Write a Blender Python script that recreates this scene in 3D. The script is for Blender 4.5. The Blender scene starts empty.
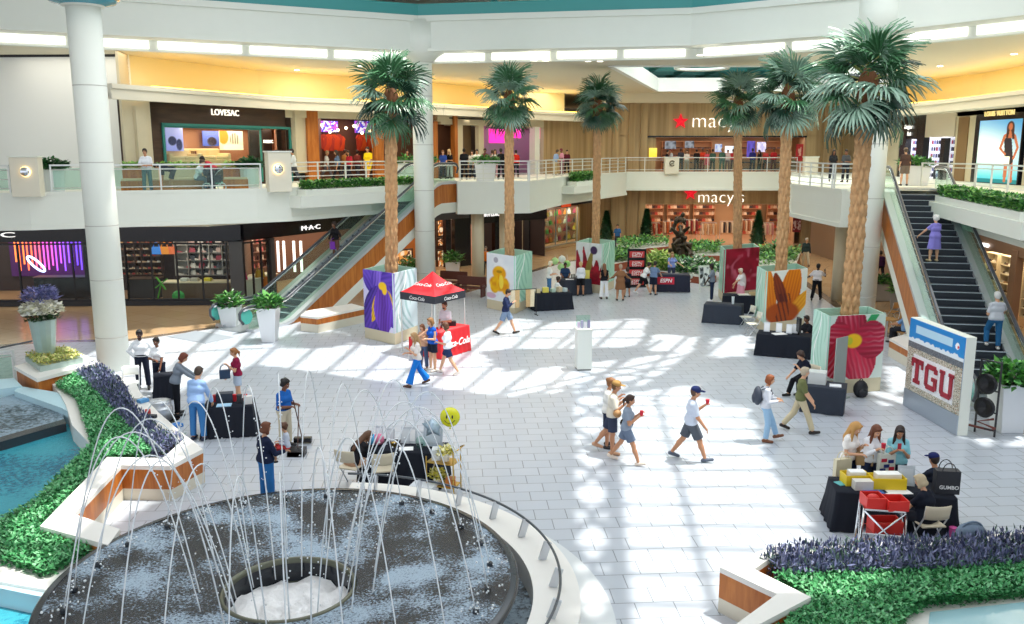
import bpy, math, random
import numpy as np
from mathutils import Vector, Matrix
R = math.radians
scn = bpy.context.scene
COL = scn.collection
rng = random.Random(7)

# ------------------------------------------------------------------ camera
CAM_H, FPX, TH = 7.0, 870.0, R(10.6)
_s, _c = math.sin(TH), math.cos(TH)
def ray(x, y):
    u = (x - 512) / FPX; v = (312 - y) / FPX
    return Vector((u, _c + v * _s, -_s + v * _c))
def gnd(x, y, z=0.0):
    d = ray(x, y); t = (z - CAM_H) / d.z
    return Vector((d.x * t, d.y * t, z))
def at(x, y, Y):
    d = ray(x, y); t = Y / d.y
    return Vector((d.x * t, Y, CAM_H + d.z * t))

# ------------------------------------------------------------------ materials
def lin(c):
    if isinstance(c, str):
        c = c.lstrip('#'); c = tuple(int(c[i:i+2], 16) / 255 for i in (0, 2, 4))
    return tuple(x / 12.92 if x <= 0.04045 else ((x + 0.055) / 1.055) ** 2.4 for x in c)
MATS = {}
def mat(name, col='#cccccc', rough=0.5, metal=0.0, emit=None, estr=1.0, alpha=1.0, var=0.0, vscale=8.0, trans=0.0, spec=0.5, bump=0.0):
    if name in MATS: return MATS[name]
    m = bpy.data.materials.new(name); m.use_nodes = True
    nt = m.node_tree; b = nt.nodes['Principled BSDF']
    c = lin(col) + (1,)
    b.inputs['Base Color'].default_value = c
    b.inputs['Roughness'].default_value = rough
    b.inputs['Metallic'].default_value = metal
    b.inputs['Alpha'].default_value = alpha
    b.inputs['Transmission Weight'].default_value = trans
    b.inputs['Specular IOR Level'].default_value = spec
    if emit is not None:
        b.inputs['Emission Color'].default_value = lin(emit) + (1,)
        b.inputs['Emission Strength'].default_value = estr
    if var > 0 or bump > 0:
        tc = nt.nodes.new('ShaderNodeTexCoord')
        n = nt.nodes.new('ShaderNodeTexNoise'); n.inputs['Scale'].default_value = vscale; n.inputs['Detail'].default_value = 4
        nt.links.new(tc.outputs['Object'], n.inputs['Vector'])
        if var > 0:
            mx = nt.nodes.new('ShaderNodeMix'); mx.data_type = 'RGBA'
            mx.inputs['A'].default_value = tuple(x * (1 - var) for x in c[:3]) + (1,)
            mx.inputs['B'].default_value = tuple(min(1, x * (1 + var)) for x in c[:3]) + (1,)
            nt.links.new(n.outputs['Fac'], mx.inputs['Factor'])
            nt.links.new(mx.outputs['Result'], b.inputs['Base Color'])
        if bump > 0:
            bp = nt.nodes.new('ShaderNodeBump'); bp.inputs['Strength'].default_value = bump; bp.inputs['Distance'].default_value = 0.03
            nt.links.new(n.outputs['Fac'], bp.inputs['Height']); nt.links.new(bp.outputs['Normal'], b.inputs['Normal'])
    MATS[name] = m
    return m
def cm(col, rough=0.55):
    """plain coloured material, keyed by its colour"""
    return mat('paint_' + col.lstrip('#') + ('' if rough == 0.55 else '_%d' % (rough * 100)), col, rough)
def attr_mat(name, rough=0.45, emit=0.0, spec=0.4):
    if name in MATS: return MATS[name]
    m = bpy.data.materials.new(name); m.use_nodes = True
    nt = m.node_tree; b = nt.nodes['Principled BSDF']
    a = nt.nodes.new('ShaderNodeAttribute'); a.attribute_name = 'Col'
    nt.links.new(a.outputs['Color'], b.inputs['Base Color'])
    b.inputs['Roughness'].default_value = rough
    b.inputs['Specular IOR Level'].default_value = spec
    if emit > 0:
        nt.links.new(a.outputs['Color'], b.inputs['Emission Color']); b.inputs['Emission Strength'].default_value = emit
    MATS[name] = m
    return m

# ------------------------------------------------------------------ objects
def tag(o, label=None, cat=None, group=None, kind=None):
    if label: o['label'] = label
    if cat: o['category'] = cat
    if group: o['group'] = group
    if kind: o['kind'] = kind
    return o
def thing(name, label, cat, loc=(0, 0, 0), rotz=0.0, group=None):
    o = bpy.data.objects.new(name, None); COL.objects.link(o)
    o.location = loc; o.rotation_euler = (0, 0, rotz); o.empty_display_size = 0.2
    return tag(o, label, cat, group)
def dup(root, loc, rotz=None, label=None, scale=None):
    def cp(o, parent):
        c = o.copy(); COL.objects.link(c)
        if parent is not None: c.parent = parent
        for ch in list(o.children): cp(ch, c)
        return c
    r = cp(root, None); r.location = loc
    if rotz is not None: r.rotation_euler = (0, 0, rotz)
    if scale is not None: r.scale = (scale,) * 3
    if label: r['label'] = label
    return r

class MB:
    """collects shapes and links them as one mesh object"""
    def __init__(s): s.v = []; s.f = []; s.m = []; s.c = None; s.mi = 0; s.smooth = []; s.sm = False
    def add(s, vs, fs):
        b = len(s.v); s.v += [tuple(v) for v in vs]
        for f in fs: s.f.append(tuple(i + b for i in f)); s.m.append(s.mi); s.smooth.append(s.sm)
        return s
    def box(s, c, d, rz=0.0, mtx=None):
        x, y, z = d[0] / 2, d[1] / 2, d[2] / 2
        vs = [Vector(p) for p in ((-x,-y,-z),(x,-y,-z),(x,y,-z),(-x,y,-z),(-x,-y,z),(x,-y,z),(x,y,z),(-x,y,z))]
        if mtx is not None: vs = [mtx @ v for v in vs]
        elif rz: m = Matrix.Rotation(rz, 3, 'Z'); vs = [m @ v for v in vs]
        c = Vector(c); vs = [v + c for v in vs]
        return s.add(vs, [(0,3,2,1),(4,5,6,7),(0,1,5,4),(1,2,6,5),(2,3,7,6),(3,0,4,7)])
    def bar(s, p, q, w, h, up=(0, 0, 1)):
        """box beam from p to q, w wide and h tall"""
        p, q = Vector(p), Vector(q); d = q - p; L = d.length
        if L < 1e-6: return s
        d /= L; up = Vector(up)
        x = d.cross(up)
        if x.length < 1e-4: x = d.cross(Vector((1, 0, 0)))
        x.normalize(); z = x.cross(d)
        m = Matrix((x, d, z)).transposed()
        return s.box((p + q) / 2, (w, L, h), mtx=m)
    def prism(s, poly, z0, z1):
        a = sum(poly[i][0] * poly[(i+1) % len(poly)][1] - poly[(i+1) % len(poly)][0] * poly[i][1] for i in range(len(poly)))
        if a < 0: poly = poly[::-1]
        n = len(poly)
        vs = [(p[0], p[1], z0) for p in poly] + [(p[0], p[1], z1) for p in poly]
        fs = [tuple(range(n - 1, -1, -1)), tuple(range(n, 2 * n))] + [(i, (i+1) % n, n + (i+1) % n, n + i) for i in range(n)]
        return s.add(vs, fs)
    def frustum(s, c, a, b, h, n=4, rot=math.pi/4):
        """n-sided tapered block: half-width a at the bottom, b at the top"""
        k = 1 / math.cos(math.pi / n)
        vs = []
        for r, z in ((a, 0), (b, h)):
            for i in range(n):
                t = rot + 2 * math.pi * i / n; vs.append((c[0] + r * k * math.cos(t), c[1] + r * k * math.sin(t), c[2] + z))
        return s.add(vs, [tuple(range(n - 1, -1, -1)), tuple(range(n, 2 * n))] + [(i, (i+1) % n, n + (i+1) % n, n + i) for i in range(n)])
    def tube(s, pts, r, n=8, caps=True, closed=False):
        pts = [Vector(p) for p in pts]; N = len(pts)
        rs = r if isinstance(r, (list, tuple)) else [r] * N
        vs = []; prev = None
        for i, p in enumerate(pts):
            if closed: d = pts[(i+1) % N] - pts[i-1]
            else: d = pts[min(i+1, N-1)] - pts[max(i-1, 0)]
            d.normalize()
            if prev is None:
                x = d.cross(Vector((0, 0, 1)))
                if x.length < 1e-3: x = d.cross(Vector((1, 0, 0)))
            else: x = prev - d * prev.dot(d)
            if x.length < 1e-6: x = d.orthogonal()
            x.normalize(); prev = x; y = d.cross(x)
            for k in range(n):
                t = 2 * math.pi * k / n; vs.append(p + (x * math.cos(t) + y * math.sin(t)) * rs[i])
        fs = []
        for i in range(N if closed else N - 1):
            j = (i + 1) % N
            for k in range(n):
                k2 = (k + 1) % n; fs.append((i*n+k, i*n+k2, j*n+k2, j*n+k))
        if caps and not closed:
            fs.append(tuple(range(n))[::-1]); fs.append(tuple((N-1)*n + k for k in range(n)))
        return s.add(vs, fs)
    def lathe(s, prof, n=24, c=(0, 0, 0), caps=True):
        vs = []
        for r, z in prof:
            for k in range(n):
                t = 2 * math.pi * k / n; vs.append((c[0] + r * math.cos(t), c[1] + r * math.sin(t), c[2] + z))
        fs = []
        for i in range(len(prof) - 1):
            for k in range(n):
                k2 = (k + 1) % n; fs.append((i*n+k, i*n+k2, (i+1)*n+k2, (i+1)*n+k))
        if caps:
            fs.append(tuple(range(n))[::-1]); fs.append(tuple((len(prof)-1)*n + k for k in range(n)))
        return s.add(vs, fs)
    def ell(s, c, r, n=12, mtx=None):
        r = r if isinstance(r, (tuple, list)) else (r, r, r)
        m = max(4, n // 2); vs = []; fs = []
        for i in range(m + 1):
            ph = math.pi * (i / m) ; sp = max(math.sin(ph), 1e-3)
            for k in range(n):
                t = 2 * math.pi * k / n; v = Vector((r[0]*sp*math.cos(t), r[1]*sp*math.sin(t), -r[2]*math.cos(ph)))
                if mtx is not None: v = mtx @ v
                vs.append(v + Vector(c))
        for i in range(m):
            for k in range(n): k2 = (k+1) % n; fs.append((i*n+k, i*n+k2, (i+1)*n+k2, (i+1)*n+k))
        return s.add(vs, fs)
    def quad(s, a, b, c, d): return s.add([a, b, c, d], [(0, 1, 2, 3)])
    def build(s, name, m, parent=None, smooth=False, loc=None, bevel=0.0):
        me = bpy.data.meshes.new(name); me.from_pydata(s.v, [], s.f)
        for x in (m if isinstance(m, (list, tuple)) else [m]): me.materials.append(x)
        me.polygons.foreach_set('material_index', s.m)
        me.polygons.foreach_set('use_smooth', [smooth or k for k in s.smooth])
        if s.c is not None:
            ca = me.color_attributes.new('Col', 'FLOAT_COLOR', 'POINT')
            ca.data.foreach_set('color', np.concatenate([np.asarray(s.c, dtype=np.float32), np.ones((len(s.c), 1), np.float32)], axis=1).ravel())
        me.update()
        o = bpy.data.objects.new(name, me); COL.objects.link(o)
        if loc is not None: o.location = loc
        if parent is not None: o.parent = parent
        if bevel > 0:
            b = o.modifiers.new('bevel', 'BEVEL'); b.width = bevel; b.segments = 2; b.limit_method = 'ANGLE'; b.angle_limit = R(50)
        return o
def np_mesh(name, V, F, m, parent=None, smooth=True, C=None, MI=None, loc=None):
    """mesh object from numpy arrays, F (n,k) with k = 3 or 4"""
    V = np.asarray(V, np.float32); F = np.asarray(F, np.int32); k = F.shape[1]
    me = bpy.data.meshes.new(name); me.vertices.add(len(V)); me.vertices.foreach_set('co', V.ravel())
    me.loops.add(F.size); me.loops.foreach_set('vertex_index', F.ravel())
    me.polygons.add(len(F)); me.polygons.foreach_set('loop_start', np.arange(0, F.size, k, dtype=np.int32))
    try: me.polygons.foreach_set('loop_total', np.full(len(F), k, np.int32))
    except Exception: pass
    for x in (m if isinstance(m, (list, tuple)) else [m]): me.materials.append(x)
    if MI is not None: me.polygons.foreach_set('material_index', np.asarray(MI, np.int32))
    me.update(calc_edges=True)
    me.polygons.foreach_set('use_smooth', np.full(len(F), smooth, bool))
    if C is not None:
        ca = me.color_attributes.new('Col', 'FLOAT_COLOR', 'POINT')
        ca.data.foreach_set('color', np.concatenate([np.asarray(C, np.float32), np.ones((len(C), 1), np.float32)], axis=1).ravel())
    me.validate()
    o = bpy.data.objects.new(name, me); COL.objects.link(o)
    if loc is not None: o.location = loc
    if parent is not None: o.parent = parent
    return o
def structure(name, mb, m, smooth=False, **k):
    o = mb.build(name, m, None, smooth, **k); o['kind'] = 'structure'; return o
def text_mesh(name, txt, size, m, parent, origin, ux, uz, depth=0.03, align='CENTER', shear=0.0, weight=0.0, sx=1.0, spacing=1.0):
    """lettering standing in the plane spanned by ux (reading direction) and uz (up)"""
    cu = bpy.data.curves.new(name, 'FONT'); cu.body = txt; cu.size = size; cu.align_x = align
    cu.extrude = depth / 2; cu.shear = shear; cu.offset = weight; cu.space_character = spacing
    t = bpy.data.objects.new(name + '_src', cu); COL.objects.link(t)
    dg = bpy.context.evaluated_depsgraph_get(); dg.update()
    me = bpy.data.meshes.new_from_object(t.evaluated_get(dg))
    bpy.data.objects.remove(t); bpy.data.curves.remove(cu)
    ux = Vector(ux).normalized(); uz = Vector(uz).normalized(); n = ux.cross(uz)
    o0 = Vector(origin)
    co = np.empty(len(me.vertices) * 3, np.float32); me.vertices.foreach_get('co', co); co = co.reshape(-1, 3)
    A = np.array([ux * sx, uz, n], np.float32)
    co = co @ A + np.array(o0, np.float32); me.vertices.foreach_set('co', co.ravel())
    me.materials.clear(); me.materials.append(m); me.update(); me.name = name
    o = bpy.data.objects.new(name, me); COL.objects.link(o)
    if parent is not None: o.parent = parent
    return o
def print_mesh(name, p0, ux, uz, w, h, nx, nz, func, m, parent, thick=0.02):
    """flat printed sheet: func(u, v) -> linear rgb arrays; u along ux, v up"""
    ux = np.array(Vector(ux).normalized()); uz = np.array(Vector(uz).normalized()); n = np.cross(ux, uz)
    U, W = np.meshgrid(np.linspace(0, 1, nx + 1), np.linspace(0, 1, nz + 1), indexing='ij')
    Cc = func(U, W).reshape(-1, 3)
    P = np.array(p0) + (U[..., None] * w) * ux + (W[..., None] * h) * uz
    P = P.reshape(-1, 3); I = np.arange((nx+1)*(nz+1)).reshape(nx+1, nz+1)
    F = np.stack([I[:-1,:-1], I[1:,:-1], I[1:,1:], I[:-1,1:]], -1).reshape(-1, 4)
    c4 = [I[0,0], I[-1,0], I[-1,-1], I[0,-1]]; b = len(P)
    V = np.concatenate([P, P[c4] - n * thick]); Cc = np.concatenate([Cc, Cc[c4]])
    side = [(c4[(i+1) % 4], c4[i], b + i, b + (i+1) % 4) for i in range(4)] + [(b+3, b+2, b+1, b)]
    return np_mesh(name, V, np.concatenate([F, np.array(side)]), m, parent, False, Cc)
def L3(c): return np.array(lin(c))
def mixc(a, b, t): return a * (1 - t[..., None]) + b * t[..., None]
def sstep(e0, e1, x): t = np.clip((x - e0) / (e1 - e0 + 1e-9), 0, 1); return t * t * (3 - 2 * t)
def vnoise(x, y, seed=0):
    """smooth value noise on arrays"""
    xi = np.floor(x).astype(int); yi = np.floor(y).astype(int); xf = x - xi; yf = y - yi
    def h(a, b): return (np.sin(a * 127.1 + b * 311.7 + seed * 74.7) * 43758.5453) % 1.0
    u = xf * xf * (3 - 2 * xf); v = yf * yf * (3 - 2 * yf)
    return (h(xi, yi) * (1-u) + h(xi+1, yi) * u) * (1-v) + (h(xi, yi+1) * (1-u) + h(xi+1, yi+1) * u) * v
# ------------------------------------------------------------------ people
def surf_nets(F, org, h):
    S = F < 0
    nx, ny, nz = F.shape
    acc = np.zeros((nx-1, ny-1, nz-1, 3), np.float32); cnt = np.zeros((nx-1, ny-1, nz-1), np.float32)
    rngs = ((0, 1), (0, 1))
    def sl(o, n): return slice(o, n - 1 + o)
    for ax in range(3):
        for a in (0, 1):
            for b in (0, 1):
                o0 = [0, 0, 0]; oth = [i for i in range(3) if i != ax]
                o0[oth[0]] = a; o0[oth[1]] = b; o1 = list(o0); o1[ax] = 1
                A = F[sl(o0[0], nx), sl(o0[1], ny), sl(o0[2], nz)]; B = F[sl(o1[0], nx), sl(o1[1], ny), sl(o1[2], nz)]
                cr = (A < 0) != (B < 0)
                t = np.where(cr, A / np.where(cr, A - B, 1), 0)
                for k in range(3):
                    acc[..., k] += np.where(cr, t if k == ax else o0[k], 0)
                cnt += cr
    m = cnt > 0
    idx = -np.ones(m.shape, np.int32); idx[m] = np.arange(m.sum())
    ijk = np.argwhere(m)
    V = (ijk + acc[m] / cnt[m][:, None]) * h + np.array(org)
    Q = []
    for ax in range(3):
        A = S[tuple(slice(0, -1) if i == ax else slice(1, -1) for i in range(3))]
        B = S[tuple(slice(1, None) if i == ax else slice(1, -1) for i in range(3))]
        e = np.argwhere(A != B)
        if len(e) == 0: continue
        inside = A[tuple(e.T)]
        u, v = [(1, 2), (2, 0), (0, 1)][ax]
        base = e.copy(); base[:, u] += 1; base[:, v] += 1
        def cell(du, dv):
            c = base.copy(); c[:, u] += du; c[:, v] += dv; return idx[c[:, 0], c[:, 1], c[:, 2]]
        q = np.stack([cell(-1, -1), cell(0, -1), cell(0, 0), cell(-1, 0)], 1)
        q[~inside] = q[~inside][:, ::-1]
        Q.append(q)
    return V, np.concatenate(Q)

def sdf_mesh(prims, h, k=0.03):
    """prims: ('c', a, b, ra, rb) round cone, ('e', centre, radii, matrix or None) ellipsoid"""
    los, his = [], []
    for p in prims:
        if p[0] == 'c':
            r = max(p[3], p[4]); a, b = np.array(p[1]), np.array(p[2])
            los.append(np.minimum(a, b) - r); his.append(np.maximum(a, b) + r)
        else:
            r = max(p[2]); los.append(np.array(p[1]) - r); his.append(np.array(p[1]) + r)
    lo = np.min(los, 0) - 2.5 * h - .01; hi = np.max(his, 0) + 2.5 * h + .01
    n = np.ceil((hi - lo) / h).astype(int) + 1
    F = np.full(n, 1.0, np.float32)
    ax = [lo[i] + h * np.arange(n[i]) for i in range(3)]
    for p, l, u in zip(prims, los, his):
        i0 = np.maximum(np.floor((l - k - h - lo) / h).astype(int), 0); i1 = np.minimum(np.ceil((u + k + h - lo) / h).astype(int) + 1, n)
        sl = tuple(slice(i0[i], i1[i]) for i in range(3))
        X = ax[0][sl[0]][:, None, None]; Y = ax[1][sl[1]][None, :, None]; Z = ax[2][sl[2]][None, None, :]
        if p[0] == 'c':
            a, b = np.array(p[1], float), np.array(p[2], float); ba = b - a; L2 = max(ba @ ba, 1e-9)
            px, py, pz = X - a[0], Y - a[1], Z - a[2]
            t = np.clip((px * ba[0] + py * ba[1] + pz * ba[2]) / L2, 0, 1)
            d = np.sqrt((px - t * ba[0]) ** 2 + (py - t * ba[1]) ** 2 + (pz - t * ba[2]) ** 2) - (p[3] + (p[4] - p[3]) * t)
            if len(p) > 6 and p[6] is not None:
                q0, nn = p[6]; d = np.maximum(d, (X - q0[0]) * nn[0] + (Y - q0[1]) * nn[1] + (Z - q0[2]) * nn[2])
        else:
            c = np.array(p[1]); r = p[2]
            px, py, pz = X - c[0], Y - c[1], Z - c[2]
            if p[3] is not None:
                m = np.array(p[3]); px, py, pz = (px * m[0, 0] + py * m[1, 0] + pz * m[2, 0], px * m[0, 1] + py * m[1, 1] + pz * m[2, 1], px * m[0, 2] + py * m[1, 2] + pz * m[2, 2])
            k0 = np.sqrt((px / r[0]) ** 2 + (py / r[1]) ** 2 + (pz / r[2]) ** 2)
            k1 = np.sqrt((px / r[0]**2) ** 2 + (py / r[1]**2) ** 2 + (pz / r[2]**2) ** 2) + 1e-6
            d = k0 * (k0 - 1) / k1
        cur = F[sl]; kk = p[5] if len(p) > 5 else k
        hh = np.clip(0.5 + 0.5 * (cur - d) / kk, 0, 1)
        F[sl] = cur * (1 - hh) + d * hh - kk * hh * (1 - hh)
    return surf_nets(F, lo, h)

def _dir(side, flex, out):
    f, o = R(flex), R(out)
    return np.array((side * math.sin(o), math.cos(o) * math.sin(f), -math.cos(o) * math.cos(f)))
ARM = {  # (upper flex, upper out, forearm flex, forearm out)
    'down': (4, 9, 12, 4), 'back': (-18, 8, -5, 3), 'fwd': (22, 8, 38, 0), 'phone': (18, 8, 134, -26), 'hold': (6, 10, 98, -20),
    'hip': (-12, 36, 22, -42), 'table': (42, 12, 80, -12), 'lap': (22, 12, 62, -22), 'cross': (20, 16, 86, -62), 'rail': (48, 14, 78, -4),
    'cup': (16, 12, 132, -10), 'reach': (60, 8, 66, 0), 'face': (40, 14, 150, -26), 'low': (30, 6, 30, 0), 'up': (100, 12, 140, 0), 'carry': (24, 14, 82, -34), 'side': (4, 40, 60, 40)}
LEG = {'stand': (1, 4, 2), 'fwd': (24, 3, 6), 'back': (-20, 3, 16), 'mid': (8, 3, 14), 'lift': (-8, 3, 48), 'sit': (84, 7, 86), 'sitout': (66, 8, 50), 'crouch': (105, 14, 128), 'bend': (18, 5, 22), 'step': (34, 4, 44), 'kneel': (-4, 6, 84)}

def person(label, loc, face, h=1.7, fem=False, top='#ffffff', sleeve=0.5, bottom='trousers', bcol='#222833', shoes='#333333', hair='short', hcol='#2b1c14', skin='#c98f6c',
           aL='down', aR='down', lL='stand', lR='stand', lean=2, head=(8, 0), twist=0, fat=1.0, vox=0.016, group=None, kid=False, extras=None, belt=None, inseam=1.0, hem=0.0, zoff=0.0, cap=None):
    S = h / 1.72
    root = thing('person', label, 'person', loc, R(face - 90), group)
    hr = 1.25 if kid else 1.0
    W = 0.9 if fem else 1.0
    sh, hp = 0.165 * W * (0.92 + 0.08 * fat), 0.088 * (1.04 if fem else 1)
    aL = ARM.get(aL, aL); aR = ARM.get(aR, aR); lL = LEG.get(lL, lL); lR = LEG.get(lR, lR)
    pel = np.array((0, 0, 0.93))
    J = {}
    for s, leg, n in ((-1, lL, 'L'), (1, lR, 'R')):
        hip = pel + np.array((s * hp, 0, 0))
        kn = hip + _dir(s, leg[0], leg[1]) * 0.43
        an = kn + _dir(s, leg[0] - leg[2], leg[1] * 0.6) * 0.41
        pitch = max(-40, min(35, (leg[0] - leg[2]) * 0.6)) if leg[2] < 80 and leg[0] < 60 else 0
        fd = np.array((s * 0.14, math.cos(R(pitch)), math.sin(R(pitch)))); fd /= np.linalg.norm(fd)
        J[n] = [hip, kn, an, an + fd * 0.16 + np.array((0, 0, -0.045)), an - fd * 0.05 + np.array((0, 0, -0.05)), fd]
    lo = min(min(J[n][3][2], J[n][4][2], J[n][1][2] - 0.03) for n in 'LR') - 0.032
    sh_z = -lo
    # torso frame
    ln = R(lean); up = np.array((0, math.sin(ln), math.cos(ln))); fw = np.array((0, math.cos(ln), -math.sin(ln)))
    tw = R(twist); rx = np.array((math.cos(tw), math.sin(tw), 0)); fw2 = fw * math.cos(tw) + np.array((-math.sin(tw), 0, 0))
    T = lambda x, y, z: pel + rx * x + fw2 * y + up * z
    prims_t = []   # torso bones
    f = fat
    bel = (0.088 if fem else 0.1) * f
    CK = 0.018
    def flat(a, b): n = np.array(b) - np.array(a); return (b, n / np.linalg.norm(n))
    prims_t += [('c', T(-0.075, -0.015, 0.0), T(0.075, -0.015, 0.0), 0.108 * f, 0.108 * f), ('c', T(-0.055*f, 0, 0.14), T(0.055*f, 0, 0.14), bel, bel),
                ('c', T(-0.08 * W, 0.0, 0.29), T(0.08 * W, 0.0, 0.29), 0.112 * (0.5+0.5*f), 0.112 * (0.5+0.5*f)), ('c', T(-0.05, -0.012, 0.44), T(-sh + 0.015, -0.012, 0.415), 0.058, 0.055), ('c', T(0.05, -0.012, 0.44), T(sh - 0.015, -0.012, 0.415), 0.058, 0.055),
                ('c', T(-0.05, -0.01, 0.40), T(0.05, -0.01, 0.40), 0.085, 0.085)]
    if fem: prims_t += [('e', T(-0.07, 0.085, 0.30), (0.062, 0.055, 0.062), None), ('e', T(0.07, 0.085, 0.30), (0.062, 0.055, 0.062), None)]
    if f > 1.12: prims_t.append(('e', T(0, 0.07, 0.12), (0.12 * f, 0.09 * f, 0.13 * f), None))
    neck0, neck1 = T(0, -0.01, 0.47), T(0, 0.02, 0.56)
    hp_, hy = R(head[0] + lean * 0.6), R(head[1])
    hup = np.array((0, math.sin(hp_), math.cos(hp_))); hf0 = np.array((0, math.cos(hp_), -math.sin(hp_)))
    hrx = np.array((math.cos(hy + tw), math.sin(hy + tw), 0)); hf = hf0 * math.cos(hy + tw) + np.array((-math.sin(hy + tw), 0, 0)); hf /= np.linalg.norm(hf)
    hrx = np.cross(hf, hup); hrx /= np.linalg.norm(hrx)
    hc = neck1 + hup * 0.105 * hr + hf * 0.012
    HM = np.stack([hrx, hf, hup], 1)
    Hh = lambda x, y, z: hc + HM @ (np.array((x, y, z)) * hr)
    body = [('c', neck0, neck1, 0.056 if not fem else 0.05, 0.052 if not fem else 0.047, 0.03)]
    hd = [('e', Hh(0, -0.006, 0.025), (0.078*hr, 0.096*hr, 0.095*hr), HM), ('e', Hh(0, 0.018, -0.035), (0.058*hr, 0.07*hr, 0.082*hr), HM),
          ('c', Hh(0, 0.088, 0.0), Hh(0, 0.104, -0.026), 0.010*hr, 0.015*hr, 0.012), ('e', Hh(-0.078, -0.005, 0.0), (0.012*hr, 0.02*hr, 0.03*hr), HM, 0, 0.01), ('e', Hh(0.078, -0.005, 0.0), (0.012*hr, 0.02*hr, 0.03*hr), HM, 0, 0.01)]
    body += hd
    arms = {}
    for s, a, n in ((-1, aL, 'L'), (1, aR, 'R')):
        shd = T(s * sh, -0.012, 0.412)
        q = lambda v: rx * v[0] + (fw2 * math.cos(-ln * 0.5) + 0) * v[1] + np.array((0, 0, 1)) * v[2]
        el = shd + q(_dir(s, a[0], a[1])) * 0.285
        fa = q(_dir(s, a[2], a[3])); fa /= np.linalg.norm(fa)
        wr = el + fa * 0.25
        arms[n] = (shd, el, wr, fa, s)
    ak = 0.9 if fem else 1.0
    af = ak * (0.6 + 0.4 * f)
    for n in 'LR':
        shd, el, wr, fa, s = arms[n]
        body += [('c', shd, el, 0.05 * af, 0.041 * af), ('c', el, wr, 0.042 * af, 0.028 * af)]
        body += [('c', wr, wr + fa * 0.075, 0.024, 0.028, 0.015)]
        hip, kn, an, toe, heel, fd = J[n]
        body += [('c', hip, kn, 0.084 * f, 0.055 * f), ('c', kn, kn + (an - kn) * .35 + np.array((0, -0.012, 0)), 0.052 * f, 0.055 * f), ('c', kn + (an - kn) * .35, an, 0.053 * f, 0.036), ('c', heel, toe, 0.032, 0.028)]
    body += prims_t
    shift = np.array((0, 0, sh_z))
    def fin(prims, vx, k=0.02):
        V, F = sdf_mesh(prims, vx / S, k); return (V + shift) * S, F
    sk = mat('skin_' + skin.lstrip('#'), skin, 0.5)
    V, F = fin(body, vox)
    MI = np.zeros(len(F), np.int32)
    fm = MB()
    # fingers and thumbs, face
    for n in 'LR':
        shd, el, wr, fa, s = arms[n]
        side = np.cross(fa, np.array((0, 0, 1.0)))
        if np.linalg.norm(side) < 0.3: side = np.array((0, 1.0, 0)) - fa * fa[1]
        side /= np.linalg.norm(side)
        if abs(fa[2]) > 0.8: side = np.array((0, 1.0, 0)) - fa * fa[1]; side /= np.linalg.norm(side)
        nrm = np.cross(side, fa)
        if nrm[2] > 0 and abs(fa[2]) < 0.8: nrm = -nrm
        if abs(fa[2]) >= 0.8: nrm = np.array((-s, 0, 0.0))
        for i, (o, Ln) in enumerate(((-0.028, 0.062), (-0.010, 0.076), (0.009, 0.08), (0.027, 0.070))):
            p0 = wr + fa * 0.07 + side * o
            p1 = p0 + fa * Ln * 0.55 + nrm * 0.008; p2 = p1 + (fa * 0.75 + nrm * 0.65) * Ln * 0.4; p3 = p2 + (fa * 0.35 + nrm * 0.95) * Ln * 0.3
            fm.tube([(p + shift) * S for p in (p0, p1, p2, p3)], [0.0095*S, 0.009*S, 0.0085*S, 0.006*S], 6)
        p0 = wr + fa * 0.03 + side * 0.022 * (1 if s * side[0] < 0 else -1); td = side * (1 if s * side[0] < 0 else -1)
        fm.tube([(p + shift) * S for p in (p0, p0 + td * 0.022 + fa * 0.022, p0 + td * 0.026 + fa * 0.05 + nrm * 0.012)], [0.012*S, 0.0105*S, 0.008*S], 6)
    for s in (-1, 1):
        fm.mi = 1; fm.ell((Hh(s * 0.031, 0.0835, 0.006) + shift) * S, (0.0105*S*hr,) * 3, 8)
        fm.mi = 2; fm.ell((Hh(s * 0.031, 0.090, 0.006) + shift) * S, (0.0065*S*hr,) * 3, 6)
        fm.mi = 3; fm.tube([(Hh(s * x, y, z) + shift) * S for x, y, z in ((0.015, 0.094, 0.024), (0.033, 0.092, 0.029), (0.05, 0.08, 0.024))], 0.0045*S*hr, 5)
    fm.mi = 4; fm.tube([(Hh(x, y, -0.058) + shift) * S for x, y in ((-0.024, 0.08), (0, 0.09), (0.024, 0.08))], 0.006*S*hr, 5)
    b0 = len(V)
    tri = []; tmi = []
    for fc, mi in zip(fm.f, fm.m):
        if len(fc) == 4: tri.append(fc); tmi.append(mi)
        else:
            for i in range(1, len(fc) - 1): tri.append((fc[0], fc[i], fc[i+1], fc[i+1])); tmi.append(mi)
    # caps as degenerate-free quads
    V2 = np.array(fm.v); F2 = np.array([t for t in tri if t[2] != t[3]]) + b0; M2 = np.array([m for t, m in zip(tri, tmi) if t[2] != t[3]])
    o = np_mesh('body', np.concatenate([V, V2]), np.concatenate([F, F2]), [sk, cm('#f2efe8'), cm('#1a1412'), mat('hair_' + hcol.lstrip('#'), hcol, 0.6), mat('lips', '#a85a4e', 0.5)], root, True, MI=np.concatenate([MI, M2]))
    def fab(c): return mat('cloth_' + c.lstrip('#'), c, 0.8, spec=0.2, var=0.06, vscale=30)
    def grow(ps, g): return [(p[0], p[1], p[2], p[3] + g, p[4] + g) + p[5:] if p[0] == 'c' else (p[0], p[1], tuple(r + g for r in p[2]), p[3]) + p[4:] for p in ps]
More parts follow.
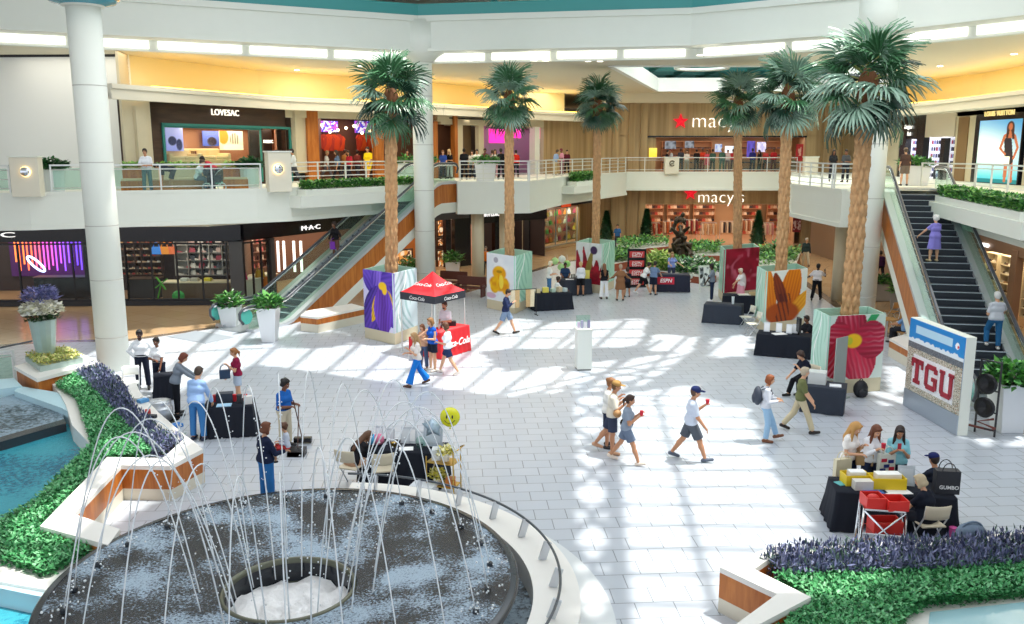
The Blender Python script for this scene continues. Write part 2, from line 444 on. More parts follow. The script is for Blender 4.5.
    def legs(frac, g, flare=0.0):
        out = []
        for n in 'LR':
            hip, kn, an = J[n][:3]
            if frac <= 0.5:
                e = hip + (kn - hip) * frac * 2; out.append(('c', hip, e, 0.084*f + g, 0.084*f + (0.055*f - 0.084*f) * frac * 2 + g + flare, CK, flat(hip, e)))
            else:
                e = kn + (an - kn) * (frac - 0.5) * 2
                out += [('c', hip, kn, 0.084*f + g, 0.058*f + g), ('c', kn, e, 0.058*f + g + 0.004, 0.045 + g + flare, CK, flat(kn, e))]
        return out
    # ---- clothes
    if bottom == 'trousers':
        V, F = fin(grow(prims_t[:1], 0.010) + [('c', T(-0.05*f, 0, 0.09), T(0.05*f, 0, 0.09), 0.1*f, 0.1*f)] + legs(0.97 * inseam, 0.014, 0.008), vox)
        np_mesh('trousers', V, F, fab(bcol), root)
    elif bottom == 'wide':
        V, F = fin(grow(prims_t[:1], 0.010) + [('c', T(-0.05*f, 0, 0.09), T(0.05*f, 0, 0.09), 0.1*f, 0.1*f)] + legs(0.95, 0.02, 0.05), vox)
        np_mesh('trousers', V, F, fab(bcol), root)
    elif bottom == 'shorts':
        V, F = fin(grow(prims_t[:1], 0.012) + [('c', T(-0.05*f, 0, 0.09), T(0.05*f, 0, 0.09), 0.1*f, 0.1*f)] + legs(0.44 * inseam, 0.018, 0.028), vox)
        np_mesh('shorts', V, F, fab(bcol), root)
    elif bottom in ('skirt', 'dress'):
        mid = (J['L'][1] + J['R'][1]) / 2; m2 = (J['L'][2] + J['R'][2]) / 2
        end = pel + (mid - pel) * (1.0 if hem <= 1 else 1) * min(hem, 1) + (m2 - mid) * max(0, hem - 1)
        wd = 0.07 + 0.02 * hem
        pr = grow(prims_t[:2], 0.014) + [('c', pel + np.array((s * 0.06, 0, 0)), end + np.array((s * wd, 0, 0)), 0.12 * f, 0.125 * f + 0.03 * hem, CK, flat(pel, end)) for s in (-1, 1)] + [('c', pel, end, 0.12*f, 0.15*f, CK, flat(pel, end))]
        V, F = fin(pr, vox)
        if bottom == 'skirt': np_mesh('skirt', V, F, fab(bcol), root)
        else: np_mesh('dress_skirt', V, F, fab(top), root)
    tp = grow(prims_t[1:], 0.014) + [('c', T(-0.065*f, -0.006, 0.09), T(0.065*f, -0.006, 0.09), bel + 0.022, bel + 0.022), ('c', T(-0.08, -0.013, 0.02), T(0.08, -0.013, 0.02), 0.108*f + 0.021, 0.108*f + 0.021, CK, (T(0, 0, -0.035 if not belt else 0.05), -up))]
    for n in 'LR':
        shd, el, wr, fa, s = arms[n]
        if sleeve <= 0: continue
        if sleeve <= 0.5: e = shd + (el - shd) * min(1, sleeve * 2) * 0.85; tp.append(('c', shd, e, 0.05*af + 0.012, 0.046*af + 0.017, CK, flat(shd, e)))
        else: e = el + (wr - el) * min(1, (sleeve - 0.5) * 2); tp += [('c', shd, el, 0.05*af + 0.012, 0.042*af + 0.014), ('c', el, e, 0.042*af + 0.013, 0.03*af + 0.014, CK, flat(el, e))]
    V, F = fin(tp, vox)
    np_mesh('shirt' if bottom != 'dress' else 'dress_bodice', V, F, fab(top), root)
    if belt:
        V, F = fin([('c', T(-0.06*f, 0, 0.085), T(0.06*f, 0, 0.085), 0.115*f, 0.115*f)], vox); 
        bl = MB(); bl.tube([((T(math.cos(t) * 0.178 * f, math.sin(t) * 0.128 * f - 0.005, 0.075)) + shift) * S for t in np.linspace(0, 2 * math.pi, 17)[:-1]], 0.02 * S, 6, closed=True)
        bl.build('belt', fab(belt), root, True)
    for n in 'LR':
        hip, kn, an, toe, heel, fd = J[n]
        V, F = fin([('c', heel + np.array((0, 0, 0.008)), toe + np.array((0, 0, 0.004)), 0.042, 0.036), ('c', heel + fd * .03 + np.array((0, 0, 0.02)), heel + fd * .1 + np.array((0, 0, 0.015)), 0.042, 0.04)], vox * 0.8)
        np_mesh('shoe', V, F, mat('shoe_' + shoes.lstrip('#'), shoes, 0.5), root)
    # ---- hair
    hm = mat('hair_' + hcol.lstrip('#'), hcol, 0.6, var=0.25, vscale=40)
    g = 0.012
    hs = []
    if hair != 'bald':
        hs = [('e', Hh(0, -0.020, 0.038), ((0.078 + g)*hr, (0.090 + g)*hr, (0.092 + g)*hr), HM), ('e', Hh(0, -0.045, -0.01), ((0.072 + g)*hr, 0.06*hr, 0.085*hr), HM), ('c', Hh(-0.04, 0.062, 0.098), Hh(0.04, 0.062, 0.098), 0.022*hr, 0.022*hr)]
    if hair in ('long', 'pony', 'bob'):
        dn = np.array((0, 0, -1.0))
        if hair == 'long':
            bk = T(0, -0.125, 0.24)
            hs += [('c', Hh(0, -0.075, 0.0), T(0, -0.10, 0.42), 0.07, 0.07), ('c', T(0, -0.10, 0.42), bk, 0.07, 0.045)]
            hs += [('c', Hh(s*0.07, -0.01, 0.0), T(s*0.095, 0.045, 0.38), 0.03, 0.033) for s in (-1, 1)] + [('c', T(s*0.095, 0.045, 0.38), T(s*0.09, 0.10, 0.27), 0.033, 0.02) for s in (-1, 1)]
        elif hair == 'bob':
            hs += [('c', Hh(s*0.072, -0.02, 0.02), Hh(s*0.078, -0.01, -0.09), 0.034*hr, 0.036*hr) for s in (-1, 1)] + [('c', Hh(-0.04, -0.07, -0.05), Hh(0.04, -0.07, -0.05), 0.05*hr, 0.05*hr)]
        else:
            hs += [('c', Hh(0, -0.11, 0.03), Hh(0, -0.15, -0.03), 0.026, 0.032), ('c', Hh(0, -0.15, -0.03), Hh(0, -0.135, -0.16), 0.032, 0.014)]
    if hair == 'bun': hs += [('e', Hh(0, -0.10, 0.07), (0.045, 0.045, 0.045), None)]
    if hair == 'curly': hs += [('e', Hh(x, y, z), (0.05*hr,)*3, None) for x, y, z in ((-.07, -.02, .06), (.07, -.02, .06), (0, -.09, .04), (0, .02, .11), (-.05, -.07, .09), (.05, -.07, .09), (-.07, -.05, -.01), (.07, -.05, -.01))]
    if hair == 'beard': hs += [('e', Hh(0, 0.045, -0.085), (0.05, 0.045, 0.04), HM)]
    if hs:
        V, F = fin(hs, vox * 0.9, 0.025); np_mesh('hair', V, F, hm, root)
    if cap:
        V, F = fin([('e', Hh(0, -0.008, 0.062), (0.098*hr, 0.112*hr, 0.085*hr), HM)], vox * 0.9); cp = np_mesh('cap', V, F, fab(cap), root)
        V, F = fin([('e', Hh(0, 0.125, 0.050), (0.075, 0.085, 0.012), HM)], vox * 0.6); np_mesh('cap_brim', V, F, fab(cap), cp)
    mw = Matrix.Translation(Vector(loc)) @ Matrix.Rotation(R(face - 90), 4, 'Z')
    P = lambda v: mw @ Vector((np.array(v) + shift) * S)
    info = {n: P(arms[n][2] + arms[n][3] * 0.11) for n in 'LR'}
    info.update(root=root, hipz=(pel[2] + sh_z) * S, back=P(T(0, -0.2, 0.28)), backv=mw, head=P(hc), top=P(Hh(0, 0, 0.12)), Pt=lambda x, y, z: P(T(x, y, z)), shL=P(arms['L'][0]), shR=P(arms['R'][0]))
    return info
# ------------------------------------------------------------------ materials of the place
def brick_mat(name, c1, c2, mortar, bw, bh, ms, rough, rot=0.0, spec=0.5, off=0.5):
    m = bpy.data.materials.new(name); m.use_nodes = True; nt = m.node_tree; b = nt.nodes['Principled BSDF']
    tc = nt.nodes.new('ShaderNodeTexCoord'); mp = nt.nodes.new('ShaderNodeMapping'); mp.inputs['Rotation'].default_value = (0, 0, rot)
    br = nt.nodes.new('ShaderNodeTexBrick'); br.offset = off
    br.inputs['Color1'].default_value = lin(c1) + (1,); br.inputs['Color2'].default_value = lin(c2) + (1,); br.inputs['Mortar'].default_value = lin(mortar) + (1,)
    br.inputs['Scale'].default_value = 1; br.inputs['Brick Width'].default_value = bw; br.inputs['Row Height'].default_value = bh
    br.inputs['Mortar Size'].default_value = ms; br.inputs['Mortar Smooth'].default_value = 0.1
    nt.links.new(tc.outputs['Object'], mp.inputs['Vector']); nt.links.new(mp.outputs['Vector'], br.inputs['Vector'])
    nt.links.new(br.outputs['Color'], b.inputs['Base Color']); b.inputs['Roughness'].default_value = rough; b.inputs['Specular IOR Level'].default_value = spec
    MATS[name] = m; return m
def wood_mat(name, c1, c2, scale=(6, 6, 0.5), rough=0.4, plank=0.0, spec=0.4):
    m = bpy.data.materials.new(name); m.use_nodes = True; nt = m.node_tree; b = nt.nodes['Principled BSDF']
    tc = nt.nodes.new('ShaderNodeTexCoord'); mp = nt.nodes.new('ShaderNodeMapping'); mp.inputs['Scale'].default_value = scale
    n = nt.nodes.new('ShaderNodeTexNoise'); n.inputs['Scale'].default_value = 1.0; n.inputs['Detail'].default_value = 5; n.inputs['Distortion'].default_value = 0.6
    cr = nt.nodes.new('ShaderNodeMix'); cr.data_type = 'RGBA'
    cr.inputs['A'].default_value = lin(c1) + (1,); cr.inputs['B'].default_value = lin(c2) + (1,)
    mr = nt.nodes.new('ShaderNodeMapRange'); mr.inputs['From Min'].default_value = 0.35; mr.inputs['From Max'].default_value = 0.65
    nt.links.new(tc.outputs['Object'], mp.inputs['Vector']); nt.links.new(mp.outputs['Vector'], n.inputs['Vector'])
    nt.links.new(n.outputs['Fac'], mr.inputs['Value']); nt.links.new(mr.outputs['Result'], cr.inputs['Factor'])
    nt.links.new(cr.outputs['Result'], b.inputs['Base Color']); b.inputs['Roughness'].default_value = rough; b.inputs['Specular IOR Level'].default_value = spec
    MATS[name] = m; return m
m_tile = brick_mat('white_floor_tile', '#bcc2cb', '#b6bdc6', '#7c8289', 0.62, 0.46, 0.009, 0.28, R(-4))
m_tan = brick_mat('tan_floor_tile', '#cdae86', '#c5a47b', '#a98a66', 1.2, 1.2, 0.012, 0.16, R(30))
m_stripe = mat('brown_floor_border', '#6d5a48', 0.2)
m_white = mat('white_plaster', '#e6e9de', 0.6, var=0.02, vscale=2)
m_cream = mat('cream_plaster', '#e2dcc8', 0.6, var=0.02, vscale=2)
m_beige = mat('beige_stone', '#d2c6a8', 0.5, var=0.05, vscale=3)
m_coping = mat('white_stone_coping', '#eceae4', 0.35, var=0.02, vscale=5)
m_plinth = mat('cream_stone_plinth', '#ddd6c4', 0.5, var=0.04, vscale=6)
m_owood = wood_mat('orange_wood', '#a85c22', '#c67a36', (7, 7, 0.8), 0.35)
m_mwood = wood_mat('tan_wood_panels', '#9c8058', '#bb9f74', (3.0, 3.0, 0.12), 0.5)
m_dwood = wood_mat('dark_wood', '#3c2a20', '#4c372a', (1, 1, 8), 0.45)
m_black = mat('black_gloss_panel', '#131218', 0.25)
m_char = mat('charcoal_panel', '#2a2a2e', 0.5)
m_teal = mat('teal_painted_steel', '#3f9a98', 0.4)
m_tealtrim = mat('teal_trim', '#2c8379', 0.4)
m_steel = mat('brushed_steel', '#cfd3d8', 0.3, 0.55)
m_steelw = mat('pale_painted_metal', '#dfe2de', 0.35, 0.2)
m_chrome = mat('chrome', '#dcdfe3', 0.12, 1.0)
def glass_mat(name, tint, alpha, rough=0.04):
    m = bpy.data.materials.new(name); m.use_nodes = True; nt = m.node_tree; nt.nodes.remove(nt.nodes['Principled BSDF'])
    out = nt.nodes['Material Output']; tr = nt.nodes.new('ShaderNodeBsdfTransparent'); gl = nt.nodes.new('ShaderNodeBsdfGlossy'); df = nt.nodes.new('ShaderNodeBsdfDiffuse')
    tr.inputs['Color'].default_value = lin(tint) + (1,); gl.inputs['Roughness'].default_value = rough; df.inputs['Color'].default_value = lin(tint) + (1,)
    fr = nt.nodes.new('ShaderNodeFresnel'); fr.inputs['IOR'].default_value = 1.4
    m1 = nt.nodes.new('ShaderNodeMixShader'); m2 = nt.nodes.new('ShaderNodeMixShader')
    m1.inputs[0].default_value = alpha; nt.links.new(tr.outputs[0], m1.inputs[1]); nt.links.new(df.outputs[0], m1.inputs[2])
    ge = nt.nodes.new('ShaderNodeNewGeometry'); su = nt.nodes.new('ShaderNodeMath'); su.operation = 'SUBTRACT'; su.use_clamp = True; nt.links.new(fr.outputs[0], su.inputs[0]); nt.links.new(ge.outputs['Backfacing'], su.inputs[1]); nt.links.new(su.outputs[0], m2.inputs[0]); nt.links.new(m1.outputs[0], m2.inputs[1]); nt.links.new(gl.outputs[0], m2.inputs[2])
    nt.links.new(m2.outputs[0], out.inputs['Surface']); MATS[name] = m; return m
m_glass = glass_mat('clear_glass', '#f6fcfa', 0.0)
m_gglass = glass_mat('green_glass', '#e6f6ef', 0.03)
m_print = attr_mat('printed_graphic', 0.5)
m_lit = attr_mat('backlit_graphic', 0.5, 0.75)
def emi(col, s): return mat('glow_%s_%d' % (col.lstrip('#'), int(s * 10)), col, 0.5, emit=col, estr=s)
W2 = Vector

class Frame:
    """vertical facade from p0 to p1 (seen from the atrium, p0 on the left); u along it, d into the shop"""
    def __init__(s, p0, p1):
        s.p0 = Vector((p0[0], p0[1], 0)); s.p1 = Vector((p1[0], p1[1], 0)); s.L = (s.p1 - s.p0).length
        s.u = (s.p1 - s.p0) / s.L; s.n = Vector((-s.u.y, s.u.x, 0)); s.rz = math.atan2(s.u.y, s.u.x)
    def P(s, u, d, z): return s.p0 + s.u * u + s.n * d + Vector((0, 0, z))
    def px(s, x, y, d=0.0):
        r = ray(x, y); o = Vector((0, 0, CAM_H)); q = s.p0 + s.n * d
        t = (q - o).dot(s.n) / r.dot(s.n); h = o + r * t
        return (h - s.p0).dot(s.u), h.z
    def box(s, mb, u0, u1, z0, z1, d0, d1):
        return mb.box(s.P((u0 + u1) / 2, (d0 + d1) / 2, (z0 + z1) / 2), (abs(u1 - u0), abs(d1 - d0), abs(z1 - z0)), s.rz)
    def pbox(s, mb, x0, y0, x1, y1, d0, d1):
        """box covering the pixel rectangle at its middle height"""
        ym = (y0 + y1) / 2; xm = (x0 + x1) / 2
        u0 = s.px(x0, ym, d0)[0]; u1 = s.px(x1, ym, d0)[0]; z1 = s.px(xm, y0, d0)[1]; z0 = s.px(xm, y1, d0)[1]
        return s.box(mb, u0, u1, z0, z1, d0, d1)
    def text(s, name, txt, x, y, hpx, m, parent=None, d=-0.06, **k):
        u, z = s.px(x, y, d); _, z2 = s.px(x, y - hpx, d)
        return text_mesh(name, txt, (z2 - z) / 0.72, m, parent, s.P(u, d, z), s.u, (0, 0, 1), 0.05, **k)

# ------------------------------------------------------------------ camera, world, sun
cd = bpy.data.cameras.new('camera'); cam = bpy.data.objects.new('camera', cd); COL.objects.link(cam)
cam.location = (0, 0, CAM_H); cam.rotation_euler = (R(90) - TH, 0, 0); cd.sensor_width = 36; cd.lens = FPX / 1024 * 36; cd.clip_end = 400
scn.camera = cam
scn.view_settings.view_transform = 'Standard'; scn.view_settings.look = 'None'; scn.view_settings.gamma = 1.0; scn.view_settings.exposure = 0.0
scn.view_settings.use_curve_mapping = False
scn.cycles.use_denoising = True
scn.cycles.max_bounces = 8; scn.cycles.diffuse_bounces = 4; scn.cycles.transparent_max_bounces = 24; scn.cycles.sample_clamp_indirect = 6
wd = bpy.data.worlds.new('sky'); scn.world = wd; wd.use_nodes = True
bg = wd.node_tree.nodes['Background']; bg.inputs[0].default_value = lin('#eaf3ff') + (1,); bg.inputs[1].default_value = 1.3
SUN = Vector((0.34, 0.06, 1.0)).normalized()      # towards the sun
sl = bpy.data.lights.new('sun', 'SUN'); sl.energy = 6.2; sl.angle = R(1.0); sl.color = (1.0, 0.97, 0.90)
so = bpy.data.objects.new('sun', sl); COL.objects.link(so); so.rotation_euler = SUN.to_track_quat('Z', 'Y').to_euler()
def area(name, loc, sx, sy, e, col=(1, 1, 1), rot=(0, 0, 0)):
    l = bpy.data.lights.new(name, 'AREA'); l.shape = 'RECTANGLE'; l.size = sx; l.size_y = sy; l.energy = e; l.color = col
    o = bpy.data.objects.new(name, l); COL.objects.link(o); o.location = loc; o.rotation_euler = rot; return o

# ------------------------------------------------------------------ floors
ZF, ZB, ZC = 5.3, 4.05, 10.95         # upper floor, underside of its slab, upper ceiling
b = MB(); b.box((0, 40, -0.11), (90, 110, 0.2)); structure('floor_tan', b, m_tan)
inner = [gnd(-260, 420), gnd(-60, 352), gnd(40, 343), gnd(130, 341), gnd(225, 327), gnd(300, 322), gnd(420, 300), gnd(470, 292), gnd(520, 276), gnd(566, 262), gnd(620, 256), gnd(700, 256), gnd(800, 282), gnd(850, 318), gnd(900, 345), gnd(1000, 372), gnd(1250, 400)]
inner = [(p.x, p.y) for p in inner]
white_poly = inner + [(26, 6), (26, -6), (-26, -6), (-26, 6)]
def offset_poly(poly, d):
    out = []; n = len(poly)
    for i in range(n):
        a, c, e = Vector(poly[i-1]), Vector(poly[i]), Vector(poly[(i+1) % n])
        n1 = Vector((-(c - a).y, (c - a).x)).normalized(); n2 = Vector((-(e - c).y, (e - c).x)).normalized()
        k = (n1 + n2).normalized(); out.append(c + k * d / max(0.5, k.dot(n1)))
    return [(p.x, p.y) for p in out]
b = MB(); b.prism(offset_poly(white_poly, 0.42), -0.05, -0.004); structure('floor_border', b, m_stripe)
b = MB(); b.prism(white_poly, -0.05, 0.0); structure('floor', b, m_tile)

# ------------------------------------------------------------------ upper floor slab and its fascia
def pl(x, Y): return ((x - 512) / FPX * Y * (1.0), Y)
L_EDGE = [(-30, 30.5), (-20.5, 32.6), (-18.2, 33.0), (-10.6, 36.4), (-9.4, 37.2), (-6.6, 41.0), (-4.55, 44.9)]
E_LB, E_LT = Vector((-10.95, 33.6)), Vector((-3.65, 45.2))       # left escalator, bottom and top of its centre line
M_EDGE = [(-2.75, 44.2), (0.9, 45.0), (3.0, 52.0), (8.2, 63.0)]
B_EDGE = [(8.2, 63.6), (20.6, 63.6)]
R_EDGE = [(19.6, 63.0), (13.2, 41.3), (13.4, 35.6), (15.3, 36.6)]
E_RB, E_RT = Vector((13.5, 22.6)), Vector((16.5, 36.6))
Q_EDGE = [(17.5, 35.6), (16.9, 33.0), (15.3, 25.5), (13.8, 17)]
slab = L_EDGE + [(-4.55, 45.2), (-2.75, 44.7)] + M_EDGE + B_EDGE + R_EDGE + [(15.6, 36.8), (17.4, 36.8), (30, 37), (45, 60), (30, 85), (-40, 85), (-50, 30)]
b = MB(); b.prism(slab, ZB, ZF); b.prism([(17.4, 36.8)] + Q_EDGE + [(30, 17), (30, 36.8)], 4.16, ZF); structure('floor_upper', b, m_white)
def fascia(pts, name, ZB=3.88):
    mb = MB()
    for (p, q) in zip(pts[:-1], pts[1:]):
        f = Frame(p, q); f.box(mb, 0, f.L, ZB, ZF, -.004, .4)
        f.box(mb, -0.02, f.L + 0.02, ZB - 0.12, ZB + 0.06, -0.06, 0.5)        # lip under the slab
        f.box(mb, 0, f.L, ZF - 0.02, ZF + 0.10, -0.03, 0.22)                  # curb
        f.box(mb, 0, f.L, ZB + 0.62, ZB + 0.66, -0.012, 0.1)                  # shadow joint
    structure(name, mb, m_white)
fascia(L_EDGE, 'trim_1', 4.1); fascia(M_EDGE, 'trim_2'); fascia(B_EDGE, 'trim_3', 4.18); fascia(R_EDGE[:3], 'trim_4', 3.98); fascia(Q_EDGE, 'trim_5', 4.2)
# dropped ceiling over the lower walkway, and lit coves under it
b = MB()
b.prism([(-40, 36.5), (-13, 37.3), (-8.2, 43.5), (-5, 48.5), (1.2, 48.8), (7.5, 65.3), (22, 65.3), (15.2, 42), (16, 39), (20, 38), (45, 38), (45, 84), (-45, 84)], 3.74, ZB - 0.001); structure('ceiling_lower', b, m_cream)
b = MB(); b.box((0, 90, 8), (100, .3, 16)); b.box((-49, 60, 8), (.3, 60, 16)); b.box((49, 60, 8), (.3, 60, 16)); structure('wall_back', b, mat('brown_wall', '#6a5644', .7))

# ------------------------------------------------------------------ columns
def column(name, x, y, r, z0, z1, cap=True, joints=(), m=None):
    mb = MB(); mb.lathe([(r, z0), (r, z1)], 48, (x, y, 0))
    if joints:
        j = MB()
        for zj in joints: j.lathe([(r + .002, zj - .012), (r + .002, zj + .012)], 48, (x, y, 0), False)
        structure('trim_' + name, j, mat('joint_grey', '#b9b6ac', .7), True)
    mb.sm = True; o = structure(name, mb, m or m_white)
    o.data.polygons.foreach_set('use_smooth', [len(p.vertices) == 4 for p in o.data.polygons]); return o
CL, CM, CR = (-12.9, 27.4), (-4.15, 41.4), (14.2, 34.6)
column('column_near', *CL, 0.485, 0, 11.4, joints=(1.1, 2.95, 4.65, 6.6, 8.9))
column('column_middle', *CM, 0.47, 0, 11.9, joints=(1.2, 3.2, 5.1, 7.2, 9.4))
column('column_far', *CR, 0.45, 0, 11.9, joints=(1.2, 3.2, 5.1, 7.2, 9.4))
for i, (px, py) in enumerate(((478, 284), (505.5, 280), (838, 300))):
    g = gnd(px, py); column('column_small', g.x, g.y, 0.33, 0, 3.9, m=m_beige)
# glass ring lamp on the near column
lamp = thing('column_ring_lamp', 'teal glass ring lamp circling the top of the near white column', 'lamp', (CL[0], CL[1], 11.22))
mb = MB(); mb.lathe([(0.52, 0.0), (0.92, 0.10), (1.0, 0.22), (0.96, 0.3), (0.52, 0.14)], 40, caps=False); mb.build('glass_bowl', mat('teal_glass_bowl', '#4d98a6', 0.1), lamp, True)
mb = MB(); mb.lathe([(0.97, 0.18), (1.04, 0.20), (1.04, 0.28), (0.97, 0.30)], 40, caps=False); mb.build('rim', m_chrome, lamp, True)
mb = MB(); mb.lathe([(0.5, -0.02), (0.62, 0.0), (0.62, 0.1), (0.5, 0.3), (0.5, 3.5)], 32); mb.build('stem', m_white, lamp, True)

# ------------------------------------------------------------------ ring beam, upper ceiling, daylight slot
ring = [(-33, 27.5), (-19.4, 33.0), (-14.0, 35.7), (-4.2, 40.6), (7.6, 38.4), (13.9, 34.0), (17.2, 29.4), (19.0, 22), (19, 4)]
def miter(pts, d):
    ns = [Frame(p, q).n for p, q in zip(pts[:-1], pts[1:])]; out = []
    for i, p in enumerate(pts):
        n1, n2 = ns[max(0, i - 1)], ns[min(i, len(ns) - 1)]; k = (n1 + n2).normalized(); out.append((p[0] + k.x * d / k.dot(n1), p[1] + k.y * d / k.dot(n1)))
    return out
def band(pts, d0, d1, z0, z1, m, name):
    mb = MB(); A, B = miter(pts, d0), miter(pts, d1)
    for i in range(len(pts) - 1): mb.prism([A[i], A[i+1], B[i+1], B[i]], z0, z1)
    return structure(name, mb, m)
band(ring, 0.0, 1.2, 11.32, 12.85, m_white, 'beam_ring')
band(ring, -0.12, 0.0, 12.6, 12.85, m_white, 'trim_6')
band(ring, -0.10, 0.0, 11.32, 11.46, m_white, 'trim_7')
band(ring, -0.05, 0.35, 12.85, 13.35, m_teal, 'beam_teal')
band(ring, 1.2, 1.5, 10.9, 11.4, m_white, 'wall_slot')
mb = MB()
for (cx, cy) in (CM, CR):
    mb.lathe([(0.50, 10.9), (0.75, 11.15), (1.05, 11.32), (1.05, 12.7)], 32, (cx, cy, 0))
structure('beam_bracket', mb, m_white, True)
mb = MB()
for p, q in zip(ring[:-1], ring[1:]):      # ceiling light troughs behind the beam
    f = Frame(p, q); n = max(1, round(f.L / 3.2)); s = f.L / n
    for k in range(n):
        lt = MB(); f.box(lt, k * s + 0.12, (k + 1) * s - 0.22, 11.0, 11.31, 1.10, 1.17)
        o = lt.build('ceiling_light_panel', emi('#fffdf6', 1.1)); tag(o, 'bright white light panel in the slot under the ring beam', 'light', 'light panels under the ring beam')
ceil = [(-33, 28.6), (-19.9, 34.2), (-14.5, 36.9), (-4.2, 42.0), (8.2, 39.6), (15.0, 35.0), (18.4, 30.0), (20.2, 22), (20.2, 3), (48, 3), (48, 88), (-48, 88), (-48, 28.6)]
# hole for the small skylight over the far court
hole = [(4.9, 43.5), (10.0, 61.5), (21.0, 61.5), (18.0, 43.5)]
me_outer = ceil
def holed(poly, hl, z0, z1, name, m):
    bm_v = [Vector((p[0], p[1], 0)) for p in poly]; hv = [Vector((p[0], p[1], 0)) for p in hl]
    from mathutils.geometry import tessellate_polygon
    allv = bm_v + hv; tr = tessellate_polygon([bm_v, hv])
    mb = MB(); n = len(allv)
    mb.add([(v.x, v.y, z0) for v in allv] + [(v.x, v.y, z1) for v in allv], [tuple(t) for t in tr] + [tuple(i + n for i in t)[::-1] for t in tr])
    for base, cnt in ((0, len(bm_v)), (len(bm_v), len(hv))):
        for i in range(cnt): j = (i + 1) % cnt; mb.add([allv[base+i] + Vector((0,0,z0)), allv[base+j] + Vector((0,0,z0)), allv[base+j] + Vector((0,0,z1)), allv[base+i] + Vector((0,0,z1))], [(0,1,2,3)])
    return structure(name, mb, m)
m_ceil = mat('cream_ceiling', '#e4dcc6', 0.7)
holed(ceil, hole, ZC, ZC + 0.25, 'ceiling', m_ceil)
mb = MB()
for p, q in zip(hole, hole[1:] + hole[:1]):
    f = Frame(p, q); f.box(mb, -0.1, f.L + 0.1, ZC - 0.05, ZC + .85, -0.03, 0.25)
structure('trim_8', mb, mat('white_gloss', '#f3f4f2', 0.4))
# downlights in the ceiling
for i, (x, y) in enumerate(((534, 60), (546, 60), (588, 61), (600, 61), (700, 55), (714, 54), (297, 70), (470, 60), (360, 66), (940, 66), (1014, 54), (790, 52))):
    p = gnd(x, y, ZC); mb = MB(); mb.lathe([(0.13, -0.02), (0.13, 0.0)], 14); o = mb.build('ceiling_downlight', emi('#fff6e0', 6), loc=p); tag(o, 'small round white downlight in the cream ceiling', 'light', 'ceiling downlights')

# unseen opaque deck over the atrium, openings shaped to place the sun patches
ROOF_Z = 15.0
SH = Vector((SUN.x / SUN.z, SUN.y / SUN.z)) * ROOF_Z
def up_roof(poly): return [(gnd(x, y).x + SH.x, gnd(x, y).y + SH.y) for x, y in poly]
LIT = [
 [(566,398),(640,392),(716,382),(745,405),(772,470),(806,545),(850,640),(564,640)],
 [(60,372),(130,330),(235,322),(300,318),(360,338),(470,336),(510,318),(560,322),(648,318),(640,346),(575,349),(512,348),(480,352),(505,372),(560,366),(690,352),(640,388),(562,394),(512,397),(380,381),(256,364),(200,385),(165,398),(60,410)],
 [(655,334),(698,336),(690,353),(645,350)], [(712,338),(752,334),(745,356),(708,358)], [(745,345),(790,338),(800,343),(760,352)],
 [(768,482),(788,490),(822,548),(792,548)], [(868,388),(905,398),(1000,436),(985,446),(880,404)], [(885,366),(905,366),(925,388),(890,394)],[(990,425),(1040,430),(1060,450),(1010,445)],
 [(20,545),(60,520),(110,540),(60,580),(0,580),(0,555)], [(0,585),(40,590),(40,640),(-30,640)], [(815,560),(870,556),(880,610),(830,640),(790,640)], [(725,548),(765,545),(765,600),(730,600)], [(90,470),(170,456),(180,440),(200,445),(160,500),(100,530)],
 [(70,372),(128,380),(128,395),(100,395)],
]
polys = [up_roof(p) for p in LIT]
def inside(X, Y, poly):
    c = np.zeros(X.shape, bool); n = len(poly)
    for i in range(n):
        x0, y0 = poly[i-1]; x1, y1 = poly[i]
        if y0 == y1: continue
        k = (y0 > Y) != (y1 > Y); c ^= k & (X < (x1 - x0) * (Y - y0) / (y1 - y0) + x0)
    return c
g = 0.2; RX0, RX1, RY0, RY1 = -26.0, 32.0, 8.0, 46.0
gx = np.arange(RX0, RX1, g) + g / 2; gy = np.arange(RY0, RY1, g) + g / 2
GX, GY = np.meshgrid(gx, gy, indexing='ij'); OPEN = np.zeros(GX.shape, bool)
for p in polys: OPEN |= inside(GX, GY, p)
mb = MB(); m_roof = mat('white_roof_deck', '#eef0ee', 0.7)
for j in range(len(gy)):
    i = 0
    while i < len(gx):
        if not OPEN[i, j]:
            k = i
            while k < len(gx) and not OPEN[k, j]: k += 1
            xa, xb = RX0 + i * g, RX0 + k * g; ya, yb = RY0 + j * g, RY0 + j * g + g
            mb.quad((xa, ya, ROOF_Z), (xa, yb, ROOF_Z), (xb, yb, ROOF_Z), (xb, ya, ROOF_Z)); i = k
        else: i += 1
mb.box((-43, 40, ROOF_Z + .05), (34, 120, 0.1)); mb.box((47, 40, ROOF_Z + .05), (30, 120, 0.1)); mb.box((3, -5, ROOF_Z + .05), (58, 26, 0.1)); mb.box((3, 66, ROOF_Z + .05), (58, 40, 0.1))
structure('roof_sun_mask', mb, m_roof)
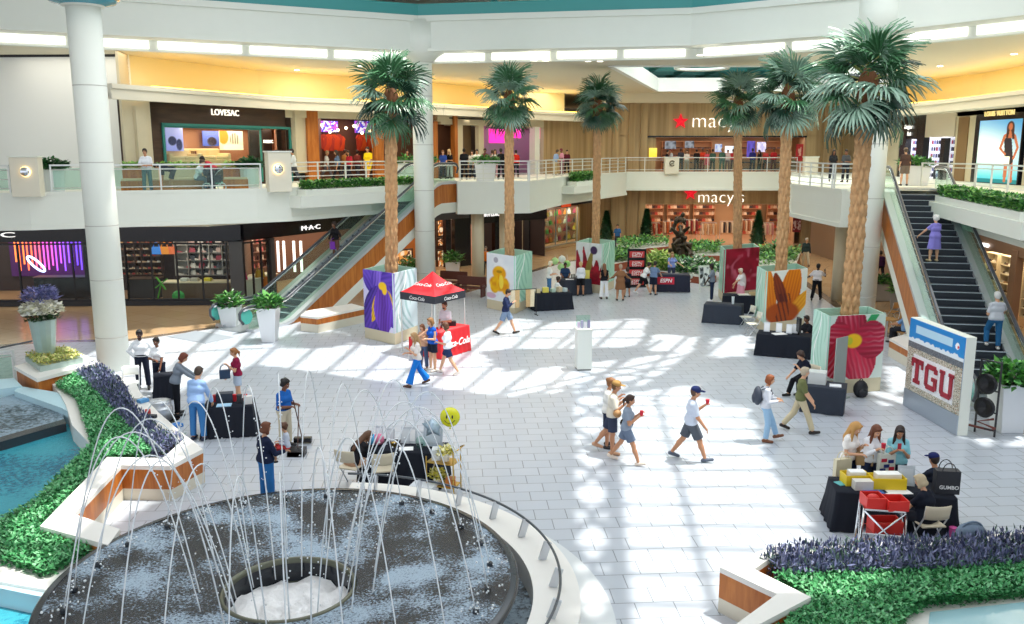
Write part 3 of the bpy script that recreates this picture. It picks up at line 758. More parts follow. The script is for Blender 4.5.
# teal trusses and glazing bars under the deck openings; they throw the lattice of shadows
mb = MB()
def roof_bar(p, q, w=0.26, z=ROOF_Z - 0.2):
    a, c = gnd(*p), gnd(*q); mb.bar((a.x + SH.x, a.y + SH.y, z), (c.x + SH.x, c.y + SH.y, z), w, 0.2)
a0 = gnd(560, 640); 
for k in range(14):                                   # purlins across the near bay
    Y = 11.6 + k * 0.98; mb.bar((0.2 + SH.x, Y + SH.y, ROOF_Z - .2), (7.8 + SH.x, Y - .25 + SH.y, ROOF_Z - .2), 0.12, 0.16)
roof_bar((606, 385), (617, 640), 0.34); roof_bar((566, 385), (564, 640), 0.3); roof_bar((655, 400), (712, 620), 0.12)
ys = [398, 424, 455, 493, 540, 600, 660]
for ya, yb in zip(ys[:-1], ys[1:]):                   # crossed web of the truss
    roof_bar((566, ya), (612, yb), 0.16); roof_bar((612, ya), (566, yb), 0.16)
for p, q in (((480, 398), (700, 352)), ((512, 397), (716, 356)), ((560, 366), (640, 388)), ((575, 390), (660, 340)), ((500, 392), (590, 330)), ((540, 396), (720, 366)), ((480, 362), (690, 372)), ((600, 372), (700, 384))): roof_bar(p, q, 0.16)
for k in range(14):                                   # rafters over the left bay
    x = 130 + k * 40; roof_bar((x, 402), (x + 95, 320), 0.14)
for k in range(2):
    roof_bar((60, 358 + k * 20), (520, 336 + k * 30), 0.14)
for k in range(3): roof_bar((520, 322 + k * 8), (650, 320 + k * 9), 0.16)
roof_bar((868, 396), (1010, 440), 0.3)
structure('beam_truss', mb, m_teal)
# slanting teal skylight steel that shows above the ring beam
mb = MB()
f = Frame(ring[2], ring[3])
for k in range(7):
    u = f.L * k / 6.0; mb.bar(f.P(u, 0.1, 13.6), f.P(u + 0.5, -4.0, 16.6), 0.16, 0.22)
f2 = Frame(ring[3], ring[4])
for k in range(7):
    u = f2.L * k / 6.0; mb.bar(f2.P(u, 0.1, 13.6), f2.P(u - 0.5, -4.0, 16.6), 0.16, 0.22)
structure('beam_rafter', mb, mat('pale_teal_steel', '#a9cfc6', 0.4))
# small skylight over the far court: teal lattice and hanging ring
mb = MB()
for x in np.arange(3, 25, 2.4):
    mb.bar((x, 40, 12.7), (x, 80, 12.7), 0.12, 0.3); mb.bar((x, 40, 13.6), (x, 80, 13.6), 0.14, 0.14)
for y in np.arange(41, 82, 3.2):
    mb.bar((-2, y, 12.8), (28, y, 12.8), 0.14, 0.3)
    for x in np.arange(-2, 26, 2.4): mb.bar((x, y, 12.8), (x + 1.2, y, 13.6), 0.09, 0.09); mb.bar((x + 1.2, y, 13.6), (x + 2.4, y, 12.8), 0.09, 0.09)
mb.box((12, 82, 13), (40, .3, 4))
structure('beam_lattice', mb, m_teal)
ch = thing('ring_chandelier', 'slim white ring chandelier hanging in the small far skylight', 'chandelier', (11.6, 55.0, 11.9))
mb = MB(); mb.tube([(1.6 * math.cos(t), 1.6 * math.sin(t), 0) for t in np.linspace(0, 2 * math.pi, 41)[:-1]], 0.10, 8, closed=True); mb.build('ring', m_steelw, ch, True)
for k in range(3):
    t = k * 2.1; mb = MB(); mb.tube([(1.6 * math.cos(t), 1.6 * math.sin(t), 0), (1.6 * math.cos(t), 1.6 * math.sin(t), 1.4)], 0.015, 6); mb.build('suspension_wire', m_steel, ch)
# added area lamps: fill for diffuse skylight daylight, the walkways and the upper floor
area('skylight_fill', (1, 22, 14.4), 28, 22, 2900, (0.96, 0.98, 1.0))  # added fill for diffuse daylight; the deck above is opaque
area('far_skylight_fill', (13, 52, 14.8), 12, 16, 2900, (1, 0.99, 0.96))  # added fill that brightens the far court
for (x, y, sx, sy, e) in ((-18, 39.5, 16, 3, 150), (-6.5, 49, 8, 6, 150), (1.5, 58, 4, 10, 130), (13.5, 67.0, 11, 2.5, 150), (18.5, 50, 5, 12, 170), (19.5, 31, 3, 10, 100)):
    area('walkway_fill', (x, y, 3.7 if y > 32 else 4.12), sx, sy, e * 1.3, (1.0, 0.9, 0.75))  # added fill under the upper slab, out of view
for (x, y, sx, sy, e) in ((-16, 36.5, 10, 3, 170), (-8, 44, 6, 6, 170), (-1.5, 50, 5, 6, 150), (3.2, 60, 5, 8, 130), (20, 42, 6, 16, 260), (20, 30, 5, 10, 150)):
    area('ceiling_fill', (x, y, 10.9), sx, sy, e * (1.1 if x < -10 else 1.9), (1.0, 0.94, 0.8))  # added fill over the upper walkways, stronger away from the left
# ------------------------------------------------------------------ upper-floor facades
def cove(pts, name, zl=9.46, zb=8.98):
    """soffit shelf over the shop fronts with a hidden warm lamp strip lighting the wall above it"""
    mb = MB(); wl = MB(); em = MB()
    for p, q in zip(pts[:-1], pts[1:]):
        f = Frame(p, q)
        k0 = 2.5 if p[0] < -15 else -.1; f.box(mb, -0.1, f.L + 0.1, zb, zl, 0, .3); f.box(mb, k0, f.L + 0.1, zb, zl, .3, 2.6); f.box(mb, -0.1, f.L + 0.1, zl - 0.12, zl + 0.06, -0.10, 0.25); f.box(mb, -0.1, f.L + 0.1, zb - 0.05, zb + 0.2, -0.04, 0.2)
        i = pts.index(p); A, B = miter(pts, 2.3), miter(pts, 2.6); s0 = f.u * max(0, k0); wl.prism([(A[i][0] + s0.x, A[i][1] + s0.y), A[i+1], B[i+1], (B[i][0] + s0.x, B[i][1] + s0.y)], zl, ZC)
        f.box(em, max(0, k0), f.L, zl + 0.07, zl + 0.14, 0.5, 0.62)
    structure(name, mb, m_cream); structure('wall_cove', wl, mat('cove_wall', '#f3e6b4', 0.7))
    o = em.build('cove_lamp_strip', emi('#ffca50', 8)); o['kind'] = 'structure'
cove([(-15.6, 35.0), (-11.1, 44.6), (-3.9, 51.5), (2.2, 60.5), (5.4, 63.5)], 'trim_9')
cove([(21.6, 57.0), (22.6, 47.6), (22.0, 36.0), (20.5, 22)], 'trim_10')
m_fac = m_cream
S1 = Frame((-16.0, 36.6), (-11.6, 45.6))        # sofa shop
S2 = Frame((-11.6, 45.6), (-4.2, 52.6))         # clothes shop
S3 = Frame((-4.2, 52.6), (2.2, 61.6))           # dark doorway, pink shop
S4 = Frame((6.0, 65.2), (27, 65.2))             # timber department-store wall
S5 = Frame((24.3, 58), (24.3, 32))              # right-hand shops
def room(f, u0, u1, z0, z1, depth, wallm, floorm=None, ceilm=None, name='wall_shop', light=None, lcol=(1, 0.85, 0.65), sl=1):
    c = f.P((u0 + u1) / 2, 0, 0); ex = sl * depth * c.dot(f.u) / c.dot(f.n); a0, a1, b0, b1 = u0, u1, u0 + ex, u1 + ex; zm = (z0 + z1) / 2; uv0, uv1 = u0, u1
    mb = MB(); f.box(mb, b0, b1, z0, z1, depth, depth + 0.1); mb.bar(f.P(a0, .2, zm), f.P(b0, depth, zm), .06, z1 - z0); mb.bar(f.P(a1, .2, zm), f.P(b1, depth, zm), .06, z1 - z0)
    structure(name, mb, wallm); u0, u1 = min(u0, u0 + ex), max(u1, u1 + ex)
    mb = MB(); f.box(mb, u0, u1, z1, z1 + 0.06, 0.15, depth); structure('ceiling_shop', mb, ceilm or m_cream)
    if floorm: mb = MB(); f.box(mb, u0, u1, z0 - 0.03, z0 + 0.012, 0.1, depth); structure('floor_shop', mb, floorm)
    if light:
        p = f.P((u0 + u1) / 2, depth * 0.5, z1 - 0.06); area('shop_lights', p, (uv1 - uv0) * 0.9, depth * 0.8, light, lcol, (0, 0, f.rz))
def glazing(f, u0, u1, z0, z1, n, d=0.05, m=None, fr=None):
    mb = MB(); mf = MB()
    for k in range(n):
        a = u0 + (u1 - u0) * k / n; e = u0 + (u1 - u0) * (k + 1) / n; f.box(mb, a + .03, e - .03, z0, z1, d, d + 0.02)
    for k in range(n + 1):
        a = u0 + (u1 - u0) * k / n; f.box(mf, a - .035, a + .035, z0, z1, d - .03, d + .05)
    f.box(mf, u0, u1, z1 - .07, z1, d - .03, d + .05); f.box(mf, u0, u1, z0, z0 + .1, d - .03, d + .05)
    w = structure('window_%d' % (rng.randint(100, 999)), mb, m or m_glass); fo = mf.build('window_frame', fr or m_steel, w)
    return w
def fx(f, x, y=150, d=0.0): return f.px(x, y, d)[0]

# white hoarding beside the sofa shop
H0 = Frame((-33, 39.0), (-16.3, 38.2))
mb = MB(); H0.box(mb, 0, H0.L, ZF, ZC, 0, 0.2)
structure('wall_hoarding', mb, mat('white_hoarding', '#eeefec', 0.6))
mb = MB(); H0.box(mb, 0, H0.L, ZC - 0.1, ZC, -0.04, 0.05); H0.box(mb, H0.L - 0.05, H0.L, ZF, ZC, -0.04, 0.05); structure('trim_11', mb, m_char)
mb = MB(); S1.box(mb, -.1, fx(S1, 151), ZF, 9.2, -.12, -.02); Frame((-16.3, 38.2), (-16.0, 36.6)).box(mb, 0, 1.6, ZF, ZC, -0.1, 0.0); structure('wall_return', mb, m_beige)

# ---- sofa shop
f = S1; mb = MB(); ua, ub = fx(f, 150), f.L
f.box(mb, 0, f.L, 8.0, 9.2, 0.0, 0.25); f.box(mb, 0.0, fx(f, 163), ZF, 9.2, 0.0, 0.25); f.box(mb, fx(f, 286), f.L, ZF, 9.2, 0.0, 0.25); f.box(mb, fx(f, 262.5), fx(f, 264), ZF, 8.1, 0.02, 0.2)
structure('wall_sofa_shop', mb, m_dwood)
mb = MB(); f.pbox(mb, 138, 106, 148, 176, -0.3, -0.1); f.pbox(mb, 296, 111, 307, 173, -0.3, -0.02); structure('column_pilaster', mb, m_beige)
mb = MB(); a, e = fx(f, 163), fx(f, 291); f.box(mb, a, e, 8.0, 8.12, -0.06, 0.02); f.box(mb, a, a + .12, ZF, 8.1, -0.06, 0.02); f.box(mb, e - .12, e, ZF, 8.1, -0.06, 0.02); structure('trim_12', mb, m_tealtrim)
sg = f.text('shop_sign', 'LOVESAC', 225.5, 115.5, 6.2, emi('#fff8e8', 1.2), d=-0.05, spacing=1.1); tag(sg, 'white lit shop sign lettering on the dark timber fascia over the sofa window', 'sign')
sg = f.text('shop_sign', 'LOVESAC', 267, 143, 3.2, emi('#fff8e8', 1.0), d=0.15); tag(sg, 'small white lettering on the dark panel right of the sofa window', 'sign')
room(f, fx(f, 165), fx(f, 262) + 1.3, ZF, 8.05, 3.2, mat('salmon_shop_wall', '#b07a5c', 0.7), mat('shop_floor', '#b89a78', 0.4), light=260)
mb = MB(); f.box(mb, fx(f, 166), fx(f, 260), ZF, ZF + .8, .4, 1.9); structure('floor_shop_stage', mb, m_dwood)
mb = MB(); f.box(mb, fx(f, 264), fx(f, 286), ZF, 8.0, 0.9, 1.0); structure('wall_dark_panel', mb, mat('near_black_wood', '#231a18', 0.5))
glazing(f, fx(f, 165), fx(f, 262), ZF + .1, 8.0, 1, fr=m_tealtrim)
def poster(name, label, f, x0, y0, x1, y1, d, func, cat='poster', emit=True, border=None, nx=40, nz=40, group=None):
    ym = (y0 + y1) / 2; xm = (x0 + x1) / 2
    u0, u1 = f.px(x0, ym, d)[0], f.px(x1, ym, d)[0]; z1, z0 = f.px(xm, y0, d)[1], f.px(xm, y1, d)[1]
    o = thing(name, label, cat, f.P(u0, d, z0), f.rz, group)
    print_mesh('printed_face', (0, 0, 0), (1, 0, 0), (0, 0, 1), u1 - u0, z1 - z0, nx, nz, func, m_lit if emit else m_print, o, 0.05)
    if border:
        mb = MB(); w, h = u1 - u0, z1 - z0
        for c, s in (((w/2, 0, 0), (w + .1, .1, .08)), ((w/2, 0, h), (w + .1, .1, .08)), ((0, 0, h/2), (.08, .1, h)), ((w, 0, h/2), (.08, .1, h))): mb.box(c, s)
        mb.build('frame', border, o)
    return o
def bl(u, v, cx, cy, rx, ry, soft=0.25):
    return 1 - sstep(1 - soft, 1 + soft, ((u - cx) / rx) ** 2 + ((v - cy) / ry) ** 2)
def p_blue(U, V):
    c = mixc(L3('#7d83c8'), L3('#b9b6ea'), V); c = mixc(c, L3('#20264c'), bl(U, V, .35, .35, .25, .16)); return mixc(c, L3('#242a50'), bl(U, V, .75, .22, .18, .2))
def p_dark(U, V):
    c = mixc(L3('#3f55a8'), L3('#6a78c8'), V); return mixc(c, L3('#2a2030'), bl(U, V, .55, .3, .3, .3))
def p_sofa(U, V):
    c = mixc(L3('#e6cfa4'), L3('#f0e3c8'), V); c = mixc(c, L3('#e08a2a'), bl(U, V, .15, .7, .22, .4)); c = mixc(c, L3('#5a4a3a'), bl(U, V, .62, .55, .2, .35) * (np.sin(U * 60) * .5 + .5)); return mixc(c, L3('#f2e2c2'), bl(U, V, .6, .12, .5, .2))
poster('wall_screen', 'tall lilac-blue screen with dark armchairs at the left of the sofa shop', S1, 166, 122, 183, 151, 1.2, p_blue, 'screen')
poster('wall_screen', 'small blue screen hanging above the sofas', S1, 203, 131, 219, 146, 2.9, p_dark, 'screen')
poster('wall_screen', 'bright cream and orange picture of a striped cushion in the sofa shop', S1, 220, 131, 243, 150, 2.2, p_sofa, 'screen')
def sofa(label, f, u, d, w, col, group=None):
    o = thing('sofa', label, 'sofa', f.P(u, d, ZF + .8), f.rz, group); m = mat('sofa_' + col.lstrip('#'), col, 0.9, var=0.05)
    mb = MB(); mb.box((0, 0, 0.24), (w, 0.95, 0.40)); mb.build('base', m, o, bevel=0.05)
    mb = MB(); mb.box((0, 0.36, 0.62), (w, 0.24, 0.62)); mb.build('backrest', m, o, bevel=0.08)
    n = max(1, round(w / .8))
    for k in range(n): mb = MB(); mb.box((-w/2 + w * (k + .5) / n, -0.08, 0.50), (w / n - .04, 0.75, 0.18)); mb.build('seat_cushion', m, o, bevel=0.06)
    for s in (-1, 1): mb = MB(); mb.box((s * (w/2 - .11), 0, 0.42), (0.22, 0.95, 0.58)); mb.build('armrest', m, o, bevel=0.07)
    return o
sofa('cream sectional sofa at the left of the shop window', S1, fx(S1, 180, 155, 1), 1.1, 1.9, '#dcc39a')
sofa('tan sofa with a higher back at the right of the shop window', S1, fx(S1, 212, 155, 1), 1.2, 2.0, '#d9b886')
tx = S1.text('sofa_lettering', 'THE', 194, 154, 3.2, cm('#8a3b32'), d=0.4); tag(tx, 'small dark red lettering in the sofa shop window', 'lettering')

# ---- clothes shop right of it
f = S2; mb = MB(); f.box(mb, 0, f.L, 8.6, 9.2, 0, 0.3); structure('wall_clothes_shop', mb, m_beige)
mb = MB(); f.box(mb, fx(f, 308), fx(f, 319), ZF, 9.0, -0.02, 0.4); f.box(mb, fx(f, 376), fx(f, 384), ZF, 9.0, 0, .4); f.box(mb, fx(f, 428), fx(f, 438), ZF, 9, 0, .4); f.box(mb, fx(f, 455), fx(f, 458), ZF, 9, 0, .4)
structure('column_pier', mb, m_owood)
room(f, fx(f, 319), fx(f, 376), ZF, 8.8, 4.5, mat('shop_brown_wall', '#6e4a36', 0.7), mat('shop_floor_tan', '#a98a68', 0.4), m_char, light=110, lcol=(1, .8, .65))
room(f, fx(f, 384), fx(f, 430), ZF, 8.8, 4.0, mat('shop_brown_wall', '#6e4a36'), mat('shop_floor_tan', ''), m_char, light=60)
room(f, fx(f, 437), fx(f, 456), ZF, 8.8, 4.0, mat('shop_brown_wall', '#6e4a36'), mat('shop_floor_tan', ''), m_char, light=60)
def p_city(U, V):
    n = vnoise(U * 14, V * 9, 3); c = mixc(L3('#5a4ad0'), L3('#e8e8ff'), (n > .55) * 1.0); return mixc(c, L3('#b050c0'), (vnoise(U * 9, V * 7, 9) > .68) * 1.0)
def p_orange(U, V): n = vnoise(U * 10, V * 4, 5); return mixc(L3('#d0401c'), L3('#f07a30'), n)
poster('wall_screen', 'violet-blue patterned screen over the left clothes display', S2, 321, 121, 338, 132, 3.8, p_city, 'screen')
poster('wall_screen', 'violet-blue patterned screen over the right clothes display', S2, 355, 121, 375, 133, 3.8, p_city, 'screen')
def garment(nm, label, f, u, d, z, w, h, col, group):
    mb = MB(); mb.add([(-w*.5, 0, h*.78), (-w*.2, .03, h), (w*.2, .03, h), (w*.5, 0, h*.78), (w*.38, 0, h*.7), (w*.30, .05, 0), (-w*.30, .05, 0), (-w*.38, 0, h*.7), (-w*.5, .1, h*.78), (-w*.2, .13, h), (w*.2, .13, h), (w*.5, .1, h*.78), (w*.38, .1, h*.7), (w*.30, .15, 0), (-w*.30, .15, 0), (-w*.38, .1, h*.7)],
        [tuple(range(8)), tuple(range(15, 7, -1))] + [(i, i + 8, (i + 1) % 8 + 8, (i + 1) % 8) for i in range(8)])
    o = mb.build(nm, mat('garment_' + col.lstrip('#'), col, 0.85), loc=f.P(u, d, z)); o.rotation_euler = (0, 0, f.rz); return tag(o, label, 'clothing', group)
for i in range(8):
    garment('hanging_jacket', 'orange-red jacket hanging on the clothes shop wall', S2, fx(S2, 324 + i * 2.6, 140, 3.5), 3.5, 6.9 if i % 2 else 7.0, .5, .85, '#d8481f' if i % 3 else '#b83a2a', 'orange jackets at the left of the clothes shop')
for i in range(8):
    garment('hanging_jacket', 'orange jacket hanging beneath the right violet screen', S2, fx(S2, 360 + i * 2.0, 140, 3.5), 3.5, 6.9, .5, .95, '#dd5a1c' if i % 3 else '#c23a20', 'orange jackets at the right of the clothes shop')
for i in range(7):
    x, y = 322 + i * 8, 125 + (i * 7) % 9
    p = S2.P(fx(S2, x, y, 2.5), 2.5, S2.px(x, y, 2.5)[1]); mb = MB(); mb.ell((0, 0, 0), 0.09, 8); tag(mb.build('pendant_bulb', emi('#ffd9a0', 6), loc=p), 'small warm bulb hanging in the clothes shop', 'lamp', 'warm bulbs in the clothes shop')

# ---- doorway and pink shop
f = S3; mb = MB(); f.box(mb, 0, f.L, 8.45, 9.2, 0, 0.3); f.box(mb, fx(f, 456), fx(f, 463), ZF, 8.5, 0, .3); f.box(mb, fx(f, 479), fx(f, 484), ZF, 8.5, 0, .3); f.box(mb, fx(f, 581), f.L, ZF, 8.5, 0, .3); structure('wall_doorway', mb, m_beige)
mb = MB(); f.box(mb, fx(f, 463), fx(f, 480), ZF, 8.5, 0.7, 0.8); structure('door_1', mb, mat('brown_door', '#6d5538', 0.6))
room(f, fx(f, 484), fx(f, 580), ZF, 8.5, 3.4, mat('grey_shop_wall', '#9c97a2', 0.7), mat('shop_floor_grey', '#8e8a88', 0.35), light=70, lcol=(1, .8, .9))
for x0, y0, x1, y1, lb in ((490, 129, 507, 143, 'glowing magenta light panel left of the second palm trunk'), (512, 129, 521, 138, 'short glowing magenta light panel right of the second palm trunk'), (540, 128, 577, 139, 'long glowing magenta light band across the top of the pink shop'), (575, 139, 580, 172, 'glowing magenta upright at the right end of the pink shop')):
    mb = MB(); f.pbox(mb, x0, y0, x1, y1, .5, .6); tag(mb.build('neon_band', emi('#ff2fae', 1.3)), lb, 'light')
mb = MB(); f.box(mb, fx(f, 533), fx(f, 538), ZF, 8.5, -0.15, .3); structure('column_white_pier', mb, m_white)
def p_pic(U, V): n = vnoise(U * 6, V * 6, 12); return mixc(L3('#3a3038'), L3('#c05070'), (n > .6) * 1.0)
for i, (x0, x1) in enumerate(((540, 548), (552, 563), (565, 575))): poster('wall_picture', 'dark framed picture on the back wall of the pink shop', S3, x0, 144, x1, 153, 3.2, p_pic, 'picture', False, cm('#2a2228'), 12, 12, 'pictures in the pink shop')

# ---- timber department-store wall, upper and lower
f = S4
u0, u1 = fx(f, 645), fx(f, 806)
mb = MB(); f.box(mb, 0, f.L, 7.95, 10.3, 0, 0.4); f.box(mb, 0, u0, 0, 8, 0, 0.4); f.box(mb, u1, f.L, 0, 8, 0, 0.4); f.box(mb, u0, u1, 3.0, ZF, 0, .4)
for x in (612, 628, 640, 822, 842): f.box(mb, fx(f, x), fx(f, x) + .5, 0, 10.3, -0.15, 0)
structure('wall_timber', mb, m_mwood)
mb = MB(); Frame((2.2, 61.6), (6.0, 65.2)).box(mb, 0, 5.2, ZF, 9.2, 0, .3); structure('wall_timber_return', mb, m_mwood)
mb = MB(); f.box(mb, 0, f.L, 10.3, ZC, -0.8, 0.4); structure('ceiling_soffit', mb, m_ceil)
mb = MB(); f.box(mb, u0, u1, 7.85, 7.97, -.05, .45); structure('trim_13', mb, m_black)
def star_mb(r, depth):
    mb = MB(); pts = [((r if k % 2 == 0 else r * .42) * math.sin(math.pi * k / 5), (r if k % 2 == 0 else r * .42) * math.cos(math.pi * k / 5)) for k in range(10)]
    n = 10; mb.add([(x, -depth, z) for x, z in pts] + [(x, 0, z) for x, z in pts] + [(0, -depth * 1.8, 0)], [((i + 1) % n, i, n * 2) for i in range(n)] + [(i, (i + 1) % n, n + (i + 1) % n, n + i) for i in range(n)]); return mb
m_red = mat('sign_red', '#e0102a', 0.4, emit='#e0102a', estr=0.7)
for (x, y, lab, r) in ((680.5, 121.5, 'red five-pointed star on the upper timber wall', .58), (690.5, 193.5, 'red five-pointed star on the lower timber fascia', .52)):
    u, z = f.px(x, y, -.1); o = star_mb(r, .12).build('star_sign', m_red, loc=f.P(u, -.08, z)); tag(o, lab, 'sign')
sg = f.text('store_sign', "macy's", 691, 127.5, 15.5, emi('#fffaf0', 1.3), d=-0.12, align='LEFT', weight=-0.03, spacing=1.05); tag(sg, 'large thin white store name on the upper timber wall, partly behind palms', 'sign')
sg = f.text('store_sign', "macy's", 697, 202.5, 12.5, emi('#fffaf0', 1.3), d=-0.12, align='LEFT', weight=-0.025, spacing=1.05); tag(sg, 'thin white store name on the lower timber fascia under the balcony', 'sign')
room(f, u0, u1, ZF, 7.9, 7.0, mat('store_peach_wall', '#c4a07c', 0.7), mat('store_floor_peach', '#c9a283', 0.25), mat('store_ceiling', '#e0c8a8', .7), light=230, lcol=(1, .86, .7))
room(f, fx(f, 640), fx(f, 800), 0, 2.95, 8.0, mat('store_peach_wall', ''), mat('store_floor_peach', ''), mat('store_ceiling', ''), light=330, lcol=(1, .82, .62))
mb = MB(); f.box(mb, u0, fx(f, 656), ZF, 7.9, .1, .2); structure('wall_timber_jamb', mb, m_mwood)
def p_yel(U, V): return mixc(L3('#e8c832'), L3('#f4dc60'), V)
for x0, x1, lb in ((643, 646, 'narrow yellow lit panel at the far left of the upper store entrance'), (649, 657, 'square yellow lit panel beside the upper store entrance')): poster('glowing_sign', lb, S4, x0, 148, x1, 158, -.1, p_yel, 'panel', True, None, 4, 4)
def p_redp(U, V): return mixc(L3('#b01c24'), L3('#e8b0a0'), ((np.abs(U - .5) < .25) & (np.abs(V - .55) < .25) & (vnoise(U * 12, V * 12, 2) > .5)) * 1.0)
poster('wall_poster', 'red poster at the right end of the upper store entrance', S4, 796, 144, 803, 161, -.1, p_redp, 'poster', False, None, 16, 24)
def p_redb(U, V): return mixc(L3('#7e1620'), L3('#d8b8b0'), ((V < .55) & (V > .12) & (vnoise(U * 9, V * 9, 4) > .55)) * 1.0)
poster('wall_poster', 'dark red lit sign on the lower timber wall right of the palms', S4, 793, 212, 801, 232, -.2, p_redb, 'poster', False, None, 16, 24)
for (x0, y0, x1, y1, d, c1, c2, lb) in ((665, 141, 676, 149, 5.5, '#22262e', '#8898a8', 'dark monitor hanging at the left of the upper store'), (685, 141, 694, 148, 5.5, '#22262e', '#8898a8', 'dark monitor hanging left of centre in the upper store'), (715, 144, 722, 152, 6.5, '#4a78b8', '#c8d8ee', 'blue picture in the middle of the upper store'), (725, 146, 734, 153, 6.5, '#a8d0f0', '#ffffff', 'pale blue screen in the upper store'), (747, 141, 755, 158, 5.0, '#30307a', '#5a50c0', 'deep violet banner right of the palm trunk'), (757, 142, 766, 152, 5.5, '#e8ecff', '#8890d0', 'white and violet screen beside the violet banner')):
    poster('store_screen', lb, S4, x0, y0, x1, y1, d, (lambda U, V, a=c1, e=c2: mixc(L3(a), L3(e), vnoise(U * 5, V * 4, 8))), 'screen', True, None, 10, 10)

# goods shelves used in several shops
def shelf_unit(label, loc, rz, w, h, d, rows, frame, group=None, back=None):
    o = thing('display_shelf', label, 'shelf', loc, rz, group)
    mb = MB(); mb.box((0, d - .02, h / 2), (w, .04, h)); mb.build('back_panel', back or frame, o)
    for s in (-1, 1): mb = MB(); mb.box((s * (w/2 - .02), d / 2, h / 2), (.04, d, h)); mb.build('side_panel', frame, o)
    for k in range(rows + 1): mb = MB(); mb.box((0, d / 2, max(.02, h * k / rows - .02)), (w - .08, d - .02, .035)); mb.build('shelf', frame, o)
    return o
def shoe_mb(c=1.0):
    mb = MB(); prof = [(-.13, .05, .075), (-.09, .05, .09), (-.03, .048, .075), (.04, .052, .05), (.10, .05, .04), (.14, .035, .03)]
    vs = []; 
    for x, w, h in prof:
        for k in range(7): t = math.pi * k / 6; vs.append((x, w * math.cos(t), max(0.0, h * math.sin(t))))
    fs = [(i * 7 + k, i * 7 + k + 1, i * 7 + 8 + k, i * 7 + 7 + k) for i in range(5) for k in range(6)] + [tuple(range(6, -1, -1)), tuple(35 + k for k in range(7))]
    mb.add(vs, fs); return mb
_proto = {}
def goods(kind, col, label, group, loc, rz, sc=1.0):
    key = (kind, col)
    if key not in _proto:
        if kind == 'shoe': mb = shoe_mb()
        elif kind == 'handbag':
            mb = MB(); mb.add([(-.16, -.06, 0), (.16, -.06, 0), (.16, .06, 0), (-.16, .06, 0), (-.12, -.03, .22), (.12, -.03, .22), (.12, .03, .22), (-.12, .03, .22)], [(0,3,2,1),(4,5,6,7),(0,1,5,4),(1,2,6,5),(2,3,7,6),(3,0,4,7)])
            mb.tube([(.09 * math.cos(t), 0, .2 + .15 * math.sin(t)) for t in np.linspace(0, math.pi, 9)], .012, 5)
        elif kind == 'perfume_box': mb = MB(); mb.box((0, 0, .1), (.1, .07, .2)); mb.box((0, 0, .215), (.05, .04, .03))
        elif kind == 'folded_shirt': mb = MB(); mb.box((0, 0, .035), (.26, .3, .07)); mb.box((0, -.04, .085), (.24, .2, .04))
        me = mb.build(kind, mat('goods_' + col.lstrip('#'), col, 0.55)); _proto[key] = me.data; bpy.data.objects.remove(me)
    o = bpy.data.objects.new(kind, _proto[key]); COL.objects.link(o); o.location = loc; o.rotation_euler = (0, 0, rz); o.scale = (sc,) * 3
    return tag(o, label, {'shoe': 'shoe', 'handbag': 'bag', 'perfume_box': 'box', 'folded_shirt': 'clothing'}[kind], group)
def stocked(label, f, u, d, z0, w, h, dd, rows, frame, kind, cols, n, glabel, group, back=None, sgroup=None):
    shelf_unit(label, f.P(u, d, z0), f.rz, w, h, dd, rows, frame, sgroup, back)
    for r in range(rows):
        for k in range(n):
            x = -w/2 + w * (k + .5) / n; goods(kind, cols[(r * n + k * 3) % len(cols)], glabel, group, f.P(u + x, d + dd * .45, z0 + max(.038, h * r / rows - .002)), f.rz + rng.uniform(-.5, .5))
# right-hand upper shops
f = S5
uL, uR = fx(f, 903, 140), fx(f, 957, 140)
mb = MB(); f.box(mb, 0, f.L, 8.75, 9.2, 0, .3); f.box(mb, 0, fx(f, 899, 140), ZF, 9.2, 0, .3); f.box(mb, fx(f, 955, 140), fx(f, 974, 140), ZF, 9.2, 0, .3); f.box(mb, fx(f, 1026, 140), f.L, ZF, 9.2, 0, .3)
structure('wall_right_shops', mb, m_beige)
mb = MB(); f.box(mb, fx(f, 958, 140), fx(f, 968, 140), ZF, 8.7, -.06, 0); structure('wall_brown_panel', mb, mat('brown_panel', '#8a6a42', .5))
mb = MB(); f.pbox(mb, 899, 120, 905, 185, -.05, .3); f.pbox(mb, 916, 112, 923, 185, -.05, .3); f.pbox(mb, 939, 138, 943, 185, -.02, .3); structure('wall_black_jamb', mb, m_black)
mb = MB(); f.box(mb, fx(f, 903, 140), fx(f, 917, 140), 7.6, 9.0, -.03, .2); structure('wall_black_sign_panel', mb, m_black)
sg = f.text('shop_sign', 'Sunglass', 908.5, 128.5, 4.0, emi('#f4f0e8', 1.0), d=-.08, weight=.01); tag(sg, 'upper line of blurred white sign lettering on the black panel', 'sign')
sg = f.text('shop_sign', 'hut', 909, 135.5, 4.0, emi('#f4f0e8', 1.0), d=-.08, weight=.01); tag(sg, 'lower line of blurred white sign lettering on the black panel', 'sign')
mb = MB(); f.pbox(mb, 923, 113, 955, 137, -.01, .12); structure('wall_pale_panel', mb, mat('pale_beige_panel', '#d8cbb4', .5))
room(f, fx(f, 904, 150), fx(f, 955, 150), ZF, 8.2, 3.0, mat('white_shop_wall', '#f0f0f6', .6), None, m_white, light=260, lcol=(.95, .96, 1))
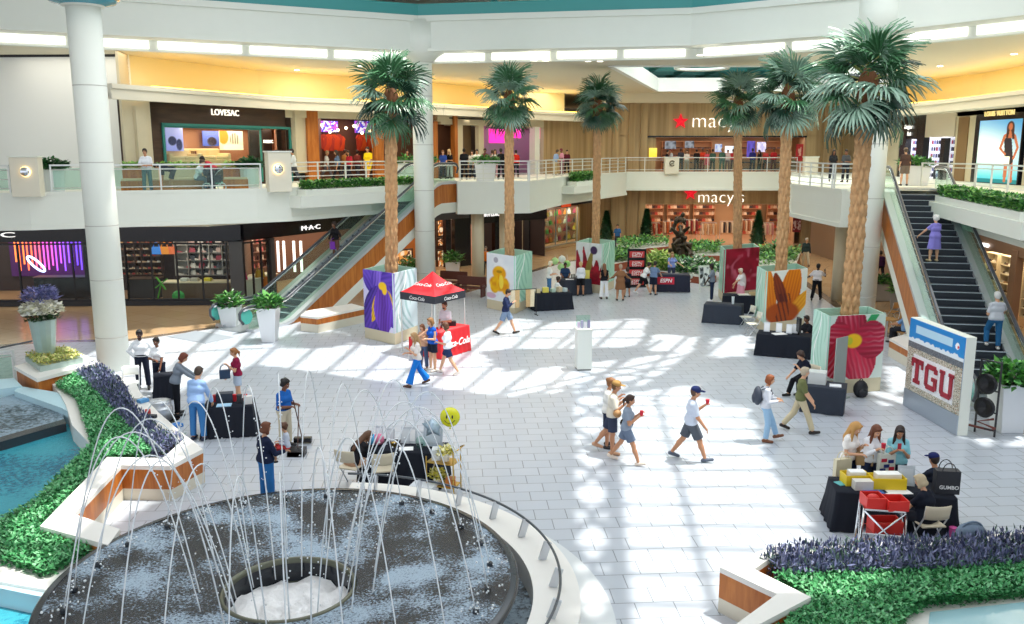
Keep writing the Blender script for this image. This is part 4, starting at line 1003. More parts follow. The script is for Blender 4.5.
for i, (x0, x1) in enumerate(((906, 915), (924, 938), (944, 953))):
    ua, ue = fx(f, x0, 150, 1.0), fx(f, x1, 150, 1.0)
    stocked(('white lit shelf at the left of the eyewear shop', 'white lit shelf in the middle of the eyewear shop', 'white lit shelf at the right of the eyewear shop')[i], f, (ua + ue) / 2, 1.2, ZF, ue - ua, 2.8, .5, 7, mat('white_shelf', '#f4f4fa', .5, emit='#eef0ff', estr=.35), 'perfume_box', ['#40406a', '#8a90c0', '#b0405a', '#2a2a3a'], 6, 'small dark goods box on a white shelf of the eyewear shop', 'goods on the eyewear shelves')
mb = MB(); f.box(mb, fx(f, 974, 140), fx(f, 1026, 140), ZF, 9.2, .0, .25); structure('wall_poster_bay', mb, m_black)
def p_model(U, V):
    c = mixc(L3('#3fb9c4'), L3('#e8f4e6'), sstep(.02, .5, V)); c = mixc(c, L3('#5aa8d8'), sstep(.55, 1.0, V) * .8); c = mixc(c, L3('#2a90c8'), sstep(.4, 1.1, U * .6 + V * .5) * .75)
    c = mixc(c, L3('#18787e'), (V < .07) * 1.0)
    sk, dr, hr = L3('#b4643e'), L3('#241a20'), L3('#3a1c14')
    def limb(a, e, w0, w1):
        ax, ay = a; ex, ey = e; t = np.clip(((U - ax) * (ex - ax) + (V - ay) * (ey - ay) * 2.2) / ((ex - ax) ** 2 + (ey - ay) ** 2 * 2.2 + 1e-6), 0, 1)
        return (np.hypot(U - ax - t * (ex - ax), (V - ay - t * (ey - ay)) * 1.5) < w0 + (w1 - w0) * t) * 1.0
    c = mixc(c, sk, limb((.70, .40), (.70, .05), .05, .03)); c = mixc(c, sk, limb((.80, .40), (.84, .05), .05, .03))
    c = mixc(c, dr, limb((.70, .66), (.76, .36), .085, .09)); c = mixc(c, sk, limb((.66, .74), (.78, .74), .05, .05))
    c = mixc(c, sk, limb((.62, .74), (.54, .55), .032, .026)); c = mixc(c, sk, limb((.54, .55), (.66, .46), .026, .024)); c = mixc(c, sk, limb((.83, .74), (.92, .56), .032, .026)); c = mixc(c, sk, limb((.92, .56), (.85, .40), .026, .024))
    c = mixc(c, hr, bl(U, V, .73, .86, .085, .10)); c = mixc(c, hr, limb((.68, .84), (.67, .72), .03, .025)); c = mixc(c, hr, limb((.78, .84), (.81, .70), .03, .025)); c = mixc(c, sk, bl(U, V, .73, .875, .045, .055)); c = mixc(c, sk, limb((.73, .80), (.73, .75), .025, .03))
    c = mixc(c, L3('#f0ead8'), ((np.abs(U - .68) < .09) & (np.abs(V - .37) < .055)) * 1.0)
    return c
poster('backlit_poster', 'tall backlit fashion poster of a woman in a black dress against blue sky', S5, 977, 119, 1021, 184, -.06, p_model, 'poster', True, m_black, 90, 130)
sg = f.text('shop_sign', 'LOUIS VUITTON', 999, 115.5, 5.2, emi('#e8d088', 1.0), d=-.08, sx=.95, spacing=1.12); tag(sg, 'gold capital lettering on the dark brown band over the backlit poster', 'sign')

# ------------------------------------------------------------------ lower-floor facades
G1 = Frame((-27, 38.6), (-12.2, 39.2)); G2 = Frame((-12.2, 39.2), (-7.2, 47.5)); G3 = Frame((-7.2, 47.5), (-2.6, 53.0)); G4 = Frame((-2.6, 53.0), (2.3, 57.5)); G5 = Frame((2.0, 60.0), (6.4, 67.0))
for f, nm in ((G1, 'left'), (G2, 'corner')):
    mb = MB(); f.box(mb, 0, f.L, 2.98, 3.7, -.15, .15); f.box(mb, 0, f.L, 0, .22, -.05, .1); structure('wall_black_fascia_' + nm, mb, m_black)
room(G1, 0, G1.L, 0, 2.9, 4.5, mat('dark_shop_wall', '#3a2c2c', .6), mat('wood_shop_floor', '#a37f5c', .3), m_black, light=330, lcol=(1, .88, .75))
room(G2, 0, G2.L, 0, 2.9, 4.0, mat('shop_brown_wall', ''), mat('wood_shop_floor', ''), m_black, light=300, lcol=(1, .86, .72))
glazing(G1, .1, fx(G1, 128, 290), .2, 2.85, 4, fr=m_black); glazing(G1, fx(G1, 128, 290), fx(G1, 228, 290), .2, 2.85, 4, fr=m_char); glazing(G2, .1, fx(G2, 272, 290), .2, 2.85, 3, fr=m_char)
mb = MB(); G1.box(mb, G1.L - .6, G1.L, 0, 2.9, -.02, .3); G2.box(mb, fx(G2, 272, 280), fx(G2, 276, 280), 0, 2.9, -.02, .3); structure('column_black_pier', mb, mat('grey_pier', '#4a4a4c', .4))
mb = MB(); G1.pbox(mb, 84, 240, 118, 290, .8, 1.0); structure('wall_shop_divider', mb, m_black)
sg = G1.text('shop_sign', 'C', 8, 237.2, 5.0, emi('#f2f2f2', 1.0), d=-.2, sx=3.2); tag(sg, 'wide white letter cut by the left picture edge on the black fascia', 'sign')
sg = G2.text('shop_sign', 'M·A·C', 311, 229.5, 4.6, emi('#f6f6f6', 1.2), d=-.2, sx=1.6, weight=.0); tag(sg, 'wide white cosmetics sign on the black corner fascia left of the escalator', 'sign')
for i in range(17):
    x = 15 + i * 4.1; t = i / 16.0
    c = ['#ff7a3a', '#ff6a48', '#ff5a7a', '#e050c0', '#b24ae8', '#8a4af0', '#6a40f0'][min(6, int(t * 7))]
    mb = MB(); G1.pbox(mb, x - .55, 241 , x + .55, 262 + 9 * abs(math.sin(i * 1.7)), 3.9, 3.95)
    tag(mb.build('neon_tube', emi(c, 2.2)), 'tall thin neon tube of the orange-to-violet light curtain behind the flower urn', 'neon light', 'neon tubes of the light curtain')
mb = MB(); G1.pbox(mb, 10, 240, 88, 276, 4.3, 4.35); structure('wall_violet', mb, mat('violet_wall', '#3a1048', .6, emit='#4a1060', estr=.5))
mb = MB(); 
cp = [G1.P(fx(G1, 36, 264, 2) + .38 * math.cos(t), 2.0, G1.px(36, 264, 2)[1] + .20 * math.sin(t) - .3 * math.cos(t)) for t in np.linspace(0, 2 * math.pi, 25)[:-1]]
mb.tube(cp, .05, 6, closed=True); tag(mb.build('neon_ring', emi('#c8d0ff', 3)), 'tilted oval white neon ring in front of the light curtain', 'neon light')
def counter(label, f, u, d, w, h, dp, m, top, z0=0.012):
    o = thing('shop_counter', label, 'counter', f.P(u, d, z0), f.rz)
    mb = MB(); mb.box((0, 0, h/2), (w, dp, h)); mb.build('body', m, o, bevel=.02); mb = MB(); mb.box((0, 0, h + .025), (w + .1, dp + .1, .05)); mb.build('top', top, o); return o
counter('black cosmetics counter behind the flower urn', G1, fx(G1, 70, 285, 2), 2.2, 3.2, 1.0, .7, m_black, m_char)
counter('long timber-faced display counter in the middle shop window', G1, fx(G1, 200, 290, 1.2), 1.4, 3.4, .85, .8, mat('brown_plank', '#6d5440', .5), m_beige)
counter('low display counter at the left of the middle shop', G1, fx(G1, 145, 290, 2), 2.2, 1.4, .9, .7, m_char, m_dwood)
counter('orange timber display table in the corner cosmetics shop', G2, fx(G2, 262, 280, 1.5), 1.7, 1.6, .9, .8, m_owood, m_beige)
# jars, shoes and bags on the shop walls
pal = ['#c8a070', '#d8d0c8', '#8a5a40', '#b03a3a', '#3a3a42', '#d0b090', '#70503a']
for i, x in enumerate((127, 137, 147)): stocked(('shoe shelf just right of the near column', 'second shoe shelf right of the near column', 'third shoe shelf right of the near column')[i], G1, fx(G1, x, 250, 3.4), 3.4, .9, 1.3, 1.9, .4, 6, m_dwood, 'shoe', pal, 5, 'shoe on the dark wall shelves of the middle shop', 'shoes on the dark shelves')
for i, x in enumerate((190, 203, 216)): stocked(('pale goods shelf at the left of the shop wall over the timber counter', 'pale goods shelf in the middle of the wall over the timber counter', 'pale goods shelf at the right of the wall over the timber counter')[i], G1, fx(G1, x, 250, 3.0), 3.2, .9, 1.7, 1.9, .4, 5, mat('grey_shelf', '#9a958f', .5), 'handbag' if i == 1 else 'shoe', ['#e8e0d8', '#d8b8b0', '#b84a5a', '#404048', '#f0e8e0'], 4, 'pale shoe or bag on the shelves over the timber counter', 'goods on the pale shelves')
for i, (x, k, c) in enumerate(((158, 'handbag', '#2f7fe0'), (166, 'handbag', '#e08a2a'), (172, 'handbag', '#d86a3a'), (185, 'folded_shirt', '#c8ccc8'), (195, 'folded_shirt', '#b8b4ac'), (208, 'folded_shirt', '#e4d23a'))):
    goods(k, c, ('blue handbag high on the shop counter', 'orange handbag beside the blue one', 'coral handbag on the shop counter', 'grey folded shirts on the timber counter', 'taupe folded shirts on the timber counter', 'bright yellow folded shirt on the timber counter')[i], None, G1.P(fx(G1, x, 280, 1.4), 1.4, .92) if x > 180 else G1.P(fx(G1, x, 270, 3), 3.0, 2.0), 0, 1.6 if x < 180 else 1.3)
for i, (x, y, c, lb) in enumerate(((155, 274, '#58b83a', 'green toy windmill leaning in the shop window'), (178, 290, '#3fae52', 'round green toy on the shop floor'))):
    p = G1.P(fx(G1, x, y, .6), .6, .03); mb = MB()
    if i: mb.ell((0, 0, .28), (.30, .16, .28), 14); mb.ell((0, -.16, .28), (.1, .04, .1), 8)
    else: mb.tube([(0, 0, 0), (0.25, 0, .9)], .03, 6); [mb.bar((.25, 0, .9), (.25 + .35 * math.cos(t), 0, .9 + .35 * math.sin(t)), .12, .04) for t in (.6, 2.2, 3.8, 5.3)]
    tag(mb.build('toy', cm(c), loc=p), lb, 'toy')
for x, c, lb in ((236, '#c01868', 'magenta tote bag on the white plinth in the window corner'), (256, '#c8a038', 'gold tote bag on the timber display table')): goods('handbag', c, lb, None, G2.P(fx(G2, x + 4, 275, .8), .8, 1.0), G2.rz, 2.2 if x < 240 else 1.6)
counter('white plinth under the magenta bag', G2, fx(G2, 247, 290, .9), .9, 1.3, .95, .7, m_white, m_white)
for i, x in enumerate((279, 285, 295, 302)):
    mb = MB(); G2.pbox(mb, x - .6, 241, x + .6, 272, .8, .9); tag(mb.build('lit_mirror_strip', emi('#fff6ee', 1.6)), 'slim vertical white light strip in the cosmetics shop', 'light', 'vertical light strips of the cosmetics shop')
stocked('glowing make-up shelf in the cosmetics shop', G2, fx(G2, 258, 250, 3), 3.2, 1.0, 2.2, 1.7, .4, 4, mat('rosy_shelf', '#8a5a4a', .5), 'perfume_box', ['#e89080', '#d86a6a', '#f0d0b8', '#40202a'], 7, 'small rosy make-up box on the cosmetics shelf', 'make-up boxes on the cosmetics shelf')
# brown shop behind the left escalator, black mattress shop, corner shops
mb = MB(); G3.box(mb, 0, G3.L, 2.9, 3.6, 0, .2); structure('wall_brown_fascia', mb, m_char)
room(G3, 0, G3.L, 0, 2.95, 3.5, mat('amber_shop_wall', '#a5642c', .6), mat('wood_shop_floor', ''), m_char, light=170, lcol=(1, .8, .55))
def p_shop(seed, cols):
    def fn(U, V):
        c = np.zeros(U.shape + (3,)) + L3(cols[0])
        for i, k in enumerate(cols[1:]): c = mixc(c, L3(k), (vnoise(U * (5 + i), V * (6 + i), seed + i) > .62) * 1.0)
        return c
    return fn
for i, (x0, y0, x1, y1) in enumerate(((393, 250, 412, 274), (437, 218, 446, 236), (437, 238, 446, 246), (437, 250, 446, 268))):
    poster('window_poster', ('orange picture under the escalator slope', 'topmost picture right of the middle column', 'cream picture right of the middle column', 'lowest amber picture right of the middle column')[i], G3, x0, y0, x1, y1, 1.0, p_shop(20 + i, ['#a8602a', '#e09a50', '#f0d8b8', '#5a3018']), 'picture', True, m_dwood, 16, 20)
mb = MB(); G4.box(mb, 0, G4.L, 2.5, 3.6, 0, .25); 
for x0, x1 in ((446, 451), (455, 471), (495, 508)): G4.pbox(mb, x0, 205, x1, 275, 0, .3)
structure('wall_mattress_shop', mb, m_black)
room(G4, 0, G4.L, 0, 2.6, 3.5, mat('dark_shop_wall', ''), mat('wood_shop_floor', ''), m_black, light=60, sl=0)
sg = G4.text('shop_sign', 'TEMPUR-PEDIC', 486, 216.5, 5.5, emi('#f0f0f0', .9), d=-.06, weight=.01, sx=.72); tag(sg, 'white mattress-shop lettering on the black fascia behind the small column', 'sign')
def p_sal(U, V): return mixc(L3('#d8785a'), L3('#f0b090'), vnoise(U * 3, V * 8, 3))
poster('glowing_sign', 'salmon glowing panel at the entrance of the black shop', G4, 471, 222, 476, 265, .5, p_sal, 'panel', True, None, 6, 20)
mb = MB(); G5.box(mb, 0, G5.L, 2.95, 3.6, 0, .2); G5.pbox(mb, 529, 200, 537, 250, -.05, .3); structure('wall_dark_corner', mb, m_char)
mb = MB(); G5.box(mb, fx(G5, 540, 220), fx(G5, 544, 220), 0, 3, -.1, .2); G5.box(mb, fx(G5, 578, 220), G5.L + .4, 0, 3, -.1, .2); structure('column_brown_pier', mb, m_mwood)
room(G5, 0, G5.L, 0, 2.95, 2.2, mat('shop_brown_wall', ''), mat('wood_shop_floor', ''), m_cream, light=260, lcol=(1, .85, .65))
poster('glowing_sign', 'orange-red sign at the end of the corner shop', G5, 562, 198, 571, 207, -.1, lambda U, V: mixc(L3('#c8401c'), L3('#e06028'), V), 'panel', True, None, 4, 4)
stocked('lit shelf of boots at the corner of the left walkway', Frame((1.0, 58.5), (2.2, 60.3)), 1.1, .2, 0.02, 1.4, 2.9, .45, 4, m_beige, 'handbag', ['#2a2020', '#5a2a1a', '#40302a'], 3, 'dark boot or bag on the lit corner shelf', 'goods on the corner shelf')
glazing(G5, fx(G5, 545, 225), fx(G5, 578, 225), .2, 2.9, 3, fr=m_steel)
cols5 = ['#d04038', '#e8c850', '#f0f0e8', '#48a048', '#3a3a48', '#d88a3a', '#c8c0b0', '#a03060']
for r in range(4):
    for k in range(7): goods('handbag', cols5[(r * 3 + k * 5) % 8], 'bright handbag in the corner shop window', 'handbags in the corner shop window', G5.P(fx(G5, 547 + k * 4.6, 225, .7), .7 + .1 * (k % 2), .45 + r * .62), G5.rz, 1.2)
for r in range(4): mb = MB(); G5.box(mb, fx(G5, 546, 225, .7), fx(G5, 578, 225, .7), .38 + r * .62, .44 + r * .62, .5, 1.0); tag(mb.build('glass_shelf', m_gglass), 'clear glass shelf carrying handbags in the corner shop window', 'shelf', 'glass shelves of the corner shop')
# right-hand lower shop
Q1 = Frame((20.6, 60), (20.2, 24)); f = Q1
mb = MB(); f.box(mb, 0, f.L, 2.75, 4.3, -.05, .2); f.box(mb, 0, fx(f, 962, 270), 0, 3, 0, .2); f.box(mb, fx(f, 1012, 270), fx(f, 1018, 270), 0, 3, -.1, .2); structure('wall_right_lower', mb, mat('taupe_fascia', '#8a705c', .5))
room(f, fx(f, 962, 270), fx(f, 1060, 270), 0, 2.78, 3.0, mat('warm_shop_wall', '#d8b88a', .6), mat('wood_shop_floor', ''), m_cream, light=200, lcol=(1, .85, .6))
sg = f.text('shop_sign', 'ecco', 984.5, 246.5, 5.0, emi('#ffffff', 2.0), d=-.12, weight=.01, sx=1.15, spacing=1.05); tag(sg, 'white lowercase shop sign on the taupe fascia right of the escalator', 'sign')
for i, (x0, x1) in enumerate(((980, 992), (995, 1010), (1019, 1034))):
    ua, ue = fx(f, x0, 270, 1), fx(f, x1, 270, 1); stocked(('left shoe shelf in the shop right of the escalator', 'middle shoe shelf in the shop right of the escalator', 'right shoe shelf in the shop right of the escalator')[i], f, (ua + ue) / 2, 1.2, .02, ue - ua, 2.4, .4, 6, m_beige, 'shoe', ['#5a4030', '#2a2420', '#b08a60', '#d8d0c0'], 5, 'shoe on the warm shelves right of the escalator', 'shoes in the shop right of the escalator')
# goods in the department store, both floors
for i in range(8):
    x = 652 + i * 19; c = ['#b8402a', '#c86a3a', '#8a2a3a', '#e0b080', '#30303a', '#a86a4a', '#d8a0a0', '#4a3a5a'][i]
    o = thing('clothes_rack', 'clothes rack of mixed garments inside the lower department store', 'rack', S4.P(fx(S4, x, 220, 2 + (i % 3) * 1.5), 2 + (i % 3) * 1.5, .02), 0, 'clothes racks in the lower department store')
    mb = MB(); mb.tube([(-.6, 0, 0), (-.6, 0, 1.4), (.6, 0, 1.4), (.6, 0, 0)], .025, 6); mb.build('rail', m_steel, o)
    for k in range(6): mb = MB(); mb.add([(-.5 + k * .2, -.22, 1.32), (-.5 + k * .2, .22, 1.32), (-.5 + k * .2 + .02, .2, .5), (-.5 + k * .2 + .02, -.2, .5), (-.42 + k * .2, -.22, 1.32), (-.42 + k * .2, .22, 1.32), (-.40 + k * .2, .2, .5), (-.40 + k * .2, -.2, .5)], [(0,1,2,3),(7,6,5,4),(0,4,5,1),(2,6,7,3),(1,5,6,2),(3,7,4,0)]); mb.build('garment', mat('garment_' + (c if k % 2 else '#e8d8c0').lstrip('#'), c if k % 2 else '#e8d8c0', .85), o)
def p_busy(seed, a, e, g2): return p_shop(seed, [a, e, g2, '#3a2420'])
for i, (x0, x1) in enumerate(((644, 664), (668, 690), (694, 716), (742, 762), (768, 792))):
    stocked('tall warm-lit wall shelf in the lower department store', S4, fx(S4, (x0 + x1) / 2, 210, 7), 7.2, .02, fx(S4, x1, 210, 7) - fx(S4, x0, 210, 7) , 2.7, .4, 5, mat('peach_shelf', '#c08a62', .5), 'handbag', ['#6a2a20', '#d8b090', '#3a2a2a', '#c04a3a', '#f0d8c0'], 7, 'handbag on the tall shelves of the lower department store', 'handbags in the lower department store', None, 'tall shelves in the lower department store')

for i, (x0, x1) in enumerate(((662, 684), (690, 712), (736, 756), (764, 790))):
    a, e = fx(S4, x0, 155, 6.2), fx(S4, x1, 155, 6.2); stocked('tall wall shelf at the back of the upper department store', S4, (a + e) / 2, 6.3, ZF + .02, e - a, 2.3, .45, 4, mat('peach_shelf', ''), 'folded_shirt', ['#3a2a30', '#d8c0b0', '#a83030', '#504858', '#f0e4d8', '#b87048'], 6, 'folded garment on the back shelves of the upper department store', 'garments in the upper department store', None, 'back shelves in the upper department store')
# ------------------------------------------------------------------ railings
def railing(name, label, pts, z=ZF + .1, h=1.0, step=1.35, bars=4, glass=False, inset=0.08, bar_r=0.022, post=0.06):
    p0 = Vector((*pts[0], z)); o = thing(name, label, 'railing', p0)
    rail = MB(); top = MB()
    for p, q in zip(pts[:-1], pts[1:]):
        f = Frame(p, q); n = max(1, round(f.L / step))
        for k in range(n + 1):
            mb = MB(); c = f.P(f.L * k / n, inset, z + h / 2) - p0; mb.box(c, (post, post, h), f.rz); mb.build('post', m_steelw, o)
        for j in range(bars):
            zz = z + 0.14 + (h - .2) * j / max(1, bars - 1) * .86
            rail.tube([f.P(0, inset, zz) - p0, f.P(f.L, inset, zz) - p0], bar_r, 6)
        top.bar(f.P(-.03, inset, z + h) - p0, f.P(f.L + .03, inset, z + h) - p0, .09, .06)
        if glass:
            for k in range(n):
                mb = MB(); a, e = f.L * k / n + .07, f.L * (k + 1) / n - .07
                mb.bar(f.P(a, inset + .03, z + h * .48) - p0, f.P(e, inset + .03, z + h * .48) - p0, .016, h * .8); mb.build('glass_panel', m_gglass, o)
    if bars: rail.build('rail', m_steelw, o, True)
    top.build('handrail', m_steelw, o)
    return o
railing('balcony_railing', 'green glass balcony railing in front of the sofa shop, left of the sconce pier', [(-17.45, 33.3), (-10.4, 36.45)], bars=2, glass=True, step=2.0)
railing('balcony_railing', 'green glass railing left of the pier with the round lamp at the left edge', [(-26, 31.3), (-18.8, 32.85)], bars=3, glass=True, step=1.5)
railing('balcony_railing', 'pale four-bar railing behind the hedge box, above the left escalator', [(-10.1, 40.0), (-8.0, 42.6), (-4.6, 45.9)], bars=4)
railing('balcony_railing', 'pale four-bar railing on the balcony between the middle column and the second palm', [(-2.65, 44.9), (0.9, 45.1)], bars=4)
railing('balcony_railing', 'pale four-bar railing along the pink shop walkway', [(0.9, 45.1), (3.0, 52.0), (8.2, 63.0)], bars=4, step=1.8)
railing('balcony_railing', 'long clear glass railing in front of the upper store entrance', [(12.0, 63.7), (20.6, 63.7)], bars=1, glass=True, step=2.2, post=.05)
railing('balcony_railing', 'short clear railing left of the emblem pier on the far balcony', [(8.2, 63.7), (11.0, 63.7)], bars=2, step=1.5, post=.05)
railing('balcony_railing', 'pale four-bar railing on the right balcony behind the near right palm', [(13.15, 43.5), (13.35, 36.6), (14.6, 36.4)], bars=4)
railing('balcony_railing', 'pale railing in front of the backlit fashion poster', [(17.9, 38.6), (19.0, 36.2), (18.2, 30.0), (17.4, 24)], bars=2, glass=False, step=1.5)
# piers with round wall lamps and the emblem pier
def pier(label, c, w, d, h, rz, z0=ZF - .05, m=None):
    o = thing('balcony_pier', label, 'pier', (c[0], c[1], z0), rz); mb = MB(); mb.box((0, 0, h / 2), (w, d, h)); mb.build('block', m or m_cream, o, bevel=.02)
    mb = MB(); mb.box((0, 0, h + .03), (w + .08, d + .08, .06)); mb.build('cap', m_white, o); return o
def sconce(label, p, rz, r=.17):
    o = thing('round_wall_lamp', label, 'lamp', p, rz)
    mb = MB(); mb.ell((0, 0, 0), (r, r * .45, r), 18); mb.build('dome', m_chrome, o, True)
    mb = MB(); mb.lathe([(r * 1.08, -.02), (r * 1.08, .02), (r * .95, .03)], 24); b_ = mb.build('glow_ring', emi('#ffd890', 4), o); b_.rotation_euler = (R(90), 0, 0); b_.location = (0, .06, 0)
pier('cream balcony pier carrying a round lamp at the left edge', (-18.15, 32.95), 1.0, .5, 1.45, R(8)); sconce('silver dome lamp glowing on the leftmost pier', (-18.05, 32.62, 6.18), R(8))
pier('white balcony pier with a round lamp at the corner of the sofa shop', (-9.75, 36.75), .95, .6, 1.62, R(30)); sconce('silver dome lamp on the pier beside the hedge box', (-9.62, 36.36, 6.2), R(30), .2)
pier('cream pier with a dark round emblem in front of the upper store entrance', (11.5, 63.6), 1.0, .5, 1.15, 0, m=m_cream)
mb = MB(); mb.tube([(.18 * math.cos(t), 0, .18 * math.sin(t)) for t in np.linspace(0.6, 5.6, 18)], .035, 6); mb.tube([(-.12, 0, -.05), (.12, 0, .05)], .03, 6)
tag(mb.build('round_emblem', mat('bronze', '#5e5238', .35, .7), loc=(11.5, 63.30, 6.0)), 'dark round emblem on the far balcony pier', 'emblem')
pier('cream pier with a round lamp behind the fifth palm trunk', (20.3, 60.0), .9, .5, 1.2, 0)
# hedge boxes on the balconies
def leaf_cards(poly, z0, z1, n, L, w, cols, seed, name='leaves', parent=None, up=0.6, hfun=None):
    """many small tilted leaves over a polygon, coloured leaf by leaf"""
    rg = np.random.default_rng(seed); P = np.array(poly); lo, hi = P.min(0), P.max(0); pts = np.zeros((0, 2))
    while len(pts) < n:
        q = lo + rg.random((n * 2, 2)) * (hi - lo); pts = np.concatenate([pts, q[inside(q[:, 0], q[:, 1], poly)]])
    pts = pts[:n]; z = z0 + (z1 - z0) * rg.random(n) ** .6
    az = rg.random(n) * 2 * np.pi; el = (rg.random(n) * 1.1 - .1) * up * 1.6
    d = np.stack([np.cos(az) * np.cos(el), np.sin(az) * np.cos(el), np.sin(el)], 1); s_ = np.stack([-np.sin(az), np.cos(az), np.zeros(n)], 1)
    ro = rg.random(n)[:, None] * .8 - .4; s_ = s_ + ro * np.array([0, 0, 1]); Ls = L * (.7 + .6 * rg.random(n))[:, None]; ws = w * (.7 + .6 * rg.random(n))[:, None]
    c = np.concatenate([pts, z[:, None]], 1)
    V = np.stack([c, c + d * Ls * .5 + s_ * ws, c + d * Ls, c + d * Ls * .5 - s_ * ws], 1).reshape(-1, 3)
    F = np.arange(4 * n).reshape(-1, 4); MI = rg.integers(0, len(cols), n)
    return np_mesh(name, V, F, [mat('leaf_' + k.lstrip('#'), k, .45, spec=.4) for k in cols], parent, False, MI=MI)
GREEN = ['#3f7a3c', '#5a9a48', '#2f6636', '#6fae54']
def hedge_box(label, f, u0, u1, d0, d1, z, h, white=True, group=None):
    o = thing('hedge_planter', label, 'planter', f.P((u0 + u1) / 2, (d0 + d1) / 2, z), f.rz, group); w, d = u1 - u0, d1 - d0
    mb = MB(); mb.box((0, 0, .15), (w, d, .3)); mb.build('planter_box', m_white, o)
    pol = [(-w/2 + .05, -d/2 + .03), (w/2 - .05, -d/2 + .03), (w/2 - .05, d/2 - .03), (-w/2 + .05, d/2 - .03)]
    leaf_cards(pol, .25, .3 + h, int(w * d * 900) + 200, .16, .05, GREEN + ['#86bf5a'], int(abs(u0) * 10), 'foliage', o)
    if white:
        fl = MB(); rr = random.Random(3)
        for k in range(int(w * 9)): fl.ell((-w/2 + .3 + (w - .6) * rr.random(), -d * .3 + d * .3 * rr.random(), .34 + h * .85), .045, 6)
        fl.build('blossoms', cm('#f4f2ea'), o)
    return o
f = Frame((-9.4, 37.25), (-6.6, 41.0))
mb = MB(); f.box(mb, -.1, f.L + 4.4, ZF - .75, ZF - .25, -.75, .1); structure('trim_14', mb, m_white)
hedge_box('long hedge box with white blossoms on the ledge above the left escalator', f, .3, f.L + 3.4, -.65, -.05, ZF - .28, .32)
f = Frame((3.0, 52.0), (8.2, 63.0)); hedge_box('short clipped hedge on the ledge of the pink shop walkway', f, .5, 4.0, -.7, -.1, ZF - .5, .5, False)
mb = MB(); f.box(mb, -.2, 5, ZF - .9, ZF - .45, -.8, 0); structure('trim_15', mb, m_white)
f = Frame((16.9, 33.0), (15.3, 25.5)); hedge_box('long hedge with white blossoms on the right balcony ledge', f, -.6, f.L + 1, -.75, -.05, ZF - .35, .35)
mb = MB(); f.box(mb, -1.2, f.L + 1.5, ZF - .8, ZF - .3, -.85, 0); structure('trim_16', mb, m_white)
# ------------------------------------------------------------------ potted plants
def leafy(o, r, h, z, n, seed, cols=GREEN, L=.3, w=.07, name='foliage', bush=False):
    rg = np.random.default_rng(seed); az = rg.random(n) * 2 * np.pi; rad = r * np.sqrt(rg.random(n)); zz = z + h * (rg.random(n)) * (1 - .5 * (rad / r) ** 2)
    c = np.stack([np.cos(az) * rad, np.sin(az) * rad, zz], 1); el = rg.random(n) * 1.2 - .1; az2 = az + rg.normal(0, .7, n)
    d = np.stack([np.cos(az2) * np.cos(el), np.sin(az2) * np.cos(el), np.sin(el)], 1); s_ = np.stack([-np.sin(az2), np.cos(az2), rg.random(n) * .8 - .4], 1)
    Ls = (L * (.6 + .7 * rg.random(n)))[:, None]; ws = (w * (.7 + .5 * rg.random(n)))[:, None]
    V = np.stack([c, c + d * Ls * .45 + s_ * ws, c + d * Ls - np.array([0, 0, .15]) * Ls, c + d * Ls * .45 - s_ * ws], 1).reshape(-1, 3)
    return np_mesh(name, V, np.arange(4 * n).reshape(-1, 4), [mat('leaf_' + k.lstrip('#'), k, .45, spec=.4) for k in cols], o, False, MI=rg.integers(0, len(cols), n))
m_pot = mat('white_pot', '#e6e9ec', .3)
def pot_plant(label, p, h=1.0, top=.36, bot=.22, plant_h=.55, seed=1, flowers=False, n=4, m=None, rot=R(45), leaves=260, cols=GREEN, L=.3):
    o = thing('potted_plant', label, 'plant', p)
    mb = MB(); mb.frustum((0, 0, 0), bot, top, h, n, rot); k = top * .88; mb.frustum((0, 0, h - .02), top, top + .015, .05, n, rot); mb.build('pot', m or m_pot, o, bevel=.015)
    mb = MB(); mb.frustum((0, 0, h + .01), top * .85, top * .8, .03, n, rot); mb.build('soil', cm('#4a3b30'), o)
    leafy(o, top * 1.25, plant_h, h, leaves, seed, cols, L)
    if flowers: leafy(o, top * 1.2, plant_h, h + .1, 26, seed + 50, ['#f6f4ec'], .12, .05, 'blossoms')
    return o
pot_plant('tall white tapered planter with bright leaves beside the left escalator newel', gnd(270, 341), 1.25, .36, .24, .5, 2, leaves=320)
pot_plant('white planter with leaves at the far side of the left escalator', gnd(231, 326), .8, .38, .28, .55, 3, flowers=True)
pot_plant('big white tapered planter with bright leaves beside the right escalator', gnd(1006, 430), 1.25, .42, .27, .55, 4, leaves=420)
pot_plant('white square planter with a dark shrub right of the middle column', gnd(453, 277), .85, .4, .32, .6, 5, leaves=220)
pot_plant('dark leafy planter under the left escalator slope', gnd(409, 282), .6, .35, .3, .8, 6, flowers=True)
pot_plant('grey planter with dark leaves under the right escalator', gnd(903, 312), .85, .45, .4, .5, 7, m=mat('grey_pot', '#8d8a86', .5))
pot_plant('second grey planter behind the far white column', gnd(878, 300), .8, .45, .4, .4, 8, m=mat('grey_pot', ''))
pot_plant('white round tub with a dense dark shrub before the hoarding', Vector((-18.1, 34.6, ZF)), .9, .5, .42, .45, 9, n=16, leaves=700, L=.18, cols=['#2c5c34', '#3f7a44', '#244d2e'])
pot_plant('white round tub with a dense dark shrub right of the sofa window', Vector((-11.3, 38.0, ZF)), .9, .42, .36, .45, 10, n=16, leaves=600, L=.18, cols=['#2c5c34', '#3f7a44', '#244d2e'])
pot_plant('white planter with leaves behind the railing near the top of the left escalator', Vector((-5.6, 47.0, ZF)), .95, .5, .42, .35, 11, leaves=200)
pot_plant('white planter with leaves behind the railing right of the left escalator', Vector((-1.4, 46.6, ZF)), .95, .55, .45, .4, 12, leaves=240)
pot_plant('leafy planter in front of the eyewear shop', Vector((19.3, 42.2, ZF)), .9, .55, .45, .45, 13, leaves=320)
